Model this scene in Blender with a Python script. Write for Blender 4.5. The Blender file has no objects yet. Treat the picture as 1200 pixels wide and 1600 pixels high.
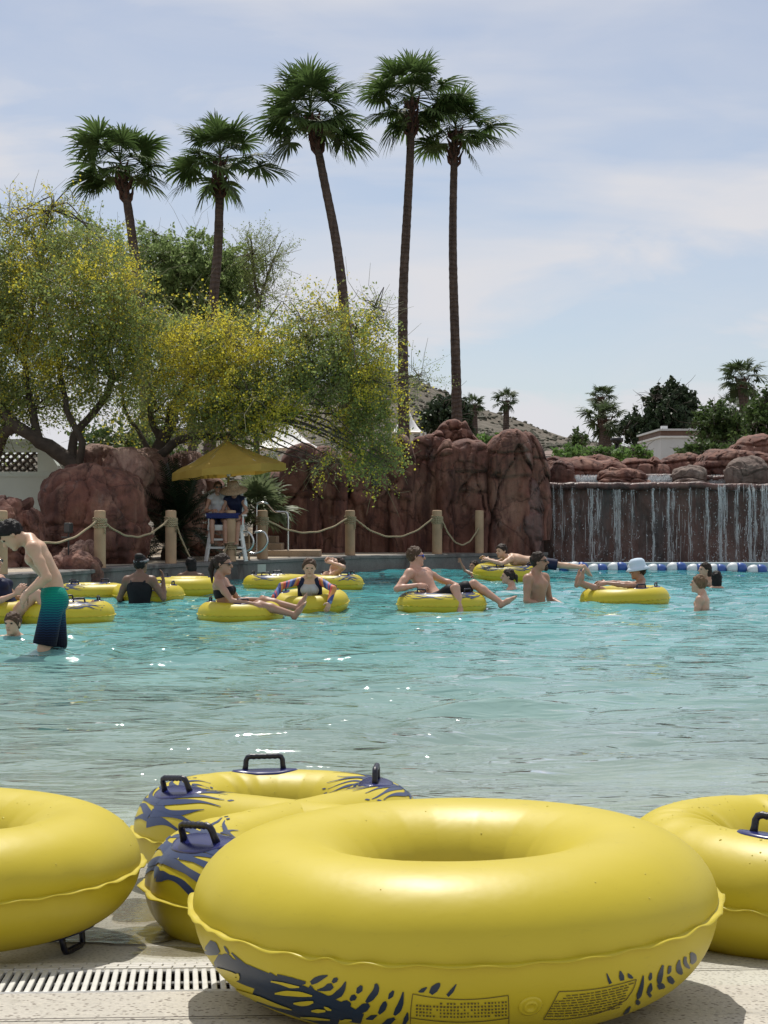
import bpy, bmesh, math, random
import numpy as np
from mathutils import Vector, Matrix, Quaternion
R = math.radians
scene = bpy.context.scene
COL = scene.collection
# ------------------------------------------------------------------ camera
CAM_H, FPX = 1.25, 2400.0          # eye height above the water, focal length in pixels of the 1200 x 1600 picture
cam = bpy.data.cameras.new('camera'); cam_o = bpy.data.objects.new('camera', cam); COL.objects.link(cam_o)
cam_o.location = (0, 0, CAM_H); cam_o.rotation_euler = (R(90 - .07), 0, 0)
cam.sensor_fit = 'VERTICAL'; cam.sensor_height = 36; cam.lens = 54; cam.clip_start = .05; cam.clip_end = 6000
scene.camera = cam_o
# ------------------------------------------------------------------ sky, sun, exposure
SUN_EL, SUN_AZ = 60, -8            # degrees; azimuth from +Y (beyond the scene) towards +X
world = bpy.data.worlds.new('World'); scene.world = world; world.use_nodes = True
wn, wl = world.node_tree.nodes, world.node_tree.links
wn.clear()
def WN(t, **kw):
    n = wn.new(t)
    for k, v in kw.items(): setattr(n, k, v)
    return n
w_out = WN('ShaderNodeOutputWorld'); w_bg = WN('ShaderNodeBackground'); w_bg.inputs['Strength'].default_value = .1
sky = WN('ShaderNodeTexSky', sky_type='NISHITA', sun_disc=False, sun_elevation=R(SUN_EL), sun_rotation=R(SUN_AZ))
sky.altitude = 400; sky.air_density = 1.0; sky.dust_density = 1.0; sky.ozone_density = 2.5
w_tc = WN('ShaderNodeTexCoord'); w_sep = WN('ShaderNodeSeparateXYZ'); wl.new(w_tc.outputs['Generated'], w_sep.inputs[0])
def wmath(op, a, b=None, clamp=False):
    n = WN('ShaderNodeMath', operation=op, use_clamp=clamp)
    for i, v in enumerate((a, b)):
        if v is None: continue
        if isinstance(v, (int, float)): n.inputs[i].default_value = v
        else: wl.new(v, n.inputs[i])
    return n.outputs[0]
zz = wmath('ADD', wmath('MAXIMUM', w_sep.outputs['Z'], 0.0), .12)
cx = wmath('DIVIDE', w_sep.outputs['X'], zz); cy = wmath('DIVIDE', w_sep.outputs['Y'], zz)
w_comb = WN('ShaderNodeCombineXYZ'); wl.new(cx, w_comb.inputs[0]); wl.new(cy, w_comb.inputs[1])
w_map = WN('ShaderNodeMapping'); wl.new(w_comb.outputs[0], w_map.inputs[0])
w_map.inputs['Location'].default_value = (3.35, 1.2, 0); w_map.inputs['Rotation'].default_value = (0, 0, R(-35)); w_map.inputs['Scale'].default_value = (.55, 1.25, 1)
w_n1 = WN('ShaderNodeTexNoise'); wl.new(w_map.outputs[0], w_n1.inputs['Vector'])
w_n1.inputs['Scale'].default_value = .75; w_n1.inputs['Detail'].default_value = 6; w_n1.inputs['Roughness'].default_value = .5; w_n1.inputs['Distortion'].default_value = .5
w_r1 = WN('ShaderNodeValToRGB'); wl.new(w_n1.outputs['Fac'], w_r1.inputs[0])
w_r1.color_ramp.elements[0].position = .38; w_r1.color_ramp.elements[0].color = (.34, .34, .34, 1)
w_r1.color_ramp.elements[1].position = .54; w_r1.color_ramp.elements[1].color = (.96, .96, .96, 1)
def gap(px_, py_, ax_, ay_, rot, amount):
    """An opening in the thin cloud towards one compass direction and height, with a wispy edge."""
    u = wmath('SUBTRACT', wmath('DIVIDE', w_sep.outputs['X'], wmath('MAXIMUM', w_sep.outputs['Y'], .05)), (px_ - 600) / 2400)
    v = wmath('SUBTRACT', wmath('DIVIDE', w_sep.outputs['Z'], wmath('MAXIMUM', w_sep.outputs['Y'], .05)), (797 - py_) / 2400)
    c_, s_ = math.cos(R(rot)), math.sin(R(rot))
    p = wmath('DIVIDE', wmath('ADD', wmath('MULTIPLY', u, c_), wmath('MULTIPLY', v, s_)), ax_ / 2400); q = wmath('DIVIDE', wmath('SUBTRACT', wmath('MULTIPLY', v, c_), wmath('MULTIPLY', u, s_)), ay_ / 2400)
    r = wmath('SQRT', wmath('ADD', wmath('MULTIPLY', p, p), wmath('MULTIPLY', q, q)))
    r = wmath('ADD', r, wmath('MULTIPLY', wmath('SUBTRACT', w_n2.outputs['Fac'], .5), 2.2))
    return wmath('MULTIPLY', wmath('SUBTRACT', 1.15, r, True), amount)
w_n2 = WN('ShaderNodeTexNoise'); w_m2 = WN('ShaderNodeMapping'); wl.new(w_tc.outputs['Generated'], w_m2.inputs[0]); w_m2.inputs['Scale'].default_value = (9, 3, 26); w_m2.inputs['Rotation'].default_value = (0, R(-14), 0)
wl.new(w_m2.outputs[0], w_n2.inputs['Vector']); w_n2.inputs['Scale'].default_value = .9; w_n2.inputs['Detail'].default_value = 7; w_n2.inputs['Roughness'].default_value = .55; w_n2.inputs['Distortion'].default_value = .6
cover = wmath('SUBTRACT', wmath('SUBTRACT', wmath('SUBTRACT', w_r1.outputs[0], gap(1100, 480, 350, 105, 14, .80)), gap(60, 60, 420, 190, -12, .45)), gap(700, 600, 420, 60, 3, .2))
cover = wmath('ADD', wmath('MAXIMUM', cover, .45), wmath('MULTIPLY', wmath('SUBTRACT', w_n2.outputs['Fac'], .5), .45), True)
w_mix = WN('ShaderNodeMixRGB'); wl.new(cover, w_mix.inputs[0]); wl.new(sky.outputs[0], w_mix.inputs[1])
w_mix.inputs[2].default_value = (7.3, 7.3, 7.65, 1)
wl.new(w_mix.outputs[0], w_bg.inputs['Color']); wl.new(w_bg.outputs[0], w_out.inputs[0])
sun = bpy.data.lights.new('sun', 'SUN'); sun.energy = 4.2; sun.angle = R(.53); sun.color = (1, .95, .87)
sun_o = bpy.data.objects.new('sun', sun); COL.objects.link(sun_o)
sdir = Vector((math.sin(R(SUN_AZ)) * math.cos(R(SUN_EL)), math.cos(R(SUN_AZ)) * math.cos(R(SUN_EL)), math.sin(R(SUN_EL))))
sun_o.rotation_euler = sdir.to_track_quat('Z', 'Y').to_euler(); sun_o.location = (0, 0, 30)
vs = scene.view_settings; scene.display_settings.display_device = 'sRGB'
vs.view_transform = 'Standard'; vs.look = 'None'; vs.gamma = 1; vs.exposure = 0; vs.use_curve_mapping = False
scene.cycles.use_denoising = True
try: scene.cycles.denoiser = 'OPENIMAGEDENOISE'
except Exception: pass
scene.cycles.max_bounces = 8; scene.cycles.transparent_max_bounces = 24; scene.cycles.transmission_bounces = 6
scene.cycles.sample_clamp_indirect = 8

# ------------------------------------------------------------------ helpers
def px(x, y, d):
    """The world point that lies d metres ahead on the sight line of picture pixel x, y."""
    return Vector(((x - 600) / FPX * d, d, CAM_H - (y - 797) / FPX * d))
def pxz(x, d, z): return Vector(((x - 600) / FPX * d, d, z))
def wd(y): return CAM_H * FPX / (y - 797)      # distance of a point of the water surface seen at row y

def h3(ix, iy, iz, seed):
    h = (ix * 374761393 + iy * 668265263 + iz * 2147483647 + seed * 1274126177) & 0xffffffff
    h = ((h ^ (h >> 13)) * 1274126177) & 0xffffffff
    h = ((h ^ (h >> 16)) * 2246822519) & 0xffffffff
    return ((h ^ (h >> 15)) & 0xffff) / 32767.5 - 1.0
def noise(p, seed=0):
    p = np.asarray(p, float); i = np.floor(p).astype(np.int64); f = p - i
    f = f * f * f * (f * (f * 6 - 15) + 10)
    out = 0
    for a in (0, 1):
        wx = f[..., 0] if a else 1 - f[..., 0]
        for b in (0, 1):
            wy = f[..., 1] if b else 1 - f[..., 1]
            for c in (0, 1):
                wz = f[..., 2] if c else 1 - f[..., 2]
                out = out + wx * wy * wz * h3(i[..., 0] + a, i[..., 1] + b, i[..., 2] + c, seed)
    return out
def fbm(p, seed=0, octv=4, gain=.5, lac=2.03):
    p = np.asarray(p, float); o = 0; a = 1.0
    for k in range(octv):
        o = o + a * noise(p, seed + k * 17); p = p * lac + 3.7; a *= gain
    return o

def mesh_np(name, v, f, mats=(), smooth=True, mi=None):
    v = np.ascontiguousarray(v, dtype=np.float32); f = np.ascontiguousarray(f, dtype=np.int32)
    me = bpy.data.meshes.new(name); n = f.shape[1]
    me.vertices.add(len(v)); me.vertices.foreach_set('co', v.ravel())
    me.loops.add(f.size); me.loops.foreach_set('vertex_index', f.ravel())
    me.polygons.add(len(f)); me.polygons.foreach_set('loop_start', np.arange(0, f.size, n, dtype=np.int32))
    me.polygons.foreach_set('loop_total', np.full(len(f), n, np.int32))
    me.polygons.foreach_set('use_smooth', np.full(len(f), smooth, bool))
    for m in (mats if isinstance(mats, (list, tuple)) else (mats,)): me.materials.append(m)
    if mi is not None: me.polygons.foreach_set('material_index', np.asarray(mi, np.int32))
    me.update(calc_edges=True); me.validate()
    return me
def link(name, me, parent=None, loc=None):
    o = bpy.data.objects.new(name, me); COL.objects.link(o)
    if parent is not None: o.parent = parent
    if loc is not None: o.location = loc
    return o
def tag(o, label=None, cat=None, group=None, kind=None):
    for k, v in (('label', label), ('category', cat), ('group', group), ('kind', kind)):
        if v: o[k] = v
    return o
def thing(name, label, cat, loc=(0, 0, 0), rz=0, group=None):
    o = link(name, None); o.location = loc; o.rotation_euler = (0, 0, rz); o.empty_display_size = .1
    return tag(o, label, cat, group)

class MB:
    """Collects simple solids into one mesh."""
    def __init__(s): s.v, s.f, s.m = [], [], []
    def add(s, v, f, m=0):
        b = len(s.v); s.v += [tuple(q) for q in v]; s.f += [tuple(b + i for i in q) for q in f]; s.m += [m] * len(f)
    def box(s, c, size, rot=None, m=0, bev=0.0):
        x, y, z = (q / 2 for q in size); c = Vector(c)
        if bev > 0:
            bm = bmesh.new(); bmesh.ops.create_cube(bm, size=1)
            bmesh.ops.scale(bm, vec=size, verts=bm.verts)
            bmesh.ops.bevel(bm, geom=bm.edges[:], offset=bev, segments=2, affect='EDGES', profile=.5)
            bm.verts.index_update()
            vs_ = [v.co.copy() for v in bm.verts]; fs_ = [[v.index for v in f.verts] for f in bm.faces]; bm.free()
        else:
            vs_ = [Vector(q) for q in ((-x, -y, -z), (x, -y, -z), (x, y, -z), (-x, y, -z), (-x, -y, z), (x, -y, z), (x, y, z), (-x, y, z))]
            fs_ = [(0, 3, 2, 1), (4, 5, 6, 7), (0, 1, 5, 4), (1, 2, 6, 5), (2, 3, 7, 6), (3, 0, 4, 7)]
        if rot is not None: vs_ = [rot @ q for q in vs_]
        s.add([q + c for q in vs_], fs_, m)
    def tube(s, pts, rad, n=8, m=0, cap=True, closed=False):
        pts = [Vector(p) for p in pts]; N = len(pts)
        rad = [rad] * N if isinstance(rad, (int, float)) else list(rad)
        b = len(s.v); prev = None
        for i, p in enumerate(pts):
            if closed: t = pts[(i + 1) % N] - pts[i - 1]
            else: t = pts[min(i + 1, N - 1)] - pts[max(i - 1, 0)]
            t = t.normalized() if t.length > 1e-9 else Vector((0, 0, 1))
            if prev is None: u = t.orthogonal().normalized()
            else:
                u = prev - t * prev.dot(t); u = u.normalized() if u.length > 1e-6 else t.orthogonal().normalized()
            prev = u; w = t.cross(u)
            for k in range(n):
                a = 2 * math.pi * k / n
                s.v.append(tuple(p + (u * math.cos(a) + w * math.sin(a)) * rad[i]))
        for i in range(N if closed else N - 1):
            for k in range(n):
                i2 = (i + 1) % N
                s.f.append((b + i * n + k, b + i * n + (k + 1) % n, b + i2 * n + (k + 1) % n, b + i2 * n + k)); s.m.append(m)
        if cap and not closed:
            s.f.append(tuple(b + k for k in range(n))[::-1]); s.f.append(tuple(b + (N - 1) * n + k for k in range(n))); s.m += [m, m]
    def lathe(s, prof, c=(0, 0, 0), n=24, m=0, rot=None):
        c = Vector(c); b = len(s.v)
        for r, z in prof:
            for k in range(n):
                a = 2 * math.pi * k / n; q = Vector((r * math.cos(a), r * math.sin(a), z))
                if rot is not None: q = rot @ q
                s.v.append(tuple(q + c))
        for i in range(len(prof) - 1):
            for k in range(n):
                s.f.append((b + i * n + k, b + i * n + (k + 1) % n, b + (i + 1) * n + (k + 1) % n, b + (i + 1) * n + k)); s.m.append(m)
        s.f.append(tuple(b + k for k in range(n))[::-1]); s.f.append(tuple(b + (len(prof) - 1) * n + k for k in range(n))); s.m += [m, m]
    def mesh(s, name, mats, smooth=False):
        me = bpy.data.meshes.new(name); me.from_pydata(s.v, [], s.f)
        for q in (mats if isinstance(mats, (list, tuple)) else (mats,)): me.materials.append(q)
        me.polygons.foreach_set('material_index', s.m); me.polygons.foreach_set('use_smooth', [smooth] * len(s.f)); me.update()
        return me
    def build(s, name, mats, parent=None, smooth=False):
        return link(name, s.mesh(name, mats, smooth), parent)
def smooth_by_angle(o, deg=40):
    me = o.data
    me.polygons.foreach_set('use_smooth', [True] * len(me.polygons))
    me.set_sharp_from_angle(angle=R(deg))

# ------------------------------------------------------------------ materials
class NT:
    def __init__(s, name):
        s.mat = bpy.data.materials.new(name); s.mat.use_nodes = True; s.t = s.mat.node_tree; s.t.nodes.clear()
        s.out = s.n('ShaderNodeOutputMaterial')
    def n(s, typ, ins=None, **kw):
        nd = s.t.nodes.new(typ)
        for k, v in kw.items(): setattr(nd, k, v)
        for k, v in (ins or {}).items(): s.set(nd.inputs[k], v)
        return nd
    def set(s, sock, v):
        if isinstance(v, bpy.types.NodeSocket): s.t.links.new(v, sock)
        elif isinstance(v, (tuple, list)) and len(v) == 3 and sock.type == 'RGBA': sock.default_value = (*v, 1)
        else: sock.default_value = v
    def math(s, op, a, b=0.0, clamp=False):
        nd = s.n('ShaderNodeMath', operation=op, use_clamp=clamp); s.set(nd.inputs[0], a); s.set(nd.inputs[1], b); return nd.outputs[0]
    def coord(s, which='Object', scale=(1, 1, 1), loc=(0, 0, 0), rot=(0, 0, 0)):
        if which == 'World': src = s.n('ShaderNodeNewGeometry').outputs['Position']
        else: src = s.n('ShaderNodeTexCoord').outputs[which]
        return s.n('ShaderNodeMapping', {'Vector': src, 'Scale': scale, 'Location': loc, 'Rotation': rot}).outputs[0]
    def noise(s, vec, scale=5., detail=4., rough=.55, dist=0.):
        return s.n('ShaderNodeTexNoise', {'Vector': vec, 'Scale': scale, 'Detail': detail, 'Roughness': rough, 'Distortion': dist}).outputs['Fac']
    def ramp(s, fac, stops, interp='LINEAR'):
        nd = s.n('ShaderNodeValToRGB', {'Fac': fac}); cr = nd.color_ramp; cr.interpolation = interp
        while len(cr.elements) < len(stops): cr.elements.new(.5)
        for e, (p, c) in zip(cr.elements, stops): e.position = p; e.color = (*c, 1) if isinstance(c, (tuple, list)) else (c, c, c, 1)
        return nd.outputs[0]
    def mix(s, fac, a, b, mode='MIX'):
        nd = s.n('ShaderNodeMixRGB', blend_type=mode); s.set(nd.inputs[0], fac); s.set(nd.inputs[1], a); s.set(nd.inputs[2], b); return nd.outputs[0]
    def bump(s, h, strength=.3, dist=.02): return s.n('ShaderNodeBump', {'Height': h, 'Strength': strength, 'Distance': dist}).outputs[0]
    def bsdf(s, color, rough=.6, normal=None, **kw):
        nd = s.n('ShaderNodeBsdfPrincipled', {'Base Color': color, 'Roughness': rough})
        if normal is not None: s.set(nd.inputs['Normal'], normal)
        for k, v in kw.items(): s.set(nd.inputs[k.replace('_', ' ')], v)
        return nd.outputs[0]
    def done(s, sh): s.t.links.new(sh, s.out.inputs['Surface']); return s.mat
def plain(name, c, rough=.6, var=.15, scale=8., bump=.0, bscale=60., **kw):
    t = NT(name); co = t.coord()
    n = t.noise(co, scale, 4)
    k = t.ramp(n, [(.3, tuple(q * (1 - var) for q in c)), (.7, tuple(min(1, q * (1 + var)) for q in c))])
    nm = t.bump(t.noise(co, bscale, 3), bump, .01) if bump else None
    return t.done(t.bsdf(k, rough, nm, **kw))
def leafmat(name, c1, c2, trans=.45, rough=.5):
    t = NT(name); inf = t.n('ShaderNodeNewGeometry').outputs['Random Per Island']
    wv = t.noise(t.coord('World'), .9, 3)
    k = t.mix(t.math('ADD', t.math('MULTIPLY', inf, .6), t.math('MULTIPLY', wv, .4)), c1, c2)
    d = t.bsdf(k, rough, Specular_IOR_Level=.3)
    tr = t.n('ShaderNodeBsdfTranslucent', {'Color': k}).outputs[0]
    mx = t.n('ShaderNodeMixShader', {0: trans}); t.t.links.new(d, mx.inputs[1]); t.t.links.new(tr, mx.inputs[2])
    return t.done(mx.outputs[0])

def m_rock(name, c_main, c_pale, c_dark, wet=0.0):
    t = NT(name); w = t.coord('World')
    n1 = t.noise(w, .9, 6, .6, .4); n2 = t.noise(w, 7, 6, .65); n3 = t.noise(w, 45, 4, .6)
    st = t.noise(t.coord('World', (5, 5, .35)), 1.1, 5, .6)           # vertical weather streaks
    k = t.ramp(n1, [(.3, c_dark), (.48, c_main), (.7, c_pale)])
    k = t.mix(t.ramp(st, [(.46, 0.), (.62, .92)]), k, c_dark)
    k = t.mix(t.ramp(t.noise(t.coord('World', (3, 3, .5), (5, 2, 1)), 1.3, 4), [(.52, 0.), (.70, .62)]), k, c_pale)
    k = t.mix(.35, k, t.ramp(n2, [(.25, .25), (.75, .75)]), 'OVERLAY')
    k = t.mix(.25, k, t.ramp(n3, [(.3, .3), (.7, .7)]), 'OVERLAY')
    wob = t.n('ShaderNodeVectorMath', {0: w, 1: t.n('ShaderNodeVectorMath', {0: t.n('ShaderNodeTexNoise', {'Vector': w, 'Scale': 1.6, 'Detail': 5.}).outputs['Color'], 1: (1.1, 1.1, 1.1)}, operation='MULTIPLY').outputs[0]}, operation='ADD').outputs[0]
    ck = t.n('ShaderNodeTexVoronoi', {'Vector': wob, 'Scale': .95}, feature='DISTANCE_TO_EDGE').outputs['Distance']; ck2 = t.n('ShaderNodeTexVoronoi', {'Vector': wob, 'Scale': 3.4}, feature='DISTANCE_TO_EDGE').outputs['Distance']
    crk = t.math('MULTIPLY', t.ramp(ck, [(.0, 0.), (.035, 1.)]), t.math('ADD', .76, t.math('MULTIPLY', t.ramp(ck2, [(.0, 0.), (.05, 1.)]), .24)))
    k = t.mix(t.math('MULTIPLY', t.math('SUBTRACT', 1., crk), .5), k, tuple(q * .45 for q in c_dark))
    cell_ = t.n('ShaderNodeTexVoronoi', {'Vector': wob, 'Scale': .95}).outputs['Color']; k = t.mix(.22, k, t.n('ShaderNodeRGBToBW', {0: cell_}).outputs[0], 'OVERLAY')
    k = t.mix(t.ramp(t.noise(t.coord('World', (1, 1, .6), (7, 3, 1)), 2.3, 6, .7), [(.60, 0.), (.74, .45)]), k, tuple(.5 * (a_ + .30) for a_ in c_pale))
    hgt = t.math('ADD', t.math('ADD', t.math('MULTIPLY', n2, .6), t.math('MULTIPLY', n3, .25)), t.math('MULTIPLY', crk, .5))
    return t.done(t.bsdf(k, .85 - .5 * wet, t.bump(hgt, .55, .05)))
M = {}
M['rock'] = m_rock('red_rock', (.150, .058, .039), (.25, .135, .095), (.060, .022, .016))
M['rock_pale'] = m_rock('pale_red_rock', (.23, .125, .095), (.33, .225, .175), (.12, .055, .042))
M['rock_grey'] = m_rock('grey_red_rock', (.15, .105, .085), (.23, .185, .155), (.085, .055, .045))
M['rock_wet'] = m_rock('wet_rock', (.105, .042, .032), (.16, .085, .064), (.035, .016, .013), .8)
def m_concrete(name, c1, c2, speck, stain=None):
    t = NT(name); w = t.coord('World')
    k = t.ramp(t.noise(w, 1.3, 5, .6, .3), [(.3, c1), (.7, c2)])
    vo = t.n('ShaderNodeTexVoronoi', {'Vector': w, 'Scale': 80.}).outputs['Distance']
    sp = t.math('MULTIPLY', t.ramp(vo, [(.24, 1.), (.42, 0.)]), t.ramp(t.noise(w, 60, 2), [(.44, 0.), (.54, 1.)]))
    k = t.mix(sp, k, speck)
    n3 = t.noise(w, 130, 3)
    k = t.mix(.3, k, t.ramp(n3, [(.3, .3), (.7, .7)]), 'OVERLAY')
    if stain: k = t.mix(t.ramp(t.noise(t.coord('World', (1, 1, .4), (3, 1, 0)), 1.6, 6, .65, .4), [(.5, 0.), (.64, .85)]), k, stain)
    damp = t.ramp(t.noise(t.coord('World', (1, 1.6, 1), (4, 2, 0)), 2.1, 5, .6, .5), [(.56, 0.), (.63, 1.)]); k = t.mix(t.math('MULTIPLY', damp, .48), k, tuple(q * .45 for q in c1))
    k = t.mix(t.ramp(t.noise(w, 5, 5, .7), [(.55, 0.), (.75, .25)]), k, tuple(q * .55 for q in c1))
    return t.done(t.bsdf(k, t.math('SUBTRACT', .78, t.math('MULTIPLY', damp, .4)), t.bump(n3, .35, .004)))
M['deck'] = m_concrete('aggregate_concrete', (.385, .36, .305), (.50, .47, .41), (.17, .145, .12))
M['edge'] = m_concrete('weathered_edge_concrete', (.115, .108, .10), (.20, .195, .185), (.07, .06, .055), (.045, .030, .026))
M['far_deck'] = m_concrete('far_deck_concrete', (.36, .30, .22), (.46, .40, .31), (.2, .17, .13))
M['step'] = m_concrete('tan_step_concrete', (.33, .23, .15), (.42, .31, .21), (.2, .14, .1))
M['yellow'] = None
t = NT('yellow_vinyl'); co = t.coord()
k = t.ramp(t.noise(co, 2.2, 3), [(.3, (.555, .448, .018)), (.7, (.60, .49, .026))])
b1 = t.noise(co, 9, 3)
sc_ = t.noise(t.coord('Object', (3, 3, 14)), 9, 5, .7); k = t.mix(t.ramp(sc_, [(.60, 0.), (.76, .22)]), k, (.30, .23, .03)); bs = t.bsdf(k, t.math('ADD', .38, t.math('MULTIPLY', t.noise(co, 5, 3), .14)), t.bump(t.math('ADD', b1, t.math('MULTIPLY', t.noise(co, 60, 2), .06)), .08, .02), Specular_IOR_Level=.5)
tr = t.n('ShaderNodeBsdfTranslucent', {'Color': k}).outputs[0]
mx = t.n('ShaderNodeMixShader', {0: .13}); t.t.links.new(bs, mx.inputs[1]); t.t.links.new(tr, mx.inputs[2])
M['yellow'] = t.done(mx.outputs[0])
M['blue_print'] = plain('blue_print', (.018, .036, .105), .35, .1)
M['navy_print'] = plain('navy_print', (.009, .024, .05), .35, .1)
M['yellow_print'] = plain('yellow_print', (.56, .45, .018), .35, .05)
M['navy_vinyl'] = plain('navy_vinyl', (.012, .016, .10), .25, .1)
M['black_plastic'] = plain('dark_handle_plastic', (.008, .009, .022), .35, .15, bump=.2, bscale=150)
M['ink'] = plain('grey_ink', (.10, .075, .02), .6, .05)
M['white_paint'] = plain('white_paint', (.66, .67, .66), .5, .06)
M['white_plastic'] = plain('white_plastic', (.62, .61, .57), .45, .12, 20)
M['tile'] = plain('pale_tile', (.55, .53, .48), .4, .12, 14)
M['dark_void'] = plain('channel_dark', (.05, .038, .03), .8, .3)
M['post'] = plain('tan_post_concrete', (.40, .27, .165), .8, .18, 3, .3, 90)
M['rope'] = None
t = NT('manila_rope'); co = t.coord()
wv = t.n('ShaderNodeTexWave', {'Vector': t.coord('Object', (1, 1, 1.2)), 'Scale': 14., 'Distortion': 1.}, wave_type='BANDS', bands_direction='DIAGONAL').outputs['Fac']
M['rope'] = t.done(t.bsdf(t.ramp(wv, [(.2, (.26, .20, .115)), (.8, (.44, .36, .23))]), .85, t.bump(wv, .6, .01)))
M['chrome'] = plain('steel_rail', (.55, .56, .57), .22, .05, Metallic=1.0)
M['mint'] = plain('mint_grey_stucco', (.50, .55, .51), .8, .05, 2, .25, 60)
M['stucco'] = plain('pale_grey_stucco', (.52, .54, .55), .85, .05, 2, .2, 60)
M['brown_trim'] = plain('brown_fascia', (.13, .075, .055), .7, .2, 4)
M['clay'] = plain('dark_clay_tile', (.085, .07, .058), .8, .25, 6)
M['canvas'] = None
t = NT('golden_canvas'); co = t.coord()
k = t.ramp(t.noise(co, 3, 4), [(.3, (.44, .285, .05)), (.7, (.52, .35, .07))])
bs = t.bsdf(k, .8, t.bump(t.noise(co, 5, 3), .3, .03)); tr = t.n('ShaderNodeBsdfTranslucent', {'Color': k}).outputs[0]
mx = t.n('ShaderNodeMixShader', {0: .3}); t.t.links.new(bs, mx.inputs[1]); t.t.links.new(tr, mx.inputs[2])
M['canvas'] = t.done(mx.outputs[0])
M['tent'] = plain('white_tent_fabric', (.80, .80, .78), .7, .03, 2)
M['black_metal'] = plain('black_metal', (.015, .015, .016), .5, .2)
M['grey_fabric'] = plain('grey_fabric', (.25, .24, .23), .8, .3, 12)
M['leaf_pv'] = leafmat('palo_verde_leaf', (.175, .23, .07), (.31, .37, .12), .55)
M['leaf_pv2'] = leafmat('mesquite_leaf', (.19, .27, .10), (.31, .40, .16), .58)
M['flower'] = leafmat('palo_verde_blossom', (.54, .475, .045), (.72, .64, .085), .55)
M['leaf_dark'] = leafmat('pine_needles', (.022, .04, .018), (.05, .075, .035), .25)
M['leaf_mid'] = leafmat('shrub_leaf', (.045, .085, .025), (.10, .15, .045), .4)
M['leaf_bright'] = leafmat('bright_shrub_leaf', (.09, .18, .04), (.17, .28, .08), .45)
M['frond'] = leafmat('fan_palm_frond', (.05, .09, .025), (.11, .17, .052), .4, .6)
M['frond_far'] = leafmat('far_palm_frond', (.045, .075, .03), (.10, .135, .06), .35, .6)
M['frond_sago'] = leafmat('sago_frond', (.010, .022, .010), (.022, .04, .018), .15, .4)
M['frond_grey'] = leafmat('grey_fan_frond', (.11, .15, .07), (.20, .23, .12), .4, .5)
M['twig'] = plain('green_grey_twig', (.19, .18, .10), .8, .2, 3)
M['bark'] = plain('dark_bark', (.060, .046, .036), .9, .35, 6, .6, 30)
t = NT('palm_trunk'); co = t.coord('World')
rg = t.n('ShaderNodeTexWave', {'Vector': t.coord('World', (1.2, 1.2, 1)), 'Scale': 2.2, 'Distortion': 7., 'Detail': 4.}, wave_type='BANDS', bands_direction='Z').outputs['Fac']
k = t.mix(.5, t.ramp(t.noise(t.coord('World', (6, 6, 1)), 2, 5), [(.3, (.045, .030, .024)), (.7, (.11, .078, .062))]), t.ramp(rg, [(.2, .38), (.7, .56)]), 'OVERLAY')
M['palm_trunk'] = t.done(t.bsdf(k, .9, t.bump(rg, .7, .04)))
M['palm_boot'] = plain('palm_boots', (.075, .036, .027), .9, .35, 9, .7, 25)
# ------------------------------------------------------------------ ground profile: beach entry pool
GY = np.array([-30., 0, 1.0, 2.0, 3.13, 4.1, 5.0, 5.6, 8., 13.45, 24., 40.])
GZ = np.array([.46, .46, .435, .37, .27, .15, .055, .0, -.17, -.45, -1.05, -1.1])
def gz(y): return np.interp(y, GY, GZ)
def gslope(y): return float((gz(y + .3) - gz(y - .3)) / .6)
def grid_faces(nr, nc):
    i = np.arange(nr - 1)[:, None] * nc + np.arange(nc - 1)[None]
    return np.stack([i, i + 1, i + nc + 1, i + nc], -1).reshape(-1, 4)

# pool edge wall line (x, y) on the deck rim, from left to the waterfall
EDGE = [Vector((-14., 15.5)), Vector((-9.5, 18.6))]
for q, d in ((-20, 21.7), (97, 23.0), (200, 25.1), (287, 26.6), (353, 27.3), (392, 28.2), (560, 31.1), (690, 32.0), (745, 32.6), (800, 33.1), (856, 33.6)):
    v = px(q, 800, d); EDGE.append(Vector((v.x, v.y)))
DECK_Z = .33

t = NT('pool_floor'); w = t.coord('World')
sep = t.n('ShaderNodeSeparateXYZ', {0: w}).outputs['Y']
vo = t.n('ShaderNodeTexVoronoi', {'Vector': w, 'Scale': 95.}).outputs['Distance']
k = t.ramp(t.noise(w, 1.2, 5), [(.3, (.46, .44, .38)), (.7, (.58, .56, .48))])
k = t.mix(t.math('MULTIPLY', t.ramp(vo, [(.22, 1.), (.42, 0.)]), .75), k, (.15, .13, .10))
k = t.mix(t.ramp(t.noise(w, .45, 4), [(.35, 0.), (.65, .35)]), k, (.34, .36, .30))
k = t.mix(t.ramp(t.math('MULTIPLY', sep, .05), [(.32, 0.), (.7, 1.)]), k, (.30, .47, .46))
wet = t.ramp(t.math('ADD', t.math('MULTIPLY', sep, .1), t.math('MULTIPLY', t.math('SUBTRACT', t.noise(w, 1.5, 4), .5), .35)), [(.30, 0.), (.42, 1.)])
wet = t.math('MULTIPLY', wet, t.ramp(t.math('MULTIPLY', sep, .1), [(.52, 1.), (.62, .1)]))
k = t.mix(t.math('MULTIPLY', wet, .42), k, (.16, .14, .105))
n3 = t.noise(w, 120, 3)
M['floor'] = t.done(t.bsdf(k, t.math('SUBTRACT', .75, t.math('MULTIPLY', wet, .5)), t.bump(n3, .3, .004)))

DRY = 3.02                               # beyond this line the pool floor and the drain begin
def sheet(name, xs, ys, zf, mat):
    X, Y = np.meshgrid(xs, ys); Z = zf(X, Y)
    return link(name, mesh_np(name, np.stack([X, Y, Z], -1).reshape(-1, 3), grid_faces(len(ys), len(xs)), mat))

# the drain line runs slightly askew to the water: y = DR0 + DRK * x
DR0, DRK, DRW = 3.15, .06, .25
def dry_y(x): return DR0 + DRK * x
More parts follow.
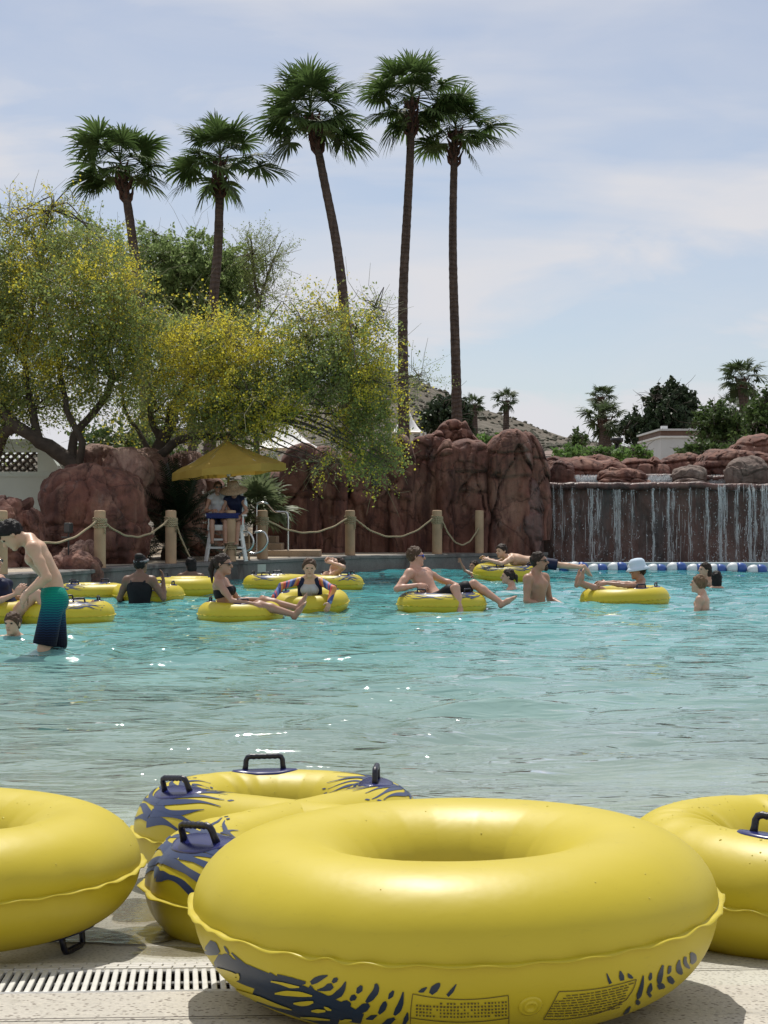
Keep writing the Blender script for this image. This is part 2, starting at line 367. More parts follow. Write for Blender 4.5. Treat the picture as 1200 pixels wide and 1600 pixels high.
# foreground deck (towards the camera), channel, pool floor
xs = np.linspace(-9, 9, 60)
S = np.linspace(0, 1, 40)
X = np.repeat(xs[None], 40, 0); Y = -8 + S[:, None] * (dry_y(xs)[None] + 8)
o = link('pool_deck', mesh_np('pool_deck', np.stack([X, Y, gz(Y)], -1).reshape(-1, 3), grid_faces(40, 60), M['deck'])); tag(o, kind='structure'); pool_deck = o
xs = np.linspace(-26, 26, 60); ys2 = np.concatenate([np.linspace(0, 3, 50), np.linspace(3.2, 34, 60)])
xs = np.sort(np.concatenate([xs, [.4199, .4201]])); y0 = dry_y(np.clip(xs, -9, 9)) + np.where(xs < .42, DRW, 0.)
Y = y0[None] + ys2[:, None]; X = np.repeat(xs[None], len(ys2), 0)
pool_floor = tag(link('pool_floor', mesh_np('pool_floor', np.stack([X, Y, gz(Y)], -1).reshape(-1, 3), grid_faces(len(ys2), len(xs)), M['floor'])), kind='structure')
# coping joint: thin recessed line across the foreground deck (built as a shallow darker gap strip)
mb = MB()
for (a, b) in ((-9., .5),):
    n = 60
    for i in range(n):
        x0, x1 = a + (b - a) * i / n, a + (b - a) * (i + 1) / n
        q = [(x0, dry_y(x0) - .235), (x1, dry_y(x1) - .235), (x1, dry_y(x1) - .229), (x0, dry_y(x0) - .229)]
        mb.add([(x, y, float(gz(y)) + .004) for x, y in q], [(0, 1, 2, 3)])
for i in range(40):                                                # the joint on the other side of the front tube
    x0, x1 = .5 + .1 * i, .6 + .1 * i; q = [(x, 3.30 + .09 * x + dy) for x, dy in ((x0, 0), (x1, 0), (x1, .006), (x0, .006))]
    mb.add([(x, y, float(gz(y)) + .004) for x, y in q], [(0, 1, 2, 3)])
mb.build('expansion_joint', M['dark_void'], pool_deck)

# drain channel with white slatted grate
grate = thing('drain_grate', 'long white slatted drain grate set in the deck beside the tubes', 'drain grate', (0, 0, 0))
ch = MB()
for i in range(60):
    x0, x1 = -9 + .157 * i, -8.843 + .157 * i
    for ya, yb, dz in ((-.002, DRW + .002, -.11),):
        q = [(x0, dry_y(x0) + ya), (x1, dry_y(x1) + ya), (x1, dry_y(x1) + yb), (x0, dry_y(x0) + yb)]
        zt = [float(gz(y)) for _, y in q]
        low = [(x, y, z + dz) for (x, y), z in zip(q, zt)]; top = [(x, y, z - .001) for (x, y), z in zip(q, zt)]
        ch.add(low, [(0, 1, 2, 3)])
        ch.add([low[0], low[1], top[1], top[0]], [(0, 1, 2, 3)]); ch.add([low[3], low[2], top[2], top[3]], [(3, 2, 1, 0)])
ch.build('channel', M['dark_void'], grate)
SLAT_P = .0190
ang = math.atan(DRK); s_me = MB(); s_me.box((0, 0, 0), (.0118, DRW - .012, .012), bev=.0025); slat_mesh = s_me.mesh('slat', M['white_plastic'])
yc = lambda x: dry_y(x) + DRW / 2
for i in range(-62, 22):
    x = i * SLAT_P; y = yc(x)
    s = link('slat', slat_mesh, grate, (x, y, float(gz(y)) - .003)); s.rotation_euler = (math.atan(gslope(y)), 0, ang + .07)
rails = MB()
for off in (DRW * .30, DRW * .66):
    for i in range(22):
        x0, x1 = -1.6 + i * .09, -1.51 + i * .09; yy = dry_y(x0) + off
        rails.tube([(x0, yy, float(gz(yy)) - .014), (x1, dry_y(x1) + off, float(gz(dry_y(x1) + off)) - .014)], .0045, 6, cap=False)
rails.build('cross_bar', M['white_plastic'], grate)
for off in (.004, DRW - .004):
    r2 = MB()
    for i in range(22):
        x0, x1 = -1.6 + i * .09, -1.51 + i * .09
        r2.tube([(x0, dry_y(x0) + off, float(gz(dry_y(x0) + off)) - .002), (x1, dry_y(x1) + off, float(gz(dry_y(x1) + off)) - .002)], .005, 6, cap=False)
    r2.build('grate_rim', M['white_plastic'], grate)
# two rows of small pale tiles behind the grate
tile_m = MB(); tile_m.box((0, 0, 0), (.0465, .0225, .008), bev=.0015); tile_mesh = tile_m.mesh('tile', M['tile'])
for r_ in range(3):
    for i in range(-28, 8):
        x = (i + .5 * (r_ % 2)) * .0492; y = dry_y(x) + DRW + .02 + r_ * .025
        s = link('tile', tile_mesh, pool_floor, (x, y, float(gz(y)) + .0005)); s.rotation_euler = (math.atan(gslope(y)), 0, ang)

# ------------------------------------------------------------------ water
t = NT('pool_water'); w = t.coord('World')
yy = t.n('ShaderNodeSeparateXYZ', {0: w}).outputs['Y']
dep = t.math('DIVIDE', yy, 40.)
mp = t.n('ShaderNodeMapping', {'Vector': w, 'Scale': (.75, 2.1, 1), 'Rotation': (0, 0, .12)}).outputs[0]
rip = t.math('ADD', t.math('MULTIPLY', t.noise(mp, 2.0, 2, .5, 1.2), 1.0), t.math('MULTIPLY', t.noise(mp, 6.5, 2, .5, .8), .22))
nrm = t.bump(rip, .50, .085)
patch = t.noise(t.coord('World', (.35, .8, 1)), 1.0, 4)
body = t.ramp(dep, [(.14, (.37, .43, .395)), (.22, (.255, .37, .34)), (.34, (.14, .34, .325)), (.60, (.065, .30, .315)), (.85, (.03, .185, .21))])
body = t.mix(.35, body, t.ramp(patch, [(.3, .3), (.7, .7)]), 'OVERLAY')
alpha = t.ramp(dep, [(.14, .2), (.18, .45), (.26, .78), (.42, .90), (.8, .96)])
dif = t.n('ShaderNodeBsdfDiffuse', {'Color': body, 'Normal': nrm}).outputs[0]
tra = t.n('ShaderNodeBsdfTransparent', {'Color': (.88, .97, .95)}).outputs[0]
m1 = t.n('ShaderNodeMixShader', {0: alpha}); t.t.links.new(tra, m1.inputs[1]); t.t.links.new(dif, m1.inputs[2])
fr = t.n('ShaderNodeFresnel', {'IOR': 1.333, 'Normal': nrm}).outputs[0]
gl = t.n('ShaderNodeBsdfGlossy', {'Color': (1, 1, 1), 'Roughness': .03, 'Normal': nrm}).outputs[0]
m2 = t.n('ShaderNodeMixShader', {0: fr}); t.t.links.new(m1.outputs[0], m2.inputs[1]); t.t.links.new(gl, m2.inputs[2])
M['water'] = t.done(m2.outputs[0])

rng = np.random.default_rng(5)
WAKES = [(pxz(q, d_, 0).x, d_, a_) for q, d_, a_ in ((72, 13.45, .03), (90, 13.4, .03), (23, 15.1, .025), (218, 20.7, .02), (505, 18.7, .02), (440, 18.7, .02), (722, 18.9, .02), (838, 20.5, .03), (799, 24, .02), (1097, 19, .025), (1112, 25, .02), (376, 17.5, .015), (690, 19, .015), (976, 20, .015))]
def wave(X, Y):
    Z = np.zeros_like(X); NW = 54
    for k in range(NW):
        lam = .27 * (1.085 ** (k % 27)); th = rng.normal(math.pi / 2 + .16, .40)
        sl = .030 * (1.0 if lam < .95 else (.95 / lam) ** 1.4) * (.45 if lam < .38 else 1)
        ph = (X * math.cos(th) + Y * math.sin(th)) * 2 * math.pi / lam + rng.uniform(0, 6.28)
        ph = ph + .8 * noise(np.stack([X * .5 / lam, Y * .5 / lam, X * 0 + k], -1), 30 + k)
        Z += sl * lam / 6.28 * (np.sin(ph) - .24 * np.cos(2 * ph))
    Z *= np.clip(1 + .7 * noise(np.stack([X * .35, Y * .22, X * 0], -1), 3), .35, 1.7)
    P3 = np.stack([X * .9 + .35 * np.sin(Y * 1.3), Y * 2.6, X * 0], -1)
    Z += .0075 * (1 - 2 * np.abs(noise(P3, 8))) + .003 * (1 - 2 * np.abs(noise(P3 * 2.3 + 7, 9)))
    for (rx_, ry_, a_) in WAKES:                                    # rings spreading from the bathers
        r_ = np.hypot(X - rx_, Y - ry_); Z += a_ * np.exp(-r_ / .75) * np.sin(r_ * 15)
    return Z * np.interp(Y, [4.6, 6, 8, 11, 15, 20, 34], [.10, .36, .74, .95, 1.05, 1.15, 1.3])
rows = [4.95]
while rows[-1] < 36: rows.append(rows[-1] + max(.018, .0043 * rows[-1] * (rows[-1] / 9) ** .3))
rows = np.array(rows); u = np.linspace(-1, 1, 560); u = np.sign(u) * (np.abs(u) * .5 + np.abs(u) ** 3 * .5)
X = rows[:, None] * u[None] * .60; Y = np.repeat(rows[:, None], len(u), 1)
water = tag(link('water', mesh_np('water', np.stack([X, Y, wave(X, Y)], -1).reshape(-1, 3), grid_faces(len(rows), len(u)), M['water'])), kind='structure')

# puddles left on the wet floor between the tubes
t = NT('puddle_water'); nr_ = t.bump(t.noise(t.coord('World'), 30, 3), .25, .01)
tr_ = t.n('ShaderNodeBsdfTransparent', {'Color': (.70, .68, .63)}).outputs[0]; gl_ = t.n('ShaderNodeBsdfGlossy', {'Color': (1, 1, 1), 'Roughness': .05, 'Normal': nr_}).outputs[0]
mx = t.n('ShaderNodeMixShader', {0: t.n('ShaderNodeFresnel', {'IOR': 1.333, 'Normal': nr_}).outputs[0]}); t.t.links.new(tr_, mx.inputs[1]); t.t.links.new(gl_, mx.inputs[2]); M['puddle'] = t.done(mx.outputs[0])
for (qx, qy, a_, b_, sd_) in ((-.62, 3.86, .22, .16, 1), (-.66, 4.30, .16, .22, 2), (-.45, 3.60, .14, .07, 3), (.92, 3.22, .10, .05, 4)):
    an = np.linspace(0, 2 * np.pi, 49)[:-1]; rr0 = 1 + .42 * noise(np.stack([np.cos(an) * 1.7, np.sin(an) * 1.7, an * 0 + sd_], -1), 50 + sd_); pts_ = [(qx, qy)] + [(qx + a_ * f * r * math.cos(q), qy + b_ * f * r * math.sin(q)) for f in (.5, 1) for q, r in zip(an, rr0)]
    fs_ = [(0, 1 + k, 1 + (k + 1) % 48) for k in range(48)] + [(1 + k, 49 + k, 49 + (k + 1) % 48, 1 + (k + 1) % 48) for k in range(48)]
    me = bpy.data.meshes.new('puddle'); me.from_pydata([(x, y, float(gz(y)) + .005) for x, y in pts_], [], fs_); me.materials.append(M['puddle']); me.update(); tag(link('puddle', me), kind='structure')

# ------------------------------------------------------------------ far deck, pool edge wall, land
poly = [Vector((p.x, p.y)) for p in EDGE]
wall = MB(); n = len(poly)
def offs(i, d):
    a = poly[max(0, i - 1)]; b = poly[min(n - 1, i + 1)]; t_ = (b - a).normalized(); return poly[i] + Vector((-t_.y, t_.x)) * d
for i in range(n - 1):
    f0, f1 = offs(i, 0), offs(i + 1, 0)
    segs = max(1, int((f1 - f0).length / .5))
    for (z0, z1, d0, d1) in ((-1.3, DECK_Z - .07, .02, .02), (DECK_Z - .07, DECK_Z - .06, .02, -.015), (DECK_Z - .06, DECK_Z - .012, -.015, -.015), (DECK_Z - .012, DECK_Z, -.015, .0)):
        a0, a1, b0, b1 = offs(i, d0), offs(i + 1, d0), offs(i, d1), offs(i + 1, d1)
        wall.add([(a0.x, a0.y, z0), (a1.x, a1.y, z0), (b1.x, b1.y, z1), (b0.x, b0.y, z1)], [(0, 1, 2, 3)])
    a0, a1, b0, b1 = offs(i, 0), offs(i + 1, 0), offs(i, .45), offs(i + 1, .45)
    wall.add([(a0.x, a0.y, DECK_Z), (a1.x, a1.y, DECK_Z), (b1.x, b1.y, DECK_Z), (b0.x, b0.y, DECK_Z)], [(0, 1, 2, 3)])
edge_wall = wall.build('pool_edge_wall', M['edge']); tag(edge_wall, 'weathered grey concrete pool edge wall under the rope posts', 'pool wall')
dk = MB()
for i in range(n - 1):
    b0, b1 = offs(i, .45), offs(i + 1, .45)
    c0, c1 = offs(i, 3.2), offs(i + 1, 3.2)
    dk.add([(b0.x, b0.y, DECK_Z), (b1.x, b1.y, DECK_Z), (c1.x, c1.y, DECK_Z + .01), (c0.x, c0.y, DECK_Z + .01)], [(0, 1, 2, 3)])
far_deck = tag(dk.build('deck', M['far_deck']), kind='structure')
# planting soil behind the deck and desert land out to the horizon
t = NT('desert_soil'); w = t.coord('World')
k = t.ramp(t.noise(w, .6, 6), [(.3, (.20, .15, .10)), (.7, (.31, .25, .17))])
k = t.mix(t.ramp(t.noise(w, 9, 4), [(.45, 0.), (.65, .6)]), k, (.13, .10, .065))
M['soil'] = t.done(t.bsdf(k, .95, t.bump(t.noise(w, 14, 4), .6, .05)))
so = MB()
for i in range(n - 1):
    b0, b1 = offs(i, 3.2), offs(i + 1, 3.2)
    so.add([(b0.x, b0.y, DECK_Z + .01), (b1.x, b1.y, DECK_Z + .01), (b1.x * 1.2 + 1, 70, .45), (b0.x * 1.2, 70, .45)], [(0, 1, 2, 3)])
tag(so.build('planting_bed', M['soil']), kind='structure')

t = NT('desert_scrub_hill'); w = t.coord('World')
k = t.ramp(t.noise(w, .02, 6, .6), [(.3, (.075, .064, .045)), (.7, (.118, .098, .070))])
bsh = t.ramp(t.n('ShaderNodeTexVoronoi', {'Vector': t.n('ShaderNodeMapping', {'Vector': w, 'Scale': (1, 1, 1)}).outputs[0], 'Scale': .20, 'Randomness': 1.}).outputs['Distance'], [(.18, 1.), (.34, 0.)])
k = t.mix(t.math('MULTIPLY', bsh, t.ramp(t.noise(w, .045, 3), [(.38, .25), (.6, .95)])), k, (.075, .078, .055))
k = t.mix(t.ramp(t.noise(w, .11, 5, .6), [(.52, 0.), (.7, .6)]), k, (.16, .138, .11))
M['hill'] = t.done(t.bsdf(k, .95, t.bump(t.math('ADD', t.noise(w, .1, 6), t.math('MULTIPLY', bsh, .3)), .9, 2.5)))
HX = np.array([-1800, -700, -190, -75, -4, 12, 31, 49, 71, 90, 130, 200, 320, 600, 1800.])
HZ = np.array([3, 4, 9, 34, 54, 49.5, 41, 36.5, 28.5, 24.5, 19.5, 14, 10, 7, 5.])
ys_ = np.concatenate([np.array([60, 90, 140, 200, 260.]), np.linspace(300, 1000, 90), np.array([1200, 1600, 2400.])]); xs_ = np.concatenate([np.linspace(-1900, -310, 25), np.linspace(-300, 520, 260), np.linspace(540, 1900, 25)])
X, Y = np.meshgrid(xs_, ys_)
rise = np.clip((Y - 260) / 370, 0, 1); rise = rise * rise * (3 - 2 * rise); fall = np.clip((1000 - Y) / 350, 0, 1); rise *= fall * fall * (3 - 2 * fall)
Z = .4 + np.interp(X * 620 / np.maximum(Y, 420), HX, HZ) * rise
P3 = np.stack([X / 60, Y / 60, X * 0], -1); Z += (fbm(P3, 11, 5) * 3.2) * rise * np.clip(Z / 25, .15, 1)
tag(link('hills', mesh_np('hills', np.stack([X, Y, Z], -1).reshape(-1, 3), grid_faces(len(ys_), len(xs_)), M['hill'])), kind='structure')
r_ = np.random.default_rng(21); n_ = 17000; sx_ = r_.uniform(-160, 420, n_); sy_ = r_.uniform(330, 660, n_)
sz_ = []
ico = np.array([(0, 0, 1), (.9, 0, .35), (.28, .85, .35), (-.72, .53, .35), (-.72, -.53, .35), (.28, -.85, .35), (.8, .2, -.2), (0, .85, -.2), (-.8, .2, -.2), (-.4, -.75, -.2), (.4, -.75, -.2)])
icf = np.array([(0, 1, 2), (0, 2, 3), (0, 3, 4), (0, 4, 5), (0, 5, 1), (1, 6, 2), (2, 6, 7), (2, 7, 3), (3, 7, 8), (3, 8, 4), (4, 8, 9), (4, 9, 5), (5, 9, 10), (5, 10, 1), (1, 10, 6)])
def hill_z(x, y):
    ri = np.clip((y - 260) / 370, 0, 1); ri = ri * ri * (3 - 2 * ri); fa = np.clip((1000 - y) / 350, 0, 1); ri = ri * fa * fa * (3 - 2 * fa)
    z = .4 + np.interp(x * 620 / np.maximum(y, 420), HX, HZ) * ri
    return z + (fbm(np.stack([x / 60, y / 60, x * 0], -1), 11, 5) * 3.2) * ri * np.clip(z / 25, .15, 1)
keep = noise(np.stack([sx_ / 35, sy_ / 35, sx_ * 0], -1), 5) > r_.uniform(-1.2, .5, n_); sx_, sy_ = sx_[keep], sy_[keep]; n_ = len(sx_)
hz_ = hill_z(sx_, sy_); ss = r_.uniform(.3, 1.15, n_) * (1 + .9 * (r_.random(n_) < .08))
V = (ico[None] * r_.uniform(.7, 1.25, (n_, len(ico), 1))) * ss[:, None, None] * np.array([1.1, 1.1, .85]) + np.stack([sx_, sy_, hz_ + .1], -1)[:, None]
F = icf[None] + (np.arange(n_) * len(ico))[:, None, None]
tag(link('scrub', mesh_np('scrub', V.reshape(-1, 3), F.reshape(-1, 3), leafmat('desert_scrub', (.048, .05, .032), (.105, .10, .068), .1, .8), False)), kind='stuff')
gr = MB(); gr.add([(-3000, -600, -1.6), (3000, -600, -1.6), (3000, 3000, -1.6), (-3000, 3000, -1.6)], [(0, 1, 2, 3)])
tag(gr.build('ground', M['soil']), kind='structure')
# land beside and behind the waterfall
lr = MB(); lr.add([(3.7, 36.5, .4), (40, 36.5, .4), (70, 70, .45), (3.7, 70, .45)], [(0, 1, 2, 3)])
tag(lr.build('terrain', M['soil']), kind='structure')

# ------------------------------------------------------------------ rocks
def worley(q, seed):
    """Cell value and distance to the nearest cell border of a jittered 2-D grid."""
    i = np.floor(q).astype(np.int64); best = np.full(q.shape[:-1], 9.); sec = best.copy(); val = np.zeros(q.shape[:-1]); val2 = val.copy()
    for a in (-1, 0, 1):
        for b in (-1, 0, 1):
            c0, c1 = i[..., 0] + a, i[..., 1] + b; z0 = c0 * 0
            p = np.stack([c0 + .5 + .42 * h3(c0, c1, z0, seed), c1 + .5 + .42 * h3(c0, c1, z0 + 1, seed)], -1)
            dq = q - p; d = np.linalg.norm(dq, axis=-1); v = h3(c0, c1, z0 + 2, seed) + 1.5 * (h3(c0, c1, z0 + 3, seed) * dq[..., 0] + h3(c0, c1, z0 + 4, seed) * dq[..., 1]); m = d < best
            sec = np.where(m, best, np.minimum(sec, d)); val = np.where(m, v, val); best = np.where(m, d, best)
    return val, sec - best
def rock_mesh(name, rad, seed, mat, box=3.0, cracks=(), crevices=(), rough=.10, N=46, fine=.018, flat=0.0, loc=(0, 0, 0), facet=.05, cell=.75):
    """A weathered block: cube-sphere pushed to a super-ellipsoid, layered noise, recessed cracks."""
    g = np.linspace(-1, 1, N); A, B = np.meshgrid(g, g); one = np.ones_like(A); vs_, fs_ = [], []
    for k, P in enumerate(((A, B, one), (-A, B, -one), (one, -A, B) if 0 else (one, A, B), (-one, -A, B), (-A, one, B), (A, -one, B))):
        vs_.append(np.stack(P, -1).reshape(-1, 3)); fs_.append(grid_faces(N, N) + k * N * N)
    V = np.concatenate(vs_); F = np.concatenate(fs_)
    V = np.tan(V * math.pi / 4 * .98)
    V = V / np.linalg.norm(V, axis=1, keepdims=True)
    e = box; s = (np.abs(V) ** e).sum(1) ** (-1 / e); D = V * s[:, None]
    # merge seams
    key = np.round(V * 4000).astype(np.int64); _, idx, inv = np.unique(key[:, 0] * 10**10 + key[:, 1] * 10**5 + key[:, 2], return_index=True, return_inverse=True)
    V, D, F = V[idx], D[idx], inv.ravel()[F]
    rad = np.asarray(rad, float); P = D * rad; L = np.asarray(loc, float)
    nrm = D / rad; nrm /= np.linalg.norm(nrm, axis=1, keepdims=True)
    Q = P + seed * 7.31
    sc = rad.mean()
    disp = rough * sc * fbm(Q / (sc * 1.1), seed, 3) + rough * .55 * sc * (np.abs(fbm(Q / (sc * .55), seed + 5, 3)) - .3)
    disp += fine * fbm(Q / .22, seed + 9, 4) + fine * .8 * np.floor(2.2 * fbm(Q / .5, seed + 13, 2)) * .5
    if facet > 0:                                                    # broad flat slabs with narrow joints between them
        qa = np.stack([P[:, 0] * .75 + P[:, 1] * .5 + .22 * fbm(Q * .9, seed + 21, 3), P[:, 2] * .85 + .22 * fbm(Q * .9 + 9, seed + 22, 3)], -1) / cell
        wv_, wb_ = worley(qa + seed * 3.1, seed); disp += 1.3 * facet * wv_ - facet * 1.1 * np.exp(-(wb_ * cell / .028) ** 2); w2_, b2_ = worley(qa * 2.7 + seed, seed + 3); disp += facet * .42 * w2_ - facet * .25 * np.exp(-(b2_ * cell / 2.7 / .022) ** 2)
    for (z, dep_, wd_) in cracks:
        zz_ = z + .07 * fbm(Q * np.array([1.4, 1.4, .2]), seed + int(z * 31) % 97, 3)
        disp -= dep_ * np.exp(-((P[:, 2] - zz_) / wd_) ** 2)
    for (x, dep_, wd_) in crevices:
        xx_ = x + .10 * fbm(Q * np.array([.2, .2, 1.3]), seed + 41 + int(abs(x) * 57) % 83, 3)
        disp -= dep_ * np.exp(-((P[:, 0] - xx_) / wd_) ** 2) * (D[:, 1] < .35)
    P = P + nrm * disp[:, None]
    F4 = F[[len(set(q)) == 4 for q in F.tolist()]] if False else F
    return mesh_np(name, P, F4, mat)
def rock_px(name, x0, x1, y0, y1, d, seed, mat='rock', depth=None, parent=None, tilt=0, sink=.25, **kw):
    """Rock filling picture columns x0..x1 and rows y0..y1 at d metres."""
    a = px(x0, y0, d); b = px(x1, y1, d)
    rx = (b.x - a.x) / 2; rz = (a.z - b.z + sink) / 2; ry = depth if depth else rx
    c = Vector(((a.x + b.x) / 2, d + ry * .7, (a.z + b.z - sink) / 2))
    o = link(name, rock_mesh(name, (rx, ry, rz), seed, M[mat], **kw), parent, c); o.rotation_euler = (0, R(tilt), 0)
    return o
wall_rock = thing('rock_wall', 'tall red artificial rock wall of stacked slabs behind the rope posts', 'rock wall', (0, 0, 0))
def slab_rock(top, d, seed, depth=.8, parent=0, name='rock_block', mat='rock', cell=.75, facet=.07, base=-.3, cracks=(), p=5.0, er=.16, bulge=.10):
    """One mass of the wall: its crest follows the picture points of top; front face of slabs, rounded crest, closed behind."""
    tx = np.array([px(q[0], q[1], d).x for q in top]); tz = np.array([px(q[0], q[1], d).z for q in top]); x0, x1 = tx[0], tx[-1]
    nx = max(24, int((x1 - x0) / .028)); nw = 110; S_ = np.linspace(-1, 1, nx); xs = (x0 + x1) / 2 + (x1 - x0) / 2 * S_
    e = np.clip(1 - np.maximum(0, (np.abs(S_) - 1 + er / ((x1 - x0) / 2)) / (er / ((x1 - x0) / 2))) ** 2, 0, 1) ** .5
    zt = np.interp(xs, tx, tz); ker = np.exp(-np.linspace(-2, 2, 9) ** 2); zt = np.convolve(np.pad(zt, 4, 'edge'), ker / ker.sum(), 'valid')
    w = np.concatenate([np.linspace(0, .5, 84), np.linspace(.51, 1, 26)]) * math.pi; c = -np.sign(np.cos(w)) * np.abs(np.cos(w)) ** (2 / p); hgt = np.abs(np.sin(w)) ** (2 / p)
    X = np.repeat(xs[:, None], nw, 1); Y = d + depth / 2 + depth / 2 * (.12 + .88 * e[:, None]) * c[None]; Z = base + (zt[:, None] - base) * hgt[None]
    Pq = np.stack([X, Y, Z], -1); Q = Pq + seed * 5.7; front = np.clip(-c, 0, 1)[None] ** .5; up = np.clip(hgt - .8, 0, 1)[None] * 4 * np.clip(1 - np.abs(c), 0, 1)[None]
    qa = np.stack([X + .16 * fbm(Q * 1.1, seed + 1, 3), Z * .62 + .16 * fbm(Q * 1.1 + 5, seed + 2, 3)], -1) / cell; v, bd = worley(qa + seed * 2.3, seed)
    v2, bd2 = worley(qa * 2.9 + seed, seed + 5); disp = 1.7 * facet * v - .085 * np.exp(-(bd * cell / .026) ** 2) + facet * .6 * v2 - .02 * np.exp(-(bd2 * cell / 2.9 / .02) ** 2) + .8 * bulge * fbm(Q * .8, seed + 3, 3) + .020 * fbm(Q * 5, seed + 4, 4) + .03 * np.abs(fbm(Q * np.array([2.2, 2.2, .7]), seed + 6, 3))
    for cy in cracks:
        zc = px(0, cy, d).z + .05 * fbm(Q * np.array([1.2, 1.2, .2]), seed + 11, 3); disp -= .075 * np.exp(-((Z - zc) / .028) ** 2); disp += .035 * (Z > zc)
    Y = Y - disp * front; Z = Z + (.6 * disp) * up; X = X + .04 * fbm(Q * 1.7, seed + 8, 3)
    return link(name, mesh_np(name, np.stack([X, Y, Z], -1).reshape(-1, 3), grid_faces(nx, nw), M[mat]), wall_rock if parent == 0 else parent)
slab_rock([(430, 790), (436, 722), (452, 700), (470, 692), (486, 694), (500, 712)], 32.6, 1, .9, cracks=(778,), cell=1.1, facet=.05)
slab_rock([(482, 724), (492, 704), (512, 699), (530, 712), (542, 740)], 32.7, 2, .9, cracks=(780,), cell=1.0, facet=.05)
slab_rock([(534, 712), (560, 708), (600, 700), (640, 700), (652, 712)], 33.3, 4, 1.1, cracks=(818,), cell=1.0, facet=.06, p=7)
slab_rock([(604, 740), (612, 694), (626, 681), (640, 686), (650, 720)], 33.15, 5, .8, cell=.7, facet=.05, cracks=(768,))
slab_rock([(636, 700), (646, 684), (668, 676), (690, 674), (700, 690)], 33.4, 6, 1.0, cracks=(716,), cell=.8)
slab_rock([(668, 690), (684, 668), (700, 655), (716, 652), (728, 660), (744, 682), (768, 700)], 33.8, 8, 1.0, cracks=(690, 672), cell=.7, facet=.08)
slab_rock([(682, 712), (692, 690), (704, 686), (712, 700)], 33.15, 7, .7, cracks=(710,), cell=.7, facet=.05)
slab_rock([(698, 704), (712, 692), (735, 688), (756, 694), (768, 706)], 33.2, 10, 1.0, cracks=(735, 766, 818), cell=.95, facet=.06, p=6)
slab_rock([(760, 702), (772, 684), (792, 672), (812, 672), (826, 684), (834, 704)], 33.0, 11, 1.2, cracks=(704, 742), cell=.95)
slab_rock([(800, 690), (820, 671), (834, 676), (846, 692), (856, 712), (864, 745)], 33.3, 12, 1.3, cracks=(716,), cell=.8, base=.6)
slab_rock([(806, 760), (822, 742), (838, 748), (848, 765), (853, 790)], 33.0, 14, 1.0, cell=.8, mat='rock_wet', cracks=(800, 842))
slab_rock([(842, 790), (850, 740), (862, 722), (878, 716), (892, 735)], 34.4, 13, .9, cell=.7, base=1.66)
def boulder(label, *a, **kw):
    o = rock_px('boulder', *a, **kw); tag(o, label, 'boulder', 'red boulders of the rockwork'); return o
boulder('massive rounded red boulder under the leaning trunk beside the mint wall', 52, 216, 726, 900, 26.2, 21, box=3.0, depth=1.2, cracks=((.05, .06, .03), (-.45, .05, .03)), rough=.08, N=48)
boulder('sloping red boulder below the mint wall behind the bent man', -40, 34, 775, 905, 24.6, 22, depth=.7, cracks=((-.1, .05, .03),), rough=.12)
boulder('narrow upright red boulder wedged below the mint wall', 24, 66, 793, 900, 24.9, 23, depth=.5, box=2.6, cracks=((.1, .04, .02),), rough=.12)
boulder('low layered pale boulder at the foot of the massive red boulder', 84, 148, 846, 900, 24.4, 24, mat='rock_pale', depth=.5, box=2.6, cracks=((.12, .05, .025), (-.05, .04, .02)), rough=.14)
boulder('small flat boulder lip beside the first whole rope post', 70, 150, 868, 900, 24.0, 25, mat='rock', depth=.4, box=2.4, rough=.16)
boulder('pale cleft boulder behind the massive boulder near the tree fork', 150, 222, 702, 800, 28.0, 26, mat='rock_pale', depth=.8, cracks=((.1, .06, .03),), rough=.14, tilt=12)
boulder('pale boulder behind the leaning tree trunk', 196, 262, 710, 790, 29.0, 27, mat='rock_pale', depth=.8, cracks=((.0, .05, .03),), rough=.12)
boulder('pale boulder beside the dark sago palm under the parasol', 238, 312, 716, 830, 29.4, 28, mat='rock_pale', depth=.8, box=2.4, rough=.14)
boulder('dusty boulder under the leaning trunk above the massive boulder', 108, 172, 694, 780, 29.0, 29, mat='rock_pale', depth=.8, rough=.16)
boulder('boulder between the sago palm and the lifeguard chair', 288, 345, 735, 850, 30.2, 30, mat='rock', depth=.7, rough=.14)
boulder('red boulder behind the handrail at the rock wall end', 416, 448, 735, 880, 32.9, 31, mat='rock', depth=.6, rough=.12)

# ------------------------------------------------------------------ waterfall
FY = 34.2
t = NT('falls_rock'); w = t.coord('World')
st = t.noise(t.coord('World', (2.2, 2.2, .12)), 1.2, 6, .65)
k = t.ramp(t.noise(w, .8, 5, .6, .3), [(.3, (.042, .020, .015)), (.55, (.105, .046, .033)), (.75, (.15, .088, .07))])
k = t.mix(t.ramp(st, [(.5, 0.), (.7, .55)]), k, (.045, .058, .062))
k = t.mix(t.ramp(t.noise(t.coord('World', (3, 3, .2), (9, 0, 0)), 1.4, 5), [(.57, 0.), (.72, .6)]), k, (.028, .065, .07))
k = t.mix(.4, k, t.ramp(t.noise(w, 8, 5), [(.3, .25), (.7, .75)]), 'OVERLAY')
M['falls'] = t.done(t.bsdf(k, .5, t.bump(t.noise(t.coord('World', (1, 1, .5)), 9, 5), .7, .05)))
fall = thing('waterfall', 'wide red rock waterfall with thin streams falling into the pool', 'waterfall', (0, 0, 0))
fx0, fx1 = (848 - 600) / FPX * FY, 9.5
xs = np.linspace(fx0, fx1, 240); zs = np.linspace(-1.2, 1.72, 90); X, Z = np.meshgrid(xs, zs)
P3 = np.stack([X * .9, X * 0, Z * .25], -1); Y = FY + .10 + .10 * fbm(P3, 61, 4) + .03 * fbm(np.stack([X * 4, X * 0, Z * 2], -1), 62, 3)
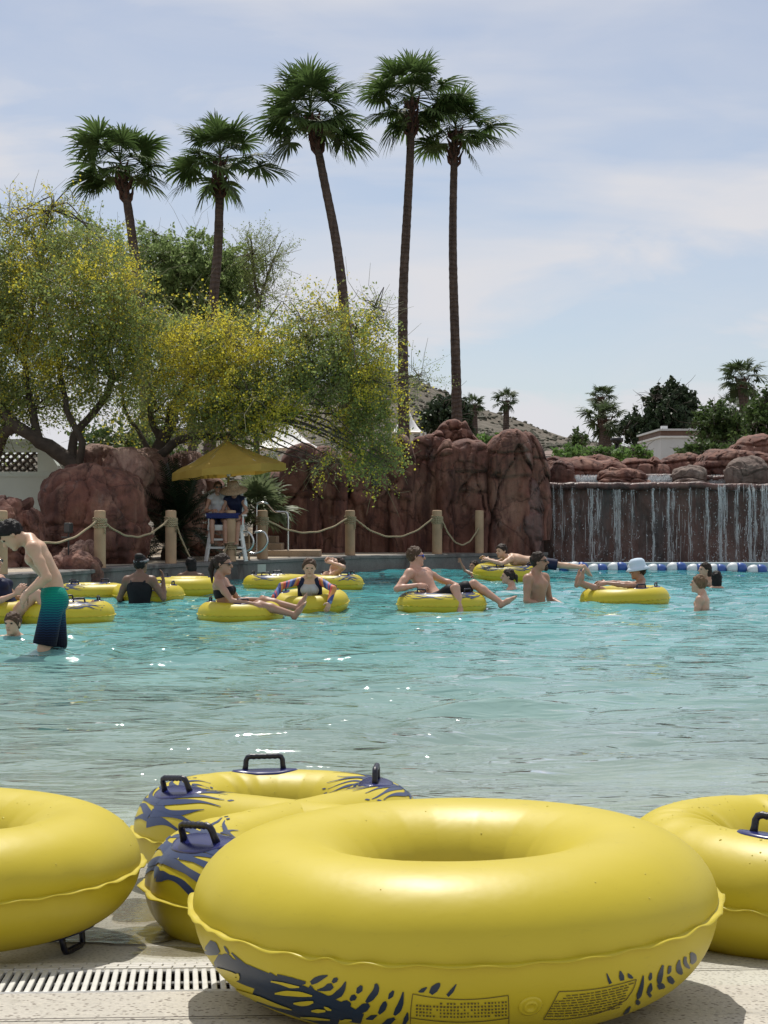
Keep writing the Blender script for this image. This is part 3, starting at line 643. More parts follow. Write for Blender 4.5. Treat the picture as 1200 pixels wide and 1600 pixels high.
link('rock_face', mesh_np('rock_face', np.stack([X, Y, Z], -1).reshape(-1, 3), grid_faces(90, 240), M['falls']), fall)
def ledge(name, x0, x1, yf, ztop, th, dep, seed, mat):
    xs = np.linspace(x0, x1, 260); a = np.linspace(0, 1, 26)
    prof = []                                                      # rounded lip: underside, nose, top
    for q in a:
        if q < .5: an = math.pi * (-.5 + q / .5); prof.append((-math.cos(an) * th * .55, math.sin(an) * th / 2))
        else: prof.append(((q - .5) / .5 * dep, th / 2))
    prof = [(dep, -th / 2)] + prof; pr = np.array(prof)
    X = np.repeat(xs[None], len(pr), 0); j = .07 * fbm(np.stack([xs * .8, xs * 0, xs * 0], -1), seed, 3); jz = .035 * fbm(np.stack([xs * 1.3, xs * 0 + 4, xs * 0], -1), seed + 3, 4)
    Y = yf + pr[:, :1] + j[None]; Z = ztop - th / 2 + pr[:, 1:] + jz[None] * np.where(pr[:, :1] < dep * .5, 1, .4)
    Z += .012 * fbm(np.stack([X * 5, Y * 5, Z * 5], -1), seed + 8, 3)
    return link(name, mesh_np(name, np.stack([X, Y, Z], -1).reshape(-1, 3), grid_faces(len(pr), 260), mat), fall)
ledge('lip', fx0 - .25, fx1, FY - .06, 1.85, .16, 1.1, 71, M['rock_wet'])
zl2 = CAM_H - (742 - 797) / FPX * 35.2
ledge('upper_lip', fx0 + .1, fx1, 35.1, zl2, .13, .8, 75, M['rock_wet'])
um = MB(); um.add([(fx0, 35.12, 1.5), (fx1, 35.12, 1.5), (fx1, 35.12, zl2 - .05), (fx0, 35.12, zl2 - .05)], [(0, 1, 2, 3)])
um.build('upper_face', M['falls'], fall)
t = NT('falling_water'); inf = t.n('ShaderNodeNewGeometry').outputs['Random Per Island']
df = t.bsdf((.84, .87, .88), .15, Specular_IOR_Level=.8)
tl = t.n('ShaderNodeBsdfTranslucent', {'Color': (.74, .80, .83)}).outputs[0]
a1 = t.n('ShaderNodeMixShader', {0: .45}); t.t.links.new(df, a1.inputs[1]); t.t.links.new(tl, a1.inputs[2])
trn = t.n('ShaderNodeBsdfTransparent').outputs[0]
a2 = t.n('ShaderNodeMixShader', {0: t.math('ADD', .03, t.math('MULTIPLY', t.math('POWER', inf, 3.), .80))}); t.t.links.new(trn, a2.inputs[1]); t.t.links.new(a1.outputs[0], a2.inputs[2])
M['fall_water'] = t.done(a2.outputs[0])
rr = np.random.default_rng(9)
def strands(streams, ztop, zbot, yf, name, throw=.12):
    V, F = [], []
    for (x, w_, dens) in streams:
        for _ in range(int(dens * 13)):
            z = ztop; xx = x + rr.normal(0, w_)
            z1 = ztop - rr.random() ** 1.45 * (ztop - zbot); L = rr.uniform(.06, .42) * (1 if rr.random() < .7 else 2)
            wd0 = rr.uniform(.003, .010); fallen = ztop - z1
            pts = []
            nseg = 5
            for k in range(nseg + 1):
                f = k / nseg; zc = z1 - L * f
                if zc < zbot: zc = zbot
                fl = ztop - zc
                pts.append((xx + .006 * math.sin(zc * 9 + x * 7) + rr.normal(0, .004) + w_ * .3 * rr.normal() * fl * .15, yf - throw * math.sqrt(max(fl, 0) / 1.8) + rr.normal(0, .008), zc, wd0 * (math.sin(math.pi * min(.97, f + .05)) + .15)))
            b = len(V)
            for (a, bb, c, ww) in pts: V.append((a - ww, bb, c)); V.append((a + ww * .3, bb - ww * 1.2, c)); V.append((a + ww, bb, c))
            for k in range(nseg):
                q = b + 3 * k; F.append((q, q + 1, q + 4, q + 3)); F.append((q + 1, q + 2, q + 5, q + 4))
        for _ in range(int(dens * 22)):                            # loose drops
            fl = rr.uniform(.1, ztop - zbot); zc = ztop - fl; s_ = rr.uniform(.004, .012)
            c = (x + rr.normal(0, w_ * 1.5 + .04 * fl), yf - throw * math.sqrt(fl / 1.8) + rr.normal(0, .03), zc)
            b = len(V)
            V += [(c[0] - s_, c[1], c[2]), (c[0], c[1] - s_, c[2]), (c[0] + s_, c[1], c[2]), (c[0], c[1], c[2] + s_ * 1.8), (c[0], c[1], c[2] - s_ * 1.8)]
            F += [(b, b + 1, b + 3, b + 3), (b + 1, b + 2, b + 3, b + 3), (b, b + 4, b + 1, b + 1), (b + 1, b + 4, b + 2, b + 2)]
    me = bpy.data.meshes.new(name); me.from_pydata(V, [], [tuple(dict.fromkeys(f)) for f in F]); me.materials.append(M['fall_water'])
    me.polygons.foreach_set('use_smooth', [True] * len(me.polygons)); me.update(); o = link(name, me, fall); o['kind'] = 'stuff'; return o
pxf = lambda q, d=FY: (q - 600) / FPX * d
main = [(864, .02, 2), (876, .03, 1.2), (893, .04, 3.), (922, .05, 6), (932, .04, 3), (960, .05, 5), (966, .03, 3), (985, .06, 2), (1018, .03, 5), (1042, .03, 5), (1048, .04, 2), (1075, .06, 2.5), (1102, .04, 5), (1122, .05, 9), (1130, .03, 4), (1148, .05, 4), (1168, .05, 8), (1176, .04, 4), (1190, .05, 5), (1196, .04, 4), (1230, .05, 6), (1262, .05, 4), (1240, .1, 4)]
strm = [(pxf(q), w_ * .6, dn * 1.9) for q, w_, dn in main]
strm += [(rr.uniform(fx0 + .1, fx1 - 1), rr.uniform(.02, .06), rr.uniform(.15, .7)) for _ in range(60)]
strands(strm, 1.84, .06, FY - .14, 'falling_stream')
strands([(rr.uniform(pxf(878, 35.1), pxf(938, 35.1)), .06, 3.4) for _ in range(40)] + [(rr.uniform(pxf(1016, 35.1), pxf(1046, 35.1)), .05, 3.4) for _ in range(24)] + [(rr.uniform(pxf(1112, 35.1), pxf(1140, 35.1)), .05, 4.2) for _ in range(24)], zl2 + .005, 1.84, 35.02, 'upper_stream', .08)
# splash and foam at the foot of the falls
sp = MB(); rq = random.Random(4)
for _ in range(420):
    q = rq.uniform(860, 1260) if rq.random() < .5 else rq.gauss(1160, 40); x = pxf(q); y = FY - .18 - abs(rq.gauss(0, .12)); z = .04 + abs(rq.gauss(0, .08)); s_ = rq.uniform(.006, .02)
    sp.add([(x - s_, y, z), (x, y - s_, z), (x + s_, y, z), (x, y, z + s_ * 1.5), (x, y + s_, z), (x, y, z - s_)], [(0, 1, 3), (1, 2, 3), (2, 4, 3), (4, 0, 3), (1, 0, 5), (2, 1, 5)])
s_o = sp.build('splash', M['fall_water'], fall); s_o['kind'] = 'stuff'
tr_ = MB(); tr_.box(((fx0 + 12) / 2, 32.95, -.45), (12 - fx0 + .1, .16, 1.16), bev=.015)
trough = tr_.build('trough_wall', plain('pale_trough_wall', (.36, .43, .46), .6, .15, 3), fall)
def lipb(label, x0, x1, y0, y1, d, seed, mat='rock', **kw): return boulder(label, x0, x1, y0, y1, d, seed, mat=mat, **kw)
lipb('squat red boulder sitting on the waterfall lip, nearest the tall rock wall', 938, 1018, 729, 766, 34.5, 81, 'rock', depth=.4, sink=.05, box=2.6, cracks=((.03, .04, .02),), rough=.11)
lipb('grey domed boulder sitting mid way along the waterfall lip', 1046, 1112, 724, 764, 34.5, 82, 'rock_grey', depth=.4, sink=.05, box=2.4, rough=.10)
lipb('tall rounded boulder sitting on the waterfall lip near the frame edge', 1140, 1206, 716, 762, 34.5, 83, 'rock_grey', depth=.45, sink=.05, box=2.8, rough=.10)
def ledge_rock(label, top, d, seed, **kw):
    top = [(top[0][0] - 10, top[0][1] - 8)] + top[1:-1] + [(top[-1][0] + 10, top[-1][1] - 8)]; o = slab_rock(top, d, seed, parent=None, name='boulder', **{**dict(depth=1.5, base=1.2, cell=.8, facet=.085, p=4.2, bulge=.10, er=.10), **kw}); return tag(o, label, 'boulder', 'red boulders of the rockwork')
ledge_rock('long red ledge rock behind the upper cascade near the tall wall', [(862, 750), (880, 722), (905, 716), (940, 719), (962, 716), (975, 735)], 36.0, 84, cracks=(735,))
ledge_rock('small domed rock on the ledge below the two stacked palms', [(906, 730), (918, 708), (940, 704), (958, 709), (970, 728)], 37.4, 85)
ledge_rock('pale red ledge rock below the lone dark pine', [(956, 742), (970, 722), (986, 711), (1012, 710), (1034, 718), (1044, 738)], 36.2, 86, cracks=(724,))
ledge_rock('ledge rock in front of the pale flat roofed building', [(1024, 742), (1036, 720), (1060, 709), (1090, 705), (1116, 712), (1128, 730)], 36.5, 87, cracks=(722,))
ledge_rock('long flat ledge rock behind the domed boulder', [(1092, 742), (1106, 716), (1130, 706), (1170, 702), (1215, 705), (1250, 720)], 36.1, 88, cracks=(721, 733))
ledge_rock('highest rounded red rock at the frame edge beneath the shrubs', [(1140, 716), (1152, 694), (1172, 684), (1205, 681), (1240, 688), (1270, 706)], 37.6, 89, cracks=(697,))
lipb('red rock slope between the tall wall and the waterfall', 846, 894, 718, 766, 34.6, 90, depth=.6, tilt=20, rough=.12)
# ------------------------------------------------------------------ palms
def frond_fan(seed, el, mat, pet=.95, blade=1.0, nleaf=34, name='frond', droop=1.0):
    """A fan leaf at the origin, growing along +X with elevation el (degrees)."""
    rq = random.Random(seed); V, F = [], []
    e = R(el); d0 = Vector((math.cos(e), 0, math.sin(e)))
    p = Vector((0, 0, 0)); pts = [p.copy()]; d = d0.copy()
    for i in range(6):
        d = (d + Vector((0, 0, -.055 * droop))).normalized(); p = p + d * pet / 6; pts.append(p.copy())
    side = Vector((0, 1, 0)); 
    roll = rq.uniform(-.5, .5)
    up = d.cross(side).normalized() * -1
    if up.z < 0: up = -up
    side, up = (side * math.cos(roll) + up * math.sin(roll)), (up * math.cos(roll) - side * math.sin(roll))
    for i in range(6):                                             # petiole: flat strip with a keel
        a, b = pts[i], pts[i + 1]; w = .026 - .0022 * i
        k = len(V); V += [a - side * w, a + side * w, a - up * w, b - side * w, b + side * w, b - up * w]
        F += [(k, k + 1, k + 4, k + 3), (k, k + 3, k + 5, k + 2), (k + 1, k + 2, k + 5, k + 4)]
    tip = pts[-1]
    for j in range(nleaf):
        if rq.random() < .07: continue
        f = j / (nleaf - 1) * 2 - 1; an = f * R(122) + rq.uniform(-.03, .03)
        L = blade * (1 - .30 * abs(f) ** 1.6) * rq.uniform(.74, 1.08)
        dl = d * math.cos(an) + side * math.sin(an) + up * (.20 * (1 - abs(f)) + rq.uniform(-.07, .07) - .10 * abs(f))
        dl.normalize(); q = tip.copy(); w0 = blade * .052 * 34 / nleaf * 1.15; k = len(V); n = 5
        cross = dl.cross(up).normalized()
        for s in range(n + 1):
            u = s / n; wv = w0 * (.22 + 1.75 * u if u < .5 else 2.0 * (1 - u) ** .75) * .62
            if s == n: wv = .002
            fold = up * (wv * (.55 if j % 2 else -.25))
            V += [q - cross * wv + fold, q + cross * wv + fold]
            g = .05 + (.78 * droop * max(0, u - .3) * rq.uniform(.6, 1.6))
            dl = (dl + Vector((0, 0, -1)) * g * .62).normalized(); q = q + dl * L / n
        for s in range(n): F.append((k + 2 * s, k + 2 * s + 1, k + 2 * s + 3, k + 2 * s + 2))
    me = bpy.data.meshes.new(name); me.from_pydata([tuple(v) for v in V], [], F); me.materials.append(mat); me.update(); return me
def frond_pinnate(seed, el, mat, L=1.0, nl=30, ll=.2, name='frond', droop=1.0):
    rq = random.Random(seed); V, F = [], []; e = R(el); d = Vector((math.cos(e), 0, math.sin(e))); p = Vector((0, 0, 0)); side = Vector((0, 1, 0))
    for i in range(nl):
        u = i / nl; a = p.copy(); d = (d + Vector((0, 0, -1)) * (.9 * droop / nl) * (1.1 if u > .3 else .6)).normalized(); p = p + d * L / nl
        w = .010 * (1 - u) + .003; up = d.cross(side); up = up if up.z > 0 else -up
        k = len(V); V += [a - side * w, a + side * w, p + side * w, p - side * w]; F.append((k, k + 1, k + 2, k + 3))
        if u < .12: continue
        l_ = ll * (math.sin(math.pi * min(1, .15 + u * .9)) * .8 + .25)
        for sg in (-1, 1):
            dl = (side * sg * .86 + d * .55 + up * .25 + Vector((0, 0, rq.uniform(-.12, .12)))).normalized(); m = p + dl * l_ * .5; tp = m + (dl - Vector((0, 0, .25 * droop))).normalized() * l_ * .55
            ww = .013; k = len(V); V += [p - d * ww, p + d * ww, m + d * ww * .8, m - d * ww * .8, tp]; F += [(k, k + 1, k + 2, k + 3), (k + 3, k + 2, k + 4)]
    me = bpy.data.meshes.new(name); me.from_pydata([tuple(v) for v in V], [], F); me.materials.append(mat); me.update(); return me
FAN = {}
def fan_set(key, mat, **kw):
    if key not in FAN: FAN[key] = [[frond_fan(100 * int(el + 90) + s, el, mat, **kw) for s in range(3)] for el in (78, 58, 38, 18, -2, -24, -50)]
    return FAN[key]
def trunk_sweep(pts, r0, r1, seed, flare=1.25, n=12, step=.10):
    """Trunk along a smooth path with leaf-scar rings."""
    P = [Vector(p) for p in pts]; out, rad = [], []; rq = random.Random(seed)
    def cr(i, u):
        a, b, c, d = (P[max(0, min(len(P) - 1, i + k))] for k in (-1, 0, 1, 2))
        return .5 * ((2 * b) + (c - a) * u + (2 * a - 5 * b + 4 * c - d) * u * u + (3 * b - a - 3 * c + d) * u ** 3)
    tot = sum((P[i + 1] - P[i]).length for i in range(len(P) - 1)); acc = 0
    for i in range(len(P) - 1):
        L = (P[i + 1] - P[i]).length; m = max(2, int(L / step))
        for k in range(m):
            f = (acc + L * k / m) / tot; r = r0 + (r1 - r0) * f; r *= 1 + (flare - 1) * math.exp(-f * 9)
            r *= 1 + (.035 if (len(out) % 3 == 0) else -.012) + rq.uniform(-.02, .02)
            out.append(cr(i, k / m)); rad.append(r)
        acc += L
    out.append(P[-1]); rad.append(r1); return out, rad
def palm(label, pxs, d, r0, r1, seed, nfr=30, size=1.0, key='frond', group='tall fan palms rising behind the palo verdes', spec=None, boots=1.1, hang=4, mat='frond', nleaf=34, name='palm_tree', cat='palm tree'):
    base = px(pxs[0][0], pxs[0][1], d); pts = [px(x, y, d) for x, y in pxs]
    root = thing(name, label, cat, base, 0, group); pts = [p - base for p in pts]
    pth, rad = trunk_sweep(pts, r0, r1, seed)
    mb = MB(); mb.tube(pth, rad, 12); mb.build('trunk', M['palm_trunk'], root, True)
    top = pts[-1]; ax = (pts[-1] - pts[-2]).normalized(); rq = random.Random(seed)
    if boots:
        bb = MB()
        for i in range(int(26 * boots)):                            # old leaf bases below the crown
            a = i * 2.4; h = -boots * i / (26 * boots) * .95; o_ = Vector((math.cos(a), math.sin(a), 0)); c = top + ax * h + o_ * r1 * .95
            bb.tube([c - o_ * .05 - Vector((0, 0, .10)), c + o_ * (.05 + .05 * rq.random()), c + o_ * (.10 + .07 * rq.random()) + Vector((0, 0, .16 + .08 * rq.random()))], [.06 * size, .05 * size, .015], 5)
        bb.build('leaf_bases', M['palm_boot'], root)
    sets = fan_set(key, M[mat], nleaf=nleaf); els = (78, 58, 38, 18, -2, -24, -50)
    plan = spec
    if plan is None:
        plan = []
        for i in range(nfr):
            f = i / nfr; el = 80 - 112 * f ** 1.15 + rq.uniform(-10, 10); plan.append((i * 137.5 + rq.uniform(-15, 15), el, rq.uniform(.85, 1.1)))
        for i in range(hang): plan.append((rq.uniform(0, 360), rq.uniform(-62, -40), rq.uniform(.8, .95)))
    for az, el, sc in plan:
        k = min(range(7), key=lambda q: abs(els[q] - el)); fo = link('frond', rq.choice(sets[k]), root, top + ax * (.05 + .25 * max(0, el) / 80) * size)
        fo.rotation_euler = (rq.uniform(-.15, .15), R(els[k] - el), R(az)); fo.scale = [sc * size] * 3
    return root
def autoplan(seed, n, side=(), low=()):
    rq = random.Random(seed); plan = []
    for i in range(n):
        f = i / n; el = 66 - 84 * f ** 1.05 + rq.uniform(-12, 12); plan.append((i * 137.5 + rq.uniform(-24, 24), el, rq.uniform(.74, 1.06) * (.80 if el > 45 else 1)))
    return plan + list(side)
# azimuth 0 = +X (to the frame's right edge), 180 = to the other side
palm('leftmost of the five tall fan palms, short with a drooping crown', [(236, 800), (222, 520), (214, 430), (201, 330), (189, 260)], 43, .19, .11, 31, size=.90, spec=autoplan(31, 30, ((178, -28, 1.0), (188, -42, 1.0), (165, -10, 1.05), (8, -10, .9), (20, 10, .95))))
palm('second tall fan palm from the frame edge, with separate drooping leaves under its crown', [(326, 800), (330, 600), (333, 480), (341, 380), (344, 252)], 43, .19, .11, 32, size=.93, spec=autoplan(32, 29, ((182, -25, 1.1), (200, -60, 1.0), (-25, -58, 1.0), (4, 2, 1.25), (170, -2, 1.0))))
palm('middle tall fan palm leaning with a bushy crown, trunk inside the palo verde', [(546, 760), (540, 520), (527, 390), (506, 280), (487, 184)], 43, .18, .11, 33, size=1.04, spec=autoplan(33, 37, ((180, -30, 1.0), (195, -45, 1.0), (-5, -30, 1.05), (10, -20, 1.1), (-12, -52, .9))))
palm('tallest fan palm with its gently curved trunk rising behind the rock wall', [(632, 730), (630, 600), (630, 460), (637, 320), (641, 240), (643, 158)], 45, .17, .11, 34, size=1.0, spec=autoplan(34, 34, ((200, -50, 1.05), (190, -62, 1.0), (8, 18, 1.15), (20, 10, 1.1), (-15, -50, 1.0))))
palm('slim fan palm nearest the open sky, standing over the rock wall peak', [(715, 720), (713, 600), (708, 420), (708, 320), (711, 206)], 46, .162, .105, 35, size=.93, spec=autoplan(35, 29, ((0, 15, 1.15), (12, 2, 1.05), (-12, -52, .95), (175, -20, 1.0))))
fg = 'small distant fan palms'
def spalm(label, pxs, d, s, seed, n=22, r=.16, hang=3, group=fg): palm(label, pxs, d, r * 1.3, r, seed, n, s, 'far', group, spec=autoplan(seed, n) + [(random.Random(seed + q).uniform(0, 360), -52, .85) for q in range(hang)], boots=.4, mat='frond_far', nleaf=20)
spalm('small distant palm on the hillside close to the slim tall palm', [(742, 690), (741, 640), (739, 634)], 88, .50, 41, 20, r=.15)
spalm('small distant palm standing alone against the hill slope', [(790, 690), (791, 650), (791, 626)], 92, .58, 42, 20)
spalm('upper palm of the pair above the waterfall hedge', [(943, 700), (941, 650), (939, 620)], 74, .47, 43, 22, r=.18)
spalm('squat lower palm of the pair above the waterfall hedge', [(946, 705), (946, 680), (945, 655)], 70, .78, 44, 24, r=.24)
spalm('distant palm standing highest over the shrubs at the frame edge', [(1166, 680), (1164, 640), (1159, 592)], 66, .72, 45, 26, r=.20)
spalm('low palm half hidden in the shrubs beside the dark pine', [(1145, 690), (1143, 655), (1141, 642)], 68, .55, 46, 20, r=.15)
spalm('tiny palm between the dark pine and the shrubs', [(1083, 690), (1084, 665), (1084, 655)], 80, .42, 47, 16, r=.12)

def rosette(name, label, cat, loc, meshes, n, seed, sc=1.0, elmax=80, elmin=0, group=None, els=(75, 50, 25, 0), stem=None):
    root = thing(name, label, cat, loc, 0, group); rq = random.Random(seed)
    mb = MB(); h = stem or .3; mb.tube([(0, 0, -.1), (0, 0, h * .5), (0, 0, h)], [.14, .13, .10], 9); mb.build('trunk', M['palm_boot'], root, True)
    for i in range(n):
        f = i / n; el = elmax - (elmax - elmin) * f + rq.uniform(-8, 8); k = min(range(len(els)), key=lambda q: abs(els[q] - el))
        o = link('frond', rq.choice(meshes[k]), root, (0, 0, h)); o.rotation_euler = (0, R(els[k] - el), R(i * 137.5 + rq.uniform(-12, 12))); s = sc * rq.uniform(.85, 1.1); o.scale = (s, s, s)
    return root
sago = [[frond_pinnate(300 + 10 * k + s, e, M['frond_sago'], 1.35, 34, .24) for s in range(2)] for k, e in enumerate((75, 50, 25, 0))]
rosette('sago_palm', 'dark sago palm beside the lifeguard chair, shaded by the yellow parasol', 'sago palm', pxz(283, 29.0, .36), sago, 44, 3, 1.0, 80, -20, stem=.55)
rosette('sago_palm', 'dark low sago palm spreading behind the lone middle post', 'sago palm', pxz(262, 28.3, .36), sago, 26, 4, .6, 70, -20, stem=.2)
sago2 = [[frond_pinnate(340 + 10 * k + s, e, M['frond'], 1.5, 30, .28) for s in range(2)] for k, e in enumerate((75, 50, 25, 0))]
rosette('date_palm_plant', 'feather leaved palm plant rising behind the yellow parasol', 'palm plant', pxz(410, 35.5, .9), sago2, 26, 5, .85, 84, 12, stem=.55)
rosette('date_palm_plant', 'shaded feather leaved plant below the parasol canopy', 'palm plant', pxz(370, 32.5, .5), sago2, 24, 6, .62, 80, 0, stem=.5)
grey = [[frond_fan(500 + 10 * k + s, e, M['frond_grey'], .45, .55, 18) for s in range(2)] for k, e in enumerate((75, 50, 25, 0))]
rosette('fan_palm_shrub', 'grey green fan palm shrub between the parasol and the rock wall', 'palm shrub', pxz(404, 31.6, .5), grey, 34, 7, .95, 80, -20, stem=.75)
rosette('fan_palm_shrub', 'sunlit fan palm shrub behind the parasol at the tree trunk', 'palm shrub', pxz(318, 34.0, .6), grey, 30, 8, 1.0, 80, -10, stem=.8)
brt = [[frond_fan(560 + 10 * k + s, e, M['leaf_bright'], .5, .6, 16) for s in range(2)] for k, e in enumerate((75, 50, 25, 0))]
rosette('fan_palm_shrub', 'bright fan leaved shrub at the foot of the dark pine', 'palm shrub', pxz(992, 46., 1.75), brt, 34, 9, .85, 80, -10, stem=.4)
rosette('fan_palm_shrub', 'broad fan leaved shrub beneath the pair of palms', 'palm shrub', pxz(930, 50., 1.75), brt, 30, 10, .75, 80, -10, stem=.4)

# ------------------------------------------------------------------ leafy trees
def leaves_np(C, size, seed, aspect=1.7, mat=None, name='foliage', parent=None, droop=.0):
    """One leaf-sized quad per row of C, each turned its own way."""
    r = np.random.default_rng(seed); n = len(C); s = size * r.uniform(.6, 1.35, (n, 1))
    a = r.normal(size=(n, 3)); a[:, 2] -= droop; a /= np.linalg.norm(a, axis=1, keepdims=True)
    b = np.cross(a, r.normal(size=(n, 3))); b /= np.linalg.norm(b, axis=1, keepdims=True) + 1e-9
    V = np.stack([C - a * s * aspect * .5, C + b * s * .5, C + a * s * aspect * .5, C - b * s * .5], 1).reshape(-1, 3)
    return link(name, mesh_np(name, V, np.arange(4 * n).reshape(-1, 4), mat, False), parent)
def blob_points(rq, c, r, ntw, per, reach, droop, spread=.05):
    """Leaf positions along many fine twigs that spring from inside an ellipsoid; also the twig lines."""
    c = np.array(c); r = np.array(r); d = rq.normal(size=(ntw, 3)); d /= np.linalg.norm(d, axis=1, keepdims=True)
    st = c + d * r * (rq.uniform(.15, 1, (ntw, 1)) ** .55) * .88
    dr = d * .9 + rq.normal(size=(ntw, 3)) * .55; dr[:, 2] -= droop; dr /= np.linalg.norm(dr, axis=1, keepdims=True)
    kp = noise(st * 1.5 + 4.2, 77) > rq.uniform(-.85, -.05, ntw); st, dr, d = st[kp], dr[kp], d[kp]; ntw = len(st)
    L = reach * rq.uniform(.45, 1.25, (ntw, 1)); P = []; prev = st.copy(); seg = [st.copy()]; K = 4
    for k in range(K):
        dr = dr + rq.normal(size=(ntw, 3)) * .16; dr[:, 2] -= droop * .28; dr /= np.linalg.norm(dr, axis=1, keepdims=True)
        prev = prev + dr * L / K; seg.append(prev.copy())
    seg = np.stack(seg, 1)
    u = rq.uniform(.1, K - .02, (ntw, per)); i = u.astype(int); f = (u - i)[..., None]; ar = np.arange(ntw)[:, None]
    pts = seg[ar, i] * (1 - f) + seg[ar, i + 1] * f + rq.normal(size=(ntw, per, 3)) * spread
    return pts.reshape(-1, 3), seg
def twig_mesh(segs, w0, name, mat, parent):
    V, F = [], []; b = 0
    for S_ in segs:
        n, k, _ = S_.shape; t = S_[:, -1] - S_[:, 0]; sd = np.cross(t, np.array([.2, 1, .1])); sd /= np.linalg.norm(sd, axis=1, keepdims=True) + 1e-9
        up = np.cross(t, sd); up /= np.linalg.norm(up, axis=1, keepdims=True) + 1e-9
        w = (w0 * np.linspace(1, .35, k))[None, :, None]
        tri = np.stack([S_ + sd[:, None] * w, S_ - sd[:, None] * w * .5 + up[:, None] * w * .87, S_ - sd[:, None] * w * .5 - up[:, None] * w * .87], 2)
        V.append(tri.reshape(-1, 3)); base = b + (np.arange(n)[:, None] * k + np.arange(k - 1)[None]).reshape(-1) * 3
        for j in range(3): F.append(np.stack([base + j, base + (j + 1) % 3, base + 3 + (j + 1) % 3, base + 3 + j], -1))
        b += n * k * 3
    return link(name, mesh_np(name, np.concatenate(V), np.concatenate(F), mat), parent)
def limb_tube(mb, pts, r0, r1, seed):
    rq = random.Random(seed); P = [Vector(p) for p in pts]; out, rad = trunk_sweep(P, r0, r1, seed, 1.15, step=.16)
    out = [p + Vector((rq.gauss(0, .02), rq.gauss(0, .02), rq.gauss(0, .02))) * (r0 / .12) for p in out]; mb.tube(out, rad, 9)
def leafy_tree(name, label, cat, d, base, limbs, blobs, seed, leaf='leaf_pv', flower=True, lsize=.034, dens=1.0, group=None, twig='twig', reach=.7, droop=.3, twigw=.0055, kids='branch'):
    """limbs: list of (pixel polyline with depth offsets, r0, r1); blobs: (px, py, rx, ry, depth offset, depth radius, weight, share of blossom)."""
    b0 = px(base[0], base[1], d); root = thing(name, label, cat, b0, 0, group); rq = np.random.default_rng(seed); mb = MB()
    ends = []
    for i, (pl, r0, r1) in enumerate(limbs):
        pts = [px(q[0], q[1], d + (q[2] if len(q) > 2 else 0)) - b0 for q in pl]; limb_tube(mb, pts, r0, r1, seed + i); ends += [np.array(p) for p in pts[1:]]
    ends = np.array(ends); L, Fl, segs, mids = [], [], [], []
    for (x, y, rx, ry, dz, rd, w, fl) in blobs:
        c = px(x, y, d + dz) - b0; s = (d + dz) / FPX; r_ = (rx * s, rd, ry * s)
        area = (rx * s) * (ry * s) * 3.14; ntw = max(20, int(area * 165 * w * dens)); per = 30
        pts, seg = blob_points(rq, c, r_, ntw, per, reach, droop); segs.append(seg)
        if flower and fl > 0:
            cl = np.clip(.45 + 1.7 * noise(pts * 1.35 + 9, seed), 0, 1); sel = rq.random(len(pts)) < 1.15 * fl * (.30 + 1.8 * cl); L.append(pts[~sel]); Fl.append(pts[sel])
        else: L.append(pts)
        # a secondary limb from the nearest main limb point into the blob
        cc = np.array(c); e = ends[np.argmin(((ends - cc) ** 2).sum(1) + 4 * np.maximum(0, ends[:, 2] - cc[2]) ** 2)]
        for k in range(3):
            tgt = cc + rq.normal(size=3) * np.array(r_) * .5; m1 = e * .6 + tgt * .4 + rq.normal(size=3) * .18; m1[2] += .12
            ll = np.linalg.norm(tgt - e); limb_tube(mb, [e, m1, tgt], min(.035, .012 + .009 * ll), .006, seed + k)
        fine = cc + rq.normal(size=(26, 3)) * np.array(r_) * .45; far = fine + (fine - cc) * .8 + rq.normal(size=(26, 3)) * .25
        mid = (fine + far) / 2 + rq.normal(size=(26, 3)) * .07; mids.append(np.stack([cc + (fine - cc) * .2, fine, mid, far], 1))
    mb.build('trunk', M['bark'], root, True)
    tw = twig_mesh(segs, twigw * .6, 'twigs', M[twig], root); br_ = twig_mesh(mids, twigw * 1.5, 'branches', M[twig], root); tw['kind'] = br_['kind'] = 'stuff'
    f = leaves_np(np.concatenate(L), lsize, seed + 1, 1.8, M[leaf], 'foliage', root); f['kind'] = 'stuff'
    if Fl:
        Fa = np.concatenate(Fl)
        if len(Fa): fo = leaves_np(Fa, lsize * 1.05, seed + 2, 1.15, M['flower'], 'blossom', root); fo['kind'] = 'stuff'
    return root
pvg = 'palo verde trees in yellow blossom'
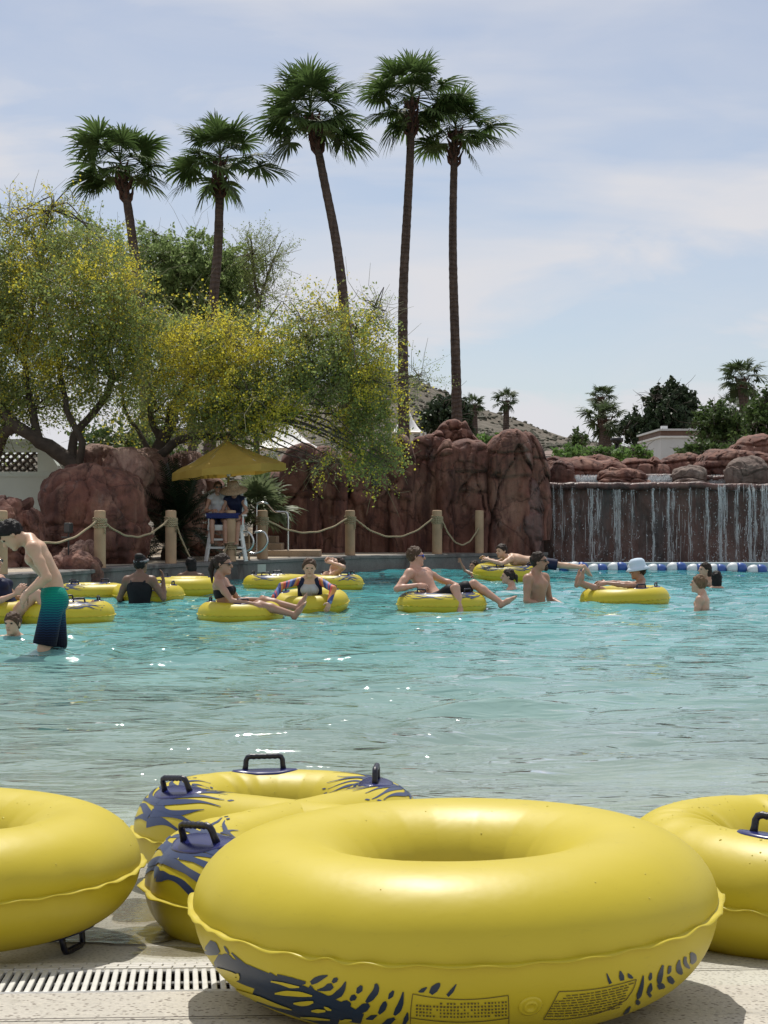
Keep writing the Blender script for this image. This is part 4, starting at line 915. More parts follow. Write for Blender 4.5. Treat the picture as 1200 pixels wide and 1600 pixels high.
# the big tree at the frame edge whose trunk leans over the boulder
leafy_tree('palo_verde_tree', 'yellow blossoming palo verde with a trunk leaning over the massive boulder', 'palo verde tree', 28.5, (112, 735),
    [([(140, 760), (112, 722, .0), (60, 690, -.2), (22, 662, -.3), (-30, 610, -.2)], .17, .08), ([(112, 722), (118, 680, .2), (150, 640, .3), (175, 600, .4), (160, 540, .2)], .09, .04), ([(122, 730), (128, 690, -.2), (105, 640, -.3), (90, 560, -.3), (70, 470, 0)], .07, .03),
     ([(60, 690, -.2), (50, 640, -.1), (38, 560, .2), (60, 440, .3), (75, 330, .5)], .08, .02), ([(22, 662, -.3), (0, 690, .2), (-15, 720, .2)], .12, .12)],
    [(10, 560, 70, 90, 0, 1.2, 1.0, .16), (55, 470, 75, 70, -.4, 1.2, 1.0, .25), (140, 480, 80, 70, -.6, 1.2, 1.15, .62), (175, 440, 55, 45, -.4, .9, 1.1, .62), (205, 490, 38, 60, -.6, .8, 1.0, .5), (100, 540, 80, 60, -.3, 1.2, 1.0, .5),
     (70, 400, 60, 60, .3, 1.1, .75, .2), (135, 395, 48, 46, .6, 1.0, .7, .12), (40, 350, 30, 40, .4, .6, .35, .35), (85, 325, 26, 22, .4, .5, .55, .6), (15, 345, 18, 22, .2, .4, .4, .6), (10, 430, 30, 60, .2, .8, .7, .25), (150, 372, 26, 26, .8, .6, .4, .08),
     (-40, 480, 70, 120, .2, 1.4, .9, .15), (60, 610, 80, 42, .2, 1.1, .62, .06), (170, 590, 60, 50, .2, 1.0, .6, .10), (-20, 640, 60, 40, .4, 1.0, .6, .03), (215, 560, 40, 50, 0, .8, .6, .22)], 71, group=pvg, dens=1.0)
leafy_tree('palo_verde_tree', 'widest palo verde, sweeping yellow blossom over the parasol and rock wall', 'palo verde tree', 29.5, (216, 850),
    [([(205, 880), (212, 800, 0), (222, 745, .1), (252, 690, .2), (276, 640, .2), (300, 580, .2)], .20, .09), ([(222, 745), (262, 700, -.4), (310, 680, -.6), (350, 685, -.9), (400, 650, -1.), (450, 600, -1)], .10, .035), ([(252, 690, .2), (235, 650, .3), (245, 590, .5), (270, 520, .5)], .07, .03),
     ([(276, 640, .2), (330, 590, -.2), (400, 560, -.4), (480, 530, -.4), (560, 520, -.2)], .07, .02), ([(238, 715), (215, 670, .3), (195, 640, .4), (190, 600, .4)], .06, .025)],
    [(300, 540, 55, 50, -.8, .9, 1.1, .6), (360, 530, 60, 45, -1.0, .9, 1.1, .55), (325, 600, 62, 55, -1.1, .9, 1.15, .5), (390, 600, 55, 60, -1.2, .9, 1.1, .45), (420, 630, 50, 42, -1.3, .8, .85, .35), (360, 650, 55, 35, -1.2, .8, .9, .3), (445, 560, 50, 55, -.9, .9, 1.0, .3),
     (500, 545, 55, 45, -.6, .9, 1.0, .32), (560, 560, 45, 55, -.5, .8, 1.0, .45), (545, 620, 50, 50, -.7, .8, 1.0, .35), (492, 612, 48, 40, -1., .8, .8, .3), (590, 600, 28, 60, -.4, .6, .8, .45), (575, 680, 40, 50, -.6, .6, .85, .3), (595, 715, 20, 34, -.5, .4, .55, .3), (530, 690, 35, 40, -.7, .6, .6, .25),
     (520, 490, 50, 28, -.3, .7, .6, .25), (470, 500, 40, 25, -.4, .6, .6, .2), (270, 560, 40, 60, .3, .8, .7, .25), (240, 610, 40, 45, .6, .8, .6, .08), (505, 722, 28, 20, -.8, .4, .35, .3), (590, 500, 32, 22, -.2, .4, .25, .1), (300, 655, 40, 25, .2, .7, .5, .12), (250, 650, 40, 30, .9, .8, .5, .1)], 72, group=pvg, dens=1.0)
leafy_tree('mesquite_tree', 'pale green leafy mesquite behind the second tall palm', 'tree', 47, (300, 790),
    [([(300, 790), (300, 650, 0), (290, 520, 0), (270, 440, .2)], .18, .06), ([(300, 640), (330, 520, -.2), (345, 430, 0)], .10, .03)],
    [(262, 410, 40, 42, 0, 1.3, 1.0, 0), (316, 402, 50, 40, .4, 1.3, 1.0, 0), (360, 430, 38, 55, .2, 1.1, 1.0, 0), (300, 450, 70, 60, .2, 1.5, 1.1, 0), (240, 470, 45, 70, .4, 1.2, .8, 0), (370, 490, 45, 50, .2, 1.1, .9, 0), (235, 380, 22, 30, 0, .7, .6, 0), (300, 520, 80, 40, .3, 1.4, .8, 0), (190, 420, 40, 60, 1, 1.2, .7, 0), (115, 375, 45, 45, 1.5, 1.2, .7, 0)], 73, 'leaf_pv2', False, .068, .40)
leafy_tree('bare_tree', 'nearly bare wispy tree top between the mesquite and the middle palm', 'tree', 46, (402, 790),
    [([(402, 790), (400, 600, 0), (404, 480, 0), (398, 440, 0), (394, 400, .1), (392, 372, 0)], .12, .02), ([(404, 480), (418, 430, .2), (432, 396, .2), (440, 378, .2)], .05, .012), ([(400, 540), (420, 500, -.2), (440, 470, -.2)], .05, .012)],
    [(392, 400, 22, 32, 0, .6, .9, 0), (425, 410, 24, 30, .1, .6, .9, 0), (410, 455, 30, 30, 0, .6, .8, 0)], 74, 'leaf_pv', False, .028, .5, twig='twig', reach=.8, droop=-.35, twigw=.009)
leafy_tree('bare_tree', 'wispy bare branch tips sticking out above the middle palm trunk', 'tree', 31, (585, 760),
    [([(585, 760), (575, 600), (570, 520), (585, 480)], .06, .015)], [(588, 480, 24, 14, 0, .4, .8, 0), (655, 590, 16, 16, .3, .3, .5, 0)], 75, 'leaf_pv', False, .02, .5, reach=.6, droop=-.05, twigw=.006)
leafy_tree('shrub', 'leafy green shrub low behind the boulders under the palo verdes', 'shrub', 33, (200, 760), [([(200, 760), (200, 720), (195, 690)], .06, .03)], [(190, 700, 40, 28, 0, .8, 1.0, .1), (150, 690, 30, 20, .3, .6, .8, 0), (235, 700, 30, 25, .2, .6, .8, 0)], 76, 'leaf_mid', True, .06, .7)
# far trees beyond the rocks
leafy_tree('pine_tree', 'dark rounded pine behind the pale flat roofed building', 'pine tree', 64, (1032, 720),
    [([(1032, 730), (1032, 680), (1035, 640), (1040, 615)], .3, .08)],
    [(1050, 618, 22, 14, 0, 1.2, 1.3, 0), (1025, 622, 17, 12, .3, 1.2, 1.2, 0), (1068, 628, 16, 13, .2, 1., 1.2, 0), (1035, 640, 26, 16, -.3, 1.5, 1.3, 0), (1060, 650, 24, 16, 0, 1.4, 1.3, 0), (1005, 660, 26, 14, .2, 1.4, 1.2, 0), (1030, 675, 40, 20, 0, 1.6, 1.2, 0), (985, 672, 15, 10, .2, .8, 1, 0), (1020, 695, 36, 18, 0, 1.5, 1., 0)], 77, 'leaf_dark', False, .11, .42, twig='bark', reach=.45, droop=-.1, twigw=.012)
leafy_tree('dark_shrub_tree', 'dark green shrub tree behind the rock wall peak and slim palm', 'tree', 60, (690, 720), [([(690, 720), (690, 670), (692, 640)], .15, .05)],
    [(690, 645, 22, 18, 0, 1, 1.2, 0), (712, 650, 20, 22, .2, 1, 1.2, 0), (672, 660, 15, 16, 0, .8, 1.1, 0), (700, 670, 32, 20, 0, 1.2, 1, 0), (728, 668, 8, 10, 0, .5, .8, 0)], 78, 'leaf_dark', False, .10, .5, twig='bark', reach=.4, droop=-.1, twigw=.012)
leafy_tree('shrub_tree', 'tall grey green shrub beside the pale flat roofed building', 'tree', 50, (1130, 720), [([(1130, 730), (1130, 690), (1120, 660)], .12, .04), ([(1130, 700), (1150, 670)], .08, .03)],
    [(1115, 665, 22, 22, 0, 1., 1.2, 0), (1140, 668, 26, 20, .2, 1.1, 1.2, 0), (1120, 690, 34, 18, -.2, 1.1, 1.2, 0), (1165, 672, 24, 24, .3, 1.1, 1.2, 0), (1185, 655, 16, 22, .4, .8, 1.0, 0), (1178, 630, 6, 20, .4, .3, .6, 0), (1118, 645, 14, 10, 0, .5, .8, 0)], 79, 'leaf_mid', False, .075, .6, twig='bark', reach=.4, droop=-.2, twigw=.01)
leafy_tree('shrub_tree', 'broad green shrub filling the frame edge above the highest rock', 'tree', 47, (1196, 720), [([(1196, 730), (1196, 690), (1200, 640)], .12, .04)],
    [(1195, 655, 22, 26, 0, 1, 1.2, 0), (1215, 650, 30, 30, .3, 1.2, 1.2, 0), (1190, 680, 30, 16, 0, .9, 1.2, 0), (1200, 630, 12, 14, .2, .5, .9, 0), (1235, 670, 30, 34, .2, 1.2, 1.1, 0)], 80, 'leaf_mid', False, .075, .6, twig='bark', reach=.4, droop=-.2, twigw=.01)
def hedge(label, blobs, d, seed, leaf, ls=.075):
    x = blobs[0][0]; return leafy_tree('shrub', label, 'shrub', d, (x, 725), [([(x, 730), (x, 712), (x + 2, 700)], .07, .03)], [(a, b, c, e, 0, .7, 1.3, 0) for a, b, c, e in blobs], seed, leaf, False, ls, .8, 'shrubs behind the waterfall rocks', 'bark', .22, -.1, .008)
hedge('bright green shrub where the rock slope meets the hedge', [(897, 712, 16, 9), (880, 714, 12, 6)], 44, 81, 'leaf_bright')
hedge('dark upright cypress like shrub above the rock slope', [(906, 692, 6, 14), (900, 704, 9, 8)], 48, 82, 'leaf_mid')
hedge('leafy shrub beneath the squat lower palm', [(934, 708, 16, 6), (960, 710, 12, 5)], 46, 83, 'leaf_bright')
hedge('low leafy shrub in front of the dark pine', [(1000, 709, 14, 6), (978, 711, 12, 5)], 44, 84, 'leaf_bright')
hedge('grey green shrub in front of the pale flat roofed building', [(1092, 704, 14, 7), (1112, 704, 16, 7), (1076, 709, 12, 4)], 42, 85, 'leaf_mid')
hedge('small bright shrub on the hillside gap between rock peaks', [(770, 690, 16, 6), (756, 694, 12, 5)], 50, 86, 'leaf_bright')
hedge('olive shrub hugging the highest frame edge rock', [(1150, 704, 20, 9), (1172, 696, 16, 9)], 42, 87, 'leaf_mid')
# ------------------------------------------------------------------ inflatable tubes
class TubeShape:
    """Inflated tube swept round a ring or a figure of eight; S(t, v) is its skin: t along the curve (0..1), v round the section
    (0 = outer seam, 90 degrees = top, 180 = inner seam)."""
    def __init__(s, Rm, r, D=0.0, flat=.94, wr=.4, seed=1, flat_low=None):
        s.flat_low = flat_low or flat
        s.Rm, s.r, s.D, s.flat, s.wr, s.seed = Rm, r, D, flat, wr, seed
        n = 1440
        if D == 0:
            a = np.linspace(0, 2 * np.pi, n, endpoint=False); P = np.stack([np.cos(a), np.sin(a)], -1) * Rm
        else:
            al = math.asin(Rm / D); L = math.sqrt(D * D - Rm * Rm); arc = Rm * (math.pi + 2 * al); tot = 4 * L + 2 * arc
            q = np.linspace(0, tot, n, endpoint=False); P = np.zeros((n, 2))
            th0 = math.pi / 2 - al                                  # direction of the straight crossing strand
            for i, w in enumerate(q):
                half, w_ = (0, w) if w < tot / 2 else (1, w - tot / 2)
                sg = 1 if half == 0 else -1
                dirv = np.array([math.sin(al), math.cos(al)])       # leaves the origin towards +y, to the +x side
                if w_ < L: p = dirv * w_
                elif w_ < L + arc:
                    b = -al + (w_ - L) / Rm; p = np.array([math.cos(b) * Rm, D + math.sin(b) * Rm])
                else: p = np.array([-dirv[0], dirv[1]]) * (2 * L + arc - w_)
                P[i] = p * (np.array([1, 1]) if half == 0 else np.array([1, -1]))
            if True:                                                # second lobe runs on from the crossing
                pass
            for _ in range(40): P = (np.roll(P, 1, 0) + 2 * P + np.roll(P, -1, 0)) / 4
        s.P = P; T = np.roll(P, -1, 0) - np.roll(P, 1, 0); T /= np.linalg.norm(T, axis=1, keepdims=True)
        s.N = np.stack([T[:, 1], -T[:, 0]], -1); s.n = n
        s.len = float(np.linalg.norm(np.roll(P, -1, 0) - P, axis=1).sum())
    def _c(s, t):
        x = (np.asarray(t, float) % 1.0) * s.n; i = np.floor(x).astype(int); f = (x - i)[..., None]; i %= s.n; j = (i + 1) % s.n
        p = s.P[i] * (1 - f) + s.P[j] * f; nn = s.N[i] * (1 - f) + s.N[j] * f
        return p, nn / np.linalg.norm(nn, axis=-1, keepdims=True)
    def S(s, t, v, off=0.0):
        t = np.asarray(t, float); v = np.asarray(v, float); t, v = np.broadcast_arrays(t, v)
        p, nn = s._c(t); u = t * s.len
        cv, sv = np.cos(v), np.sin(v)
        g_in = np.exp(-((np.abs(((v + np.pi) % (2 * np.pi)) - np.pi) - np.pi) / (1.1 + .14 * s.wr)) ** 2)       # round the inner seam
        g_out = np.exp(-((((v + np.pi) % (2 * np.pi)) - np.pi) / .42) ** 2)
        q = np.stack([p[..., 0] * 6, p[..., 1] * 6, u * 0], -1)
        ph = u * 62 + 3.2 * noise(q, s.seed); am = .6 + .8 * noise(q * .7, s.seed + 2)
        pl = np.abs(np.sin(ph / 2)) ** (.55 + .4 * s.wr)
        rr_ = s.r * (1 - s.wr * (.055 * g_in * am * (1 - pl) + .06 * g_out * am * (1 - np.abs(np.sin(ph / 3.1)))) + .004 * noise(q * .4, s.seed + 4))
        a = rr_ + off; b = rr_ * np.where(sv > 0, s.flat, s.flat_low) + off
        sgn = 1.0
        return np.stack([p[..., 0] + nn[..., 0] * a * cv, p[..., 1] + nn[..., 1] * a * cv, b * sv], -1)
    def normal(s, t, v):
        e = .002; a = s.S(t + e / s.len, v) - s.S(t - e / s.len, v); b = s.S(t, v + e / s.r) - s.S(t, v - e / s.r)
        n = np.cross(a, b); n /= np.linalg.norm(n, axis=-1, keepdims=True); return n if s.D == 0 or True else n
    def outward(s, t, v):
        p, nn = s._c(np.asarray(t, float)); v = np.asarray(v, float)
        return np.stack([nn[..., 0] * np.cos(v), nn[..., 1] * np.cos(v), np.sin(v) * np.ones_like(nn[..., 0])], -1)
    def mesh(s, name, mat, nt=None, nv=56):
        nt = nt or int(s.len * 110); t = np.arange(nt) / nt; v = np.arange(nv) / nv * 2 * np.pi
        P = s.S(t[:, None], v[None, :]).reshape(-1, 3)
        i = np.arange(nt)[:, None]; k = np.arange(nv)[None]; F = np.stack([i * nv + k, ((i + 1) % nt) * nv + k, ((i + 1) % nt) * nv + (k + 1) % nv, i * nv + (k + 1) % nv], -1).reshape(-1, 4)
        return mesh_np(name, P, F, mat)
    def fin(s, name, mat, v0=0.0, w=.016, waves=1.0, nt=None):
        """The welded flange: a wavy fin that stands off the seam."""
        nt = nt or int(s.len * 300); t = np.arange(nt) / nt; p, nn = s._c(t); u = t * s.len; c = math.cos(v0)
        base = s.S(t, np.full(nt, v0)); q = np.stack([p[:, 0] * 7, p[:, 1] * 7, p[:, 0] * 0], -1)
        ph = u * 104 + 2.6 * noise(q, 5); am = .5 + .7 * np.abs(noise(q * .6, 7))
        z = np.sin(ph) * .0042 * am * waves; ww = w * (1 + .22 * np.cos(ph * .5 + 1)); out = np.concatenate([nn * c, np.zeros((nt, 1))], 1)
        R_ = [base - out * .004 + np.array([0, 0, .0035]), base + out * ww[:, None] * .5 + np.stack([z * 0, z * 0, z * .5 + .002], -1), base + out * ww[:, None] + np.stack([z * 0, z * 0, z + .0012], -1),
              base + out * ww[:, None] + np.stack([z * 0, z * 0, z - .0012], -1), base + out * ww[:, None] * .5 + np.stack([z * 0, z * 0, z * .5 - .002], -1), base - out * .004 - np.array([0, 0, .0035])]
        V = np.stack(R_, 1).reshape(-1, 3); m = len(R_); i = np.arange(nt)[:, None]; k = np.arange(m - 1)[None]
        F = np.stack([i * m + k, ((i + 1) % nt) * m + k, ((i + 1) % nt) * m + k + 1, i * m + k + 1], -1).reshape(-1, 4)
        return mesh_np(name, V, F, mat)
    def ribbon(s, path, layer=0):
        """path: (t metres, v metres, half width) -> vertices and quads lying on the skin."""
        P = np.array(path, float); n = len(P); x = np.linspace(0, n - 1, max(10, n * 4)); ip = lambda c: np.interp(x, np.arange(n), P[:, c])
        def sm(a):
            for _ in range(3): a = np.concatenate([a[:1], (a[:-2] + 2 * a[1:-1] + a[2:]) / 4, a[-1:]])
            return a
        a, b, w = sm(ip(0)), sm(ip(1)), ip(2); da, db = np.gradient(a), np.gradient(b); L = np.hypot(da, db) + 1e-9; na, nb = -db / L, da / L
        rows = [s.S((a + na * w * k) / s.len, (b + nb * w * k) / s.r, .0011 + .00035 * layer) for k in (-1, -.4, .4, 1)]
        V = np.stack(rows, 1).reshape(-1, 3); m = len(a); i = np.arange(m - 1)[:, None] * 4 + np.arange(3)[None]
        return V, np.stack([i, i + 1, i + 5, i + 4], -1).reshape(-1, 4)
def splash_paths(rq, t0, v0, span, reach, n=15, sgn=1, w=1.0):
    """Wave-like tiger stripes fanning from a solid root; all in metres on the skin."""
    out = []
    for i in range(n):
        f = (i + .5) / n; vs_ = v0 + (f - .5) * span; L = reach * (.6 + .4 * math.sin(math.pi * f)) * rq.uniform(.7, 1.2); c = (f - .5) * 1.1 + .35
        x = t0; pts = []; k = 8; wmax = span / n * rq.uniform(.38, .52) * w; ph = rq.uniform(0, 6)
        brk = rq.random() < .45
        for j in range(k + 1):
            u = j / k; a = x + sgn * u * L; b = vs_ + c * .20 * u * u * L * 2 + .012 * math.sin(u * 5 + ph)
            prof = (1 - u ** 2.2) * (.80 + .28 * math.sin(u * 8 + ph)) if u > .2 else 1.1
            pts.append((a, b, max(.0012, wmax * prof)))
        out.append(pts)
        if brk:
            b0 = pts[-1]; out.append([(b0[0] + sgn * .012, b0[1], .001), (b0[0] + sgn * .022, b0[1] + .002, wmax * .45), (b0[0] + sgn * .036, b0[1] + .004, .001)])
    return out
def handle(sh, t_m, v_m, root, tw=0.0, size=1.0):
    """Glossy oval patch welded on the skin with a rigid U grip (a sub-part)."""
    n = 36; V = [sh.S(t_m / sh.len, v_m / sh.r, .0045 * size)]; rings = (.45, .8, .95, 1.0); offs_ = (.0045, .0045, .004, .0005)
    for q, of in zip(rings, offs_):
        for k in range(n):
            a = 2 * math.pi * k / n; x, y = .115 * size * math.cos(a) * q, .058 * size * math.sin(a) * q
            x, y = x * math.cos(tw) - y * math.sin(tw), x * math.sin(tw) + y * math.cos(tw)
            V.append(sh.S((t_m + x) / sh.len, (v_m + y) / sh.r, of * size))
    F = [(0, 1 + k, 1 + (k + 1) % n) for k in range(n)]
    for r_ in range(3):
        for k in range(n): F.append((1 + r_ * n + k, 1 + (r_ + 1) * n + k, 1 + (r_ + 1) * n + (k + 1) % n, 1 + r_ * n + (k + 1) % n))
    me = bpy.data.meshes.new('handle_patch'); me.from_pydata([tuple(v) for v in V], [], F); me.materials.append(M['navy_vinyl']); me.polygons.foreach_set('use_smooth', [True] * len(F)); me.update()
    patch = link('handle', me, root)
    c = Vector(V[0]); up = Vector(sh.outward(t_m / sh.len, v_m / sh.r)).normalized()
    e = sh.S((t_m + .02 * math.cos(tw)) / sh.len, (v_m + .02 * math.sin(tw)) / sh.r) - sh.S((t_m - .02 * math.cos(tw)) / sh.len, (v_m - .02 * math.sin(tw)) / sh.r); ax = Vector(e).normalized(); ax = (ax - up * ax.dot(up)).normalized(); bx = up.cross(ax)
    mb = MB(); hw, hh = .064 * size, .043 * size; pr = []
    for a, h in ((-hw - .004, -.012), (-hw, .012), (-hw + .001, hh - .014), (-hw + .006, hh - .004), (-hw + .018, hh)): pr.append(c + ax * a + up * h)
    for k in range(1, 10): pr.append(c + ax * (-hw + .018 + (2 * hw - .036) * k / 10) + up * (hh - (.0022 if k % 2 else 0)))
    for a, h in ((hw - .018, hh), (hw - .006, hh - .004), (hw - .001, hh - .014), (hw, .012), (hw + .004, -.012)): pr.append(c + ax * a + up * h)
    rad = [.0115 * size] + [.0095 * size] * (len(pr) - 2) + [.0115 * size]
    mb.tube(pr, rad, 10); mb.build('grip', M['black_plastic'], patch, True)
    return patch
TUBES = {}
def make_tube(label, cat, loc, rz, Rm, r, D=0.0, handles=(), splash=(), seed=1, wr=.4, flip=False, group='yellow inflatable tubes', tilt=(0, 0), fine=True, flat=.94, waves=1.0, flat_low=None):
    name = 'double_tube' if D else 'swim_tube'
    root = thing(name, label, cat, loc, 0, group)
    q = Quaternion((0, 0, 1), rz); q = Quaternion((1, 0, 0), tilt[0]) @ Quaternion((0, 1, 0), tilt[1]) @ q
    if flip: q = q @ Quaternion((1, 0, 0), math.pi)
    root.rotation_mode = 'QUATERNION'; root.rotation_quaternion = q
    sh = TubeShape(Rm, r, D, flat, wr, seed, flat_low)
    link('inflated_ring', sh.mesh('inflated_ring', M['yellow'], nv=72 if fine else 40), root)
    link('seam_flange', sh.fin('seam_flange', M['yellow'], 0.0, .0125 if fine else .012, waves), root)
    link('inner_seam', sh.fin('inner_seam', M['yellow'], math.pi, .016 if D else .007, .6), root)
    rq = random.Random(seed * 7 + 1); lay = 0
    for (t0, v0, span, reach, sg) in splash:
        V, F, b = [], [], 0
        for pth in splash_paths(rq, t0, v0, span, reach, sgn=sg, n=12):
            v, f = sh.ribbon(pth, lay % 5); V.append(v); F.append(f + b); b += len(v); lay += 1
        ps_ = link('printed_stripes', mesh_np('printed_stripes', np.concatenate(V), np.concatenate(F), M['blue_print']), root); ps_['kind'] = 'stuff'
    for hd_ in handles: handle(sh, hd_[0], hd_[1], root, *hd_[2:])
    bpy.context.view_layer.update()
    return root, sh
def on_ground(x, y, raise_=0.0): return (x, y, float(gz(y)) + raise_)
# ---- the big plain tube lying upside down in front
FR, Fr = .352, .176
front, fsh = make_tube('largest yellow tube, lying print side down with text panels low on its side', 'swim tube', (.142, 3.13, .27 + .197), R(10), FR, Fr, 0, seed=3, wr=.35, flip=True, tilt=(-R(1.2), R(-1.0)), flat=.98, flat_low=.765, waves=.85,
    handles=((FR * R(-60), math.pi / 2 * Fr + .02, 0), (FR * R(-110), math.pi / 2 * Fr + .02, 0)))
def hit(root, sh, x, y):
    """Skin coordinates (metres along, metres round) of the tube where the sight line of picture pixel x, y meets it: used to lay its print out."""
    mi = root.matrix_world.inverted(); o = mi @ Vector((0, 0, CAM_H)); d = (mi @ px(x, y, 1.0) - o).normalized(); tt = o.length - sh.Rm - sh.r - .1
    for _ in range(80):
        p = o + d * tt; rho = math.hypot(p.x, p.y); fz = sh.flat if p.z > 0 else sh.flat_low; ds = math.hypot(rho - sh.Rm, p.z / fz) - sh.r
        if ds < .0005: break
        tt += max(.0003, ds * .7)
        if tt > 9: return None
    if ds > .02: return None
    a = math.atan2(p.y, p.x); v = math.atan2(p.z / fz, rho - sh.Rm)
    return (-a if False else a) % (2 * math.pi) * sh.Rm, v * sh.r
def print_strokes(root, sh, strokes, name, mat, layer=0):
    """Each stroke (pixel path with half width) is laid on the skin through its two edges, so that it keeps its outline."""
    V, F = [], []; b = 0; mi = root.matrix_world.inverted()
    for k, st_ in enumerate(strokes):
        P = np.array(st_, float); n = len(P); m = max(4, n * 3); u = np.linspace(0, n - 1, m); x, y, w = (np.interp(u, np.arange(n), P[:, c]) for c in range(3))
        for _ in range(2 if m > 6 else 0):
            for a_ in (x, y): a_[1:-1] = (a_[:-2] + 2 * a_[1:-1] + a_[2:]) / 4
        dx, dy = np.gradient(x), np.gradient(y); L = np.hypot(dx, dy) + 1e-9; nx_, ny_ = -dy / L, dx / L; rows = []
        for i in range(m):
            hs_ = [hit(root, sh, x[i] + nx_[i] * w[i] * q, y[i] + ny_[i] * w[i] * q) for q in (-1, -.35, .35, 1)]
            if all(h_ is not None for h_ in hs_): rows.append([sh.S(h_[0] / sh.len, h_[1] / sh.r, .0010 + .00035 * (layer + .12 * (k % 6))) for h_ in hs_])
            elif len(rows) > 1: break
            else: rows = []
        if len(rows) < 2: continue
        v = np.array(rows).reshape(-1, 3); i = np.arange(len(rows) - 1)[:, None] * 4 + np.arange(3)[None]; V.append(v); F.append(np.stack([i, i + 1, i + 5, i + 4], -1).reshape(-1, 4) + b); b += len(v)
    if V: o = link(name, mesh_np(name, np.concatenate(V), np.concatenate(F), mat), root); o['kind'] = 'stuff'; return o
# navy wave print: a solid sweep at the lower left with torn tips, then separate drops (x, y, half width in picture pixels)
navy = [
 [(309, 1466, 2), (318, 1474, 9), (330, 1483, 12), (341, 1490, 3)], [(311, 1476, 3), (322, 1495, 6), (336, 1512, 9), (350, 1525, 12)],
 [(322, 1492, 5), (345, 1505, 13), (380, 1522, 16), (415, 1535, 15), (460, 1552, 16), (500, 1568, 15), (540, 1583, 13), (566, 1592, 8)],
 [(330, 1512, 6), (356, 1532, 12), (392, 1548, 14), (440, 1566, 15), (490, 1582, 15), (530, 1594, 14)], [(345, 1528, 4), (380, 1552, 12), (420, 1572, 14), (470, 1590, 14), (510, 1602, 12)],
 [(370, 1550, 3), (400, 1570, 10), (440, 1590, 12), (480, 1604, 10)], [(346, 1500, 6), (352, 1496, 7), (360, 1506, 7)],
 [(349, 1479, 1), (353, 1485, 2.2), (357, 1491, 1)], [(361, 1489, 1), (372, 1500, 2.4), (381, 1508, 3), (388, 1512, 1)], [(393, 1511, 1), (402, 1518, 3), (413, 1524, 1)], [(421, 1520, 1), (426, 1524, 2), (432, 1527, .8)],
 [(433, 1523, 1), (442, 1528, 4), (456, 1533, 5), (470, 1536, 4), (477, 1536, 2)], [(485, 1537, 3), (492, 1533, 5), (500, 1529, 4), (511, 1525, 1)], [(519, 1536, 2), (523, 1532, 4), (527, 1529, 2)],
 [(495, 1548, 1), (505, 1547, 3), (514, 1543, 6), (519, 1540, 4)], [(508, 1559, 2), (519, 1560, 4), (530, 1553, 6), (536, 1545, 4), (540, 1534, 1)], [(480, 1546, 8), (490, 1553, 4)],
 [(529, 1569, 2), (537, 1570, 6), (545, 1568, 6), (547, 1566, 2)], [(547, 1563, 2), (552, 1559, 5), (556, 1556, 3)], [(558, 1552, 2), (562, 1546, 5), (565, 1540, 2)],
 [(572, 1566, 2), (579, 1560, 5), (587, 1550, 5), (589, 1542, 4), (587, 1537, 2)], [(550, 1584, 1), (560, 1580, 5), (570, 1574, 7), (577, 1570, 3)], [(572, 1592, 1), (581, 1590, 4), (589, 1586, 1)], [(592, 1584, 2), (598, 1576, 5), (602, 1567, 4), (604, 1566, 2)],
 [(607, 1561, 1), (611, 1555, 4), (615, 1548, 1.5)], [(616, 1586, 2), (622, 1578, 5), (627, 1567, 4), (630, 1550, 1)], [(598, 1602, 3), (608, 1596, 5), (617, 1591, 2)], [(630, 1602, 2), (635, 1592, 4), (637, 1582, 1)],
 [(654, 1550, 1), (660, 1548, 3.5), (667, 1543, 1)], [(673, 1553, 3), (678, 1546, 6), (685, 1539, 4), (687, 1536, 1)], [(699, 1556, 2.5), (706, 1549, 3), (713, 1538, .8)],
 [(948, 1521, .8), (951, 1530, 2), (954, 1537, 2.5)], [(969, 1517, 1), (971, 1525, 4), (972, 1532, 3.2)], [(981, 1521, 1), (984, 1526, 3.4), (989, 1528, 1)],
 [(1005, 1524, .8), (1003, 1540, 3), (998, 1556, 4), (996, 1561, 1)], [(995, 1562, 2), (997, 1567, 4), (999, 1569, 2)], [(1017, 1520, 1.5), (1016, 1528, 3), (1015, 1532, 1)], [(1017, 1536, 1), (1016, 1545, 4), (1012, 1552, 2)], [(1013, 1556, 4), (1017, 1553, 3)],
 [(1036, 1508, 1.4), (1032, 1522, 4), (1030, 1534, 4), (1028, 1537, 1)], [(1028, 1543, 4), (1034, 1540, 5), (1038, 1544, 2)], [(1047, 1509, 2), (1046, 1517, 3), (1044, 1522, 1)], [(1045, 1526, 3), (1048, 1532, 5), (1053, 1536, 3)],
 [(1062, 1500, 1), (1060, 1510, 4), (1062, 1518, 5), (1066, 1522, 2)], [(1071, 1495, 2), (1070, 1504, 3), (1074, 1510, 3), (1078, 1513, 1)], [(1079, 1489, 2), (1083, 1493, 5), (1084, 1500, 5), (1080, 1506, 2)],
 [(985, 1572, 1), (980, 1580, 3), (974, 1585, 1)]]
sl = [[(338, 1512, 1), (348, 1518, 4), (360, 1524, 6), (371, 1529, 6), (370, 1521, 3)], [(368, 1546, 1), (384, 1553, 3), (405, 1560, 4), (430, 1570, 3), (456, 1577, .8)], [(400, 1570, .8), (420, 1578, 2), (445, 1588, 2), (462, 1593, .8)], [(430, 1552, 1), (446, 1551, 4), (470, 1553, 4), (488, 1556, 1)],
      [(459, 1567, 1), (470, 1568, 3.4), (482, 1567, 3.5), (490, 1565, 1.5)], [(487, 1579, 1), (497, 1579, 3), (509, 1579, 1.5)], [(470, 1589, .8), (490, 1591, 2.4), (516, 1593, 1)], [(424, 1533, 1), (440, 1536, 2), (455, 1541, 3), (468, 1542, 1)], [(507, 1573, 1), (512, 1576, 2.4), (518, 1578, 1)], [(530, 1596, 1), (540, 1594, 2.6), (550, 1593, 1)]]
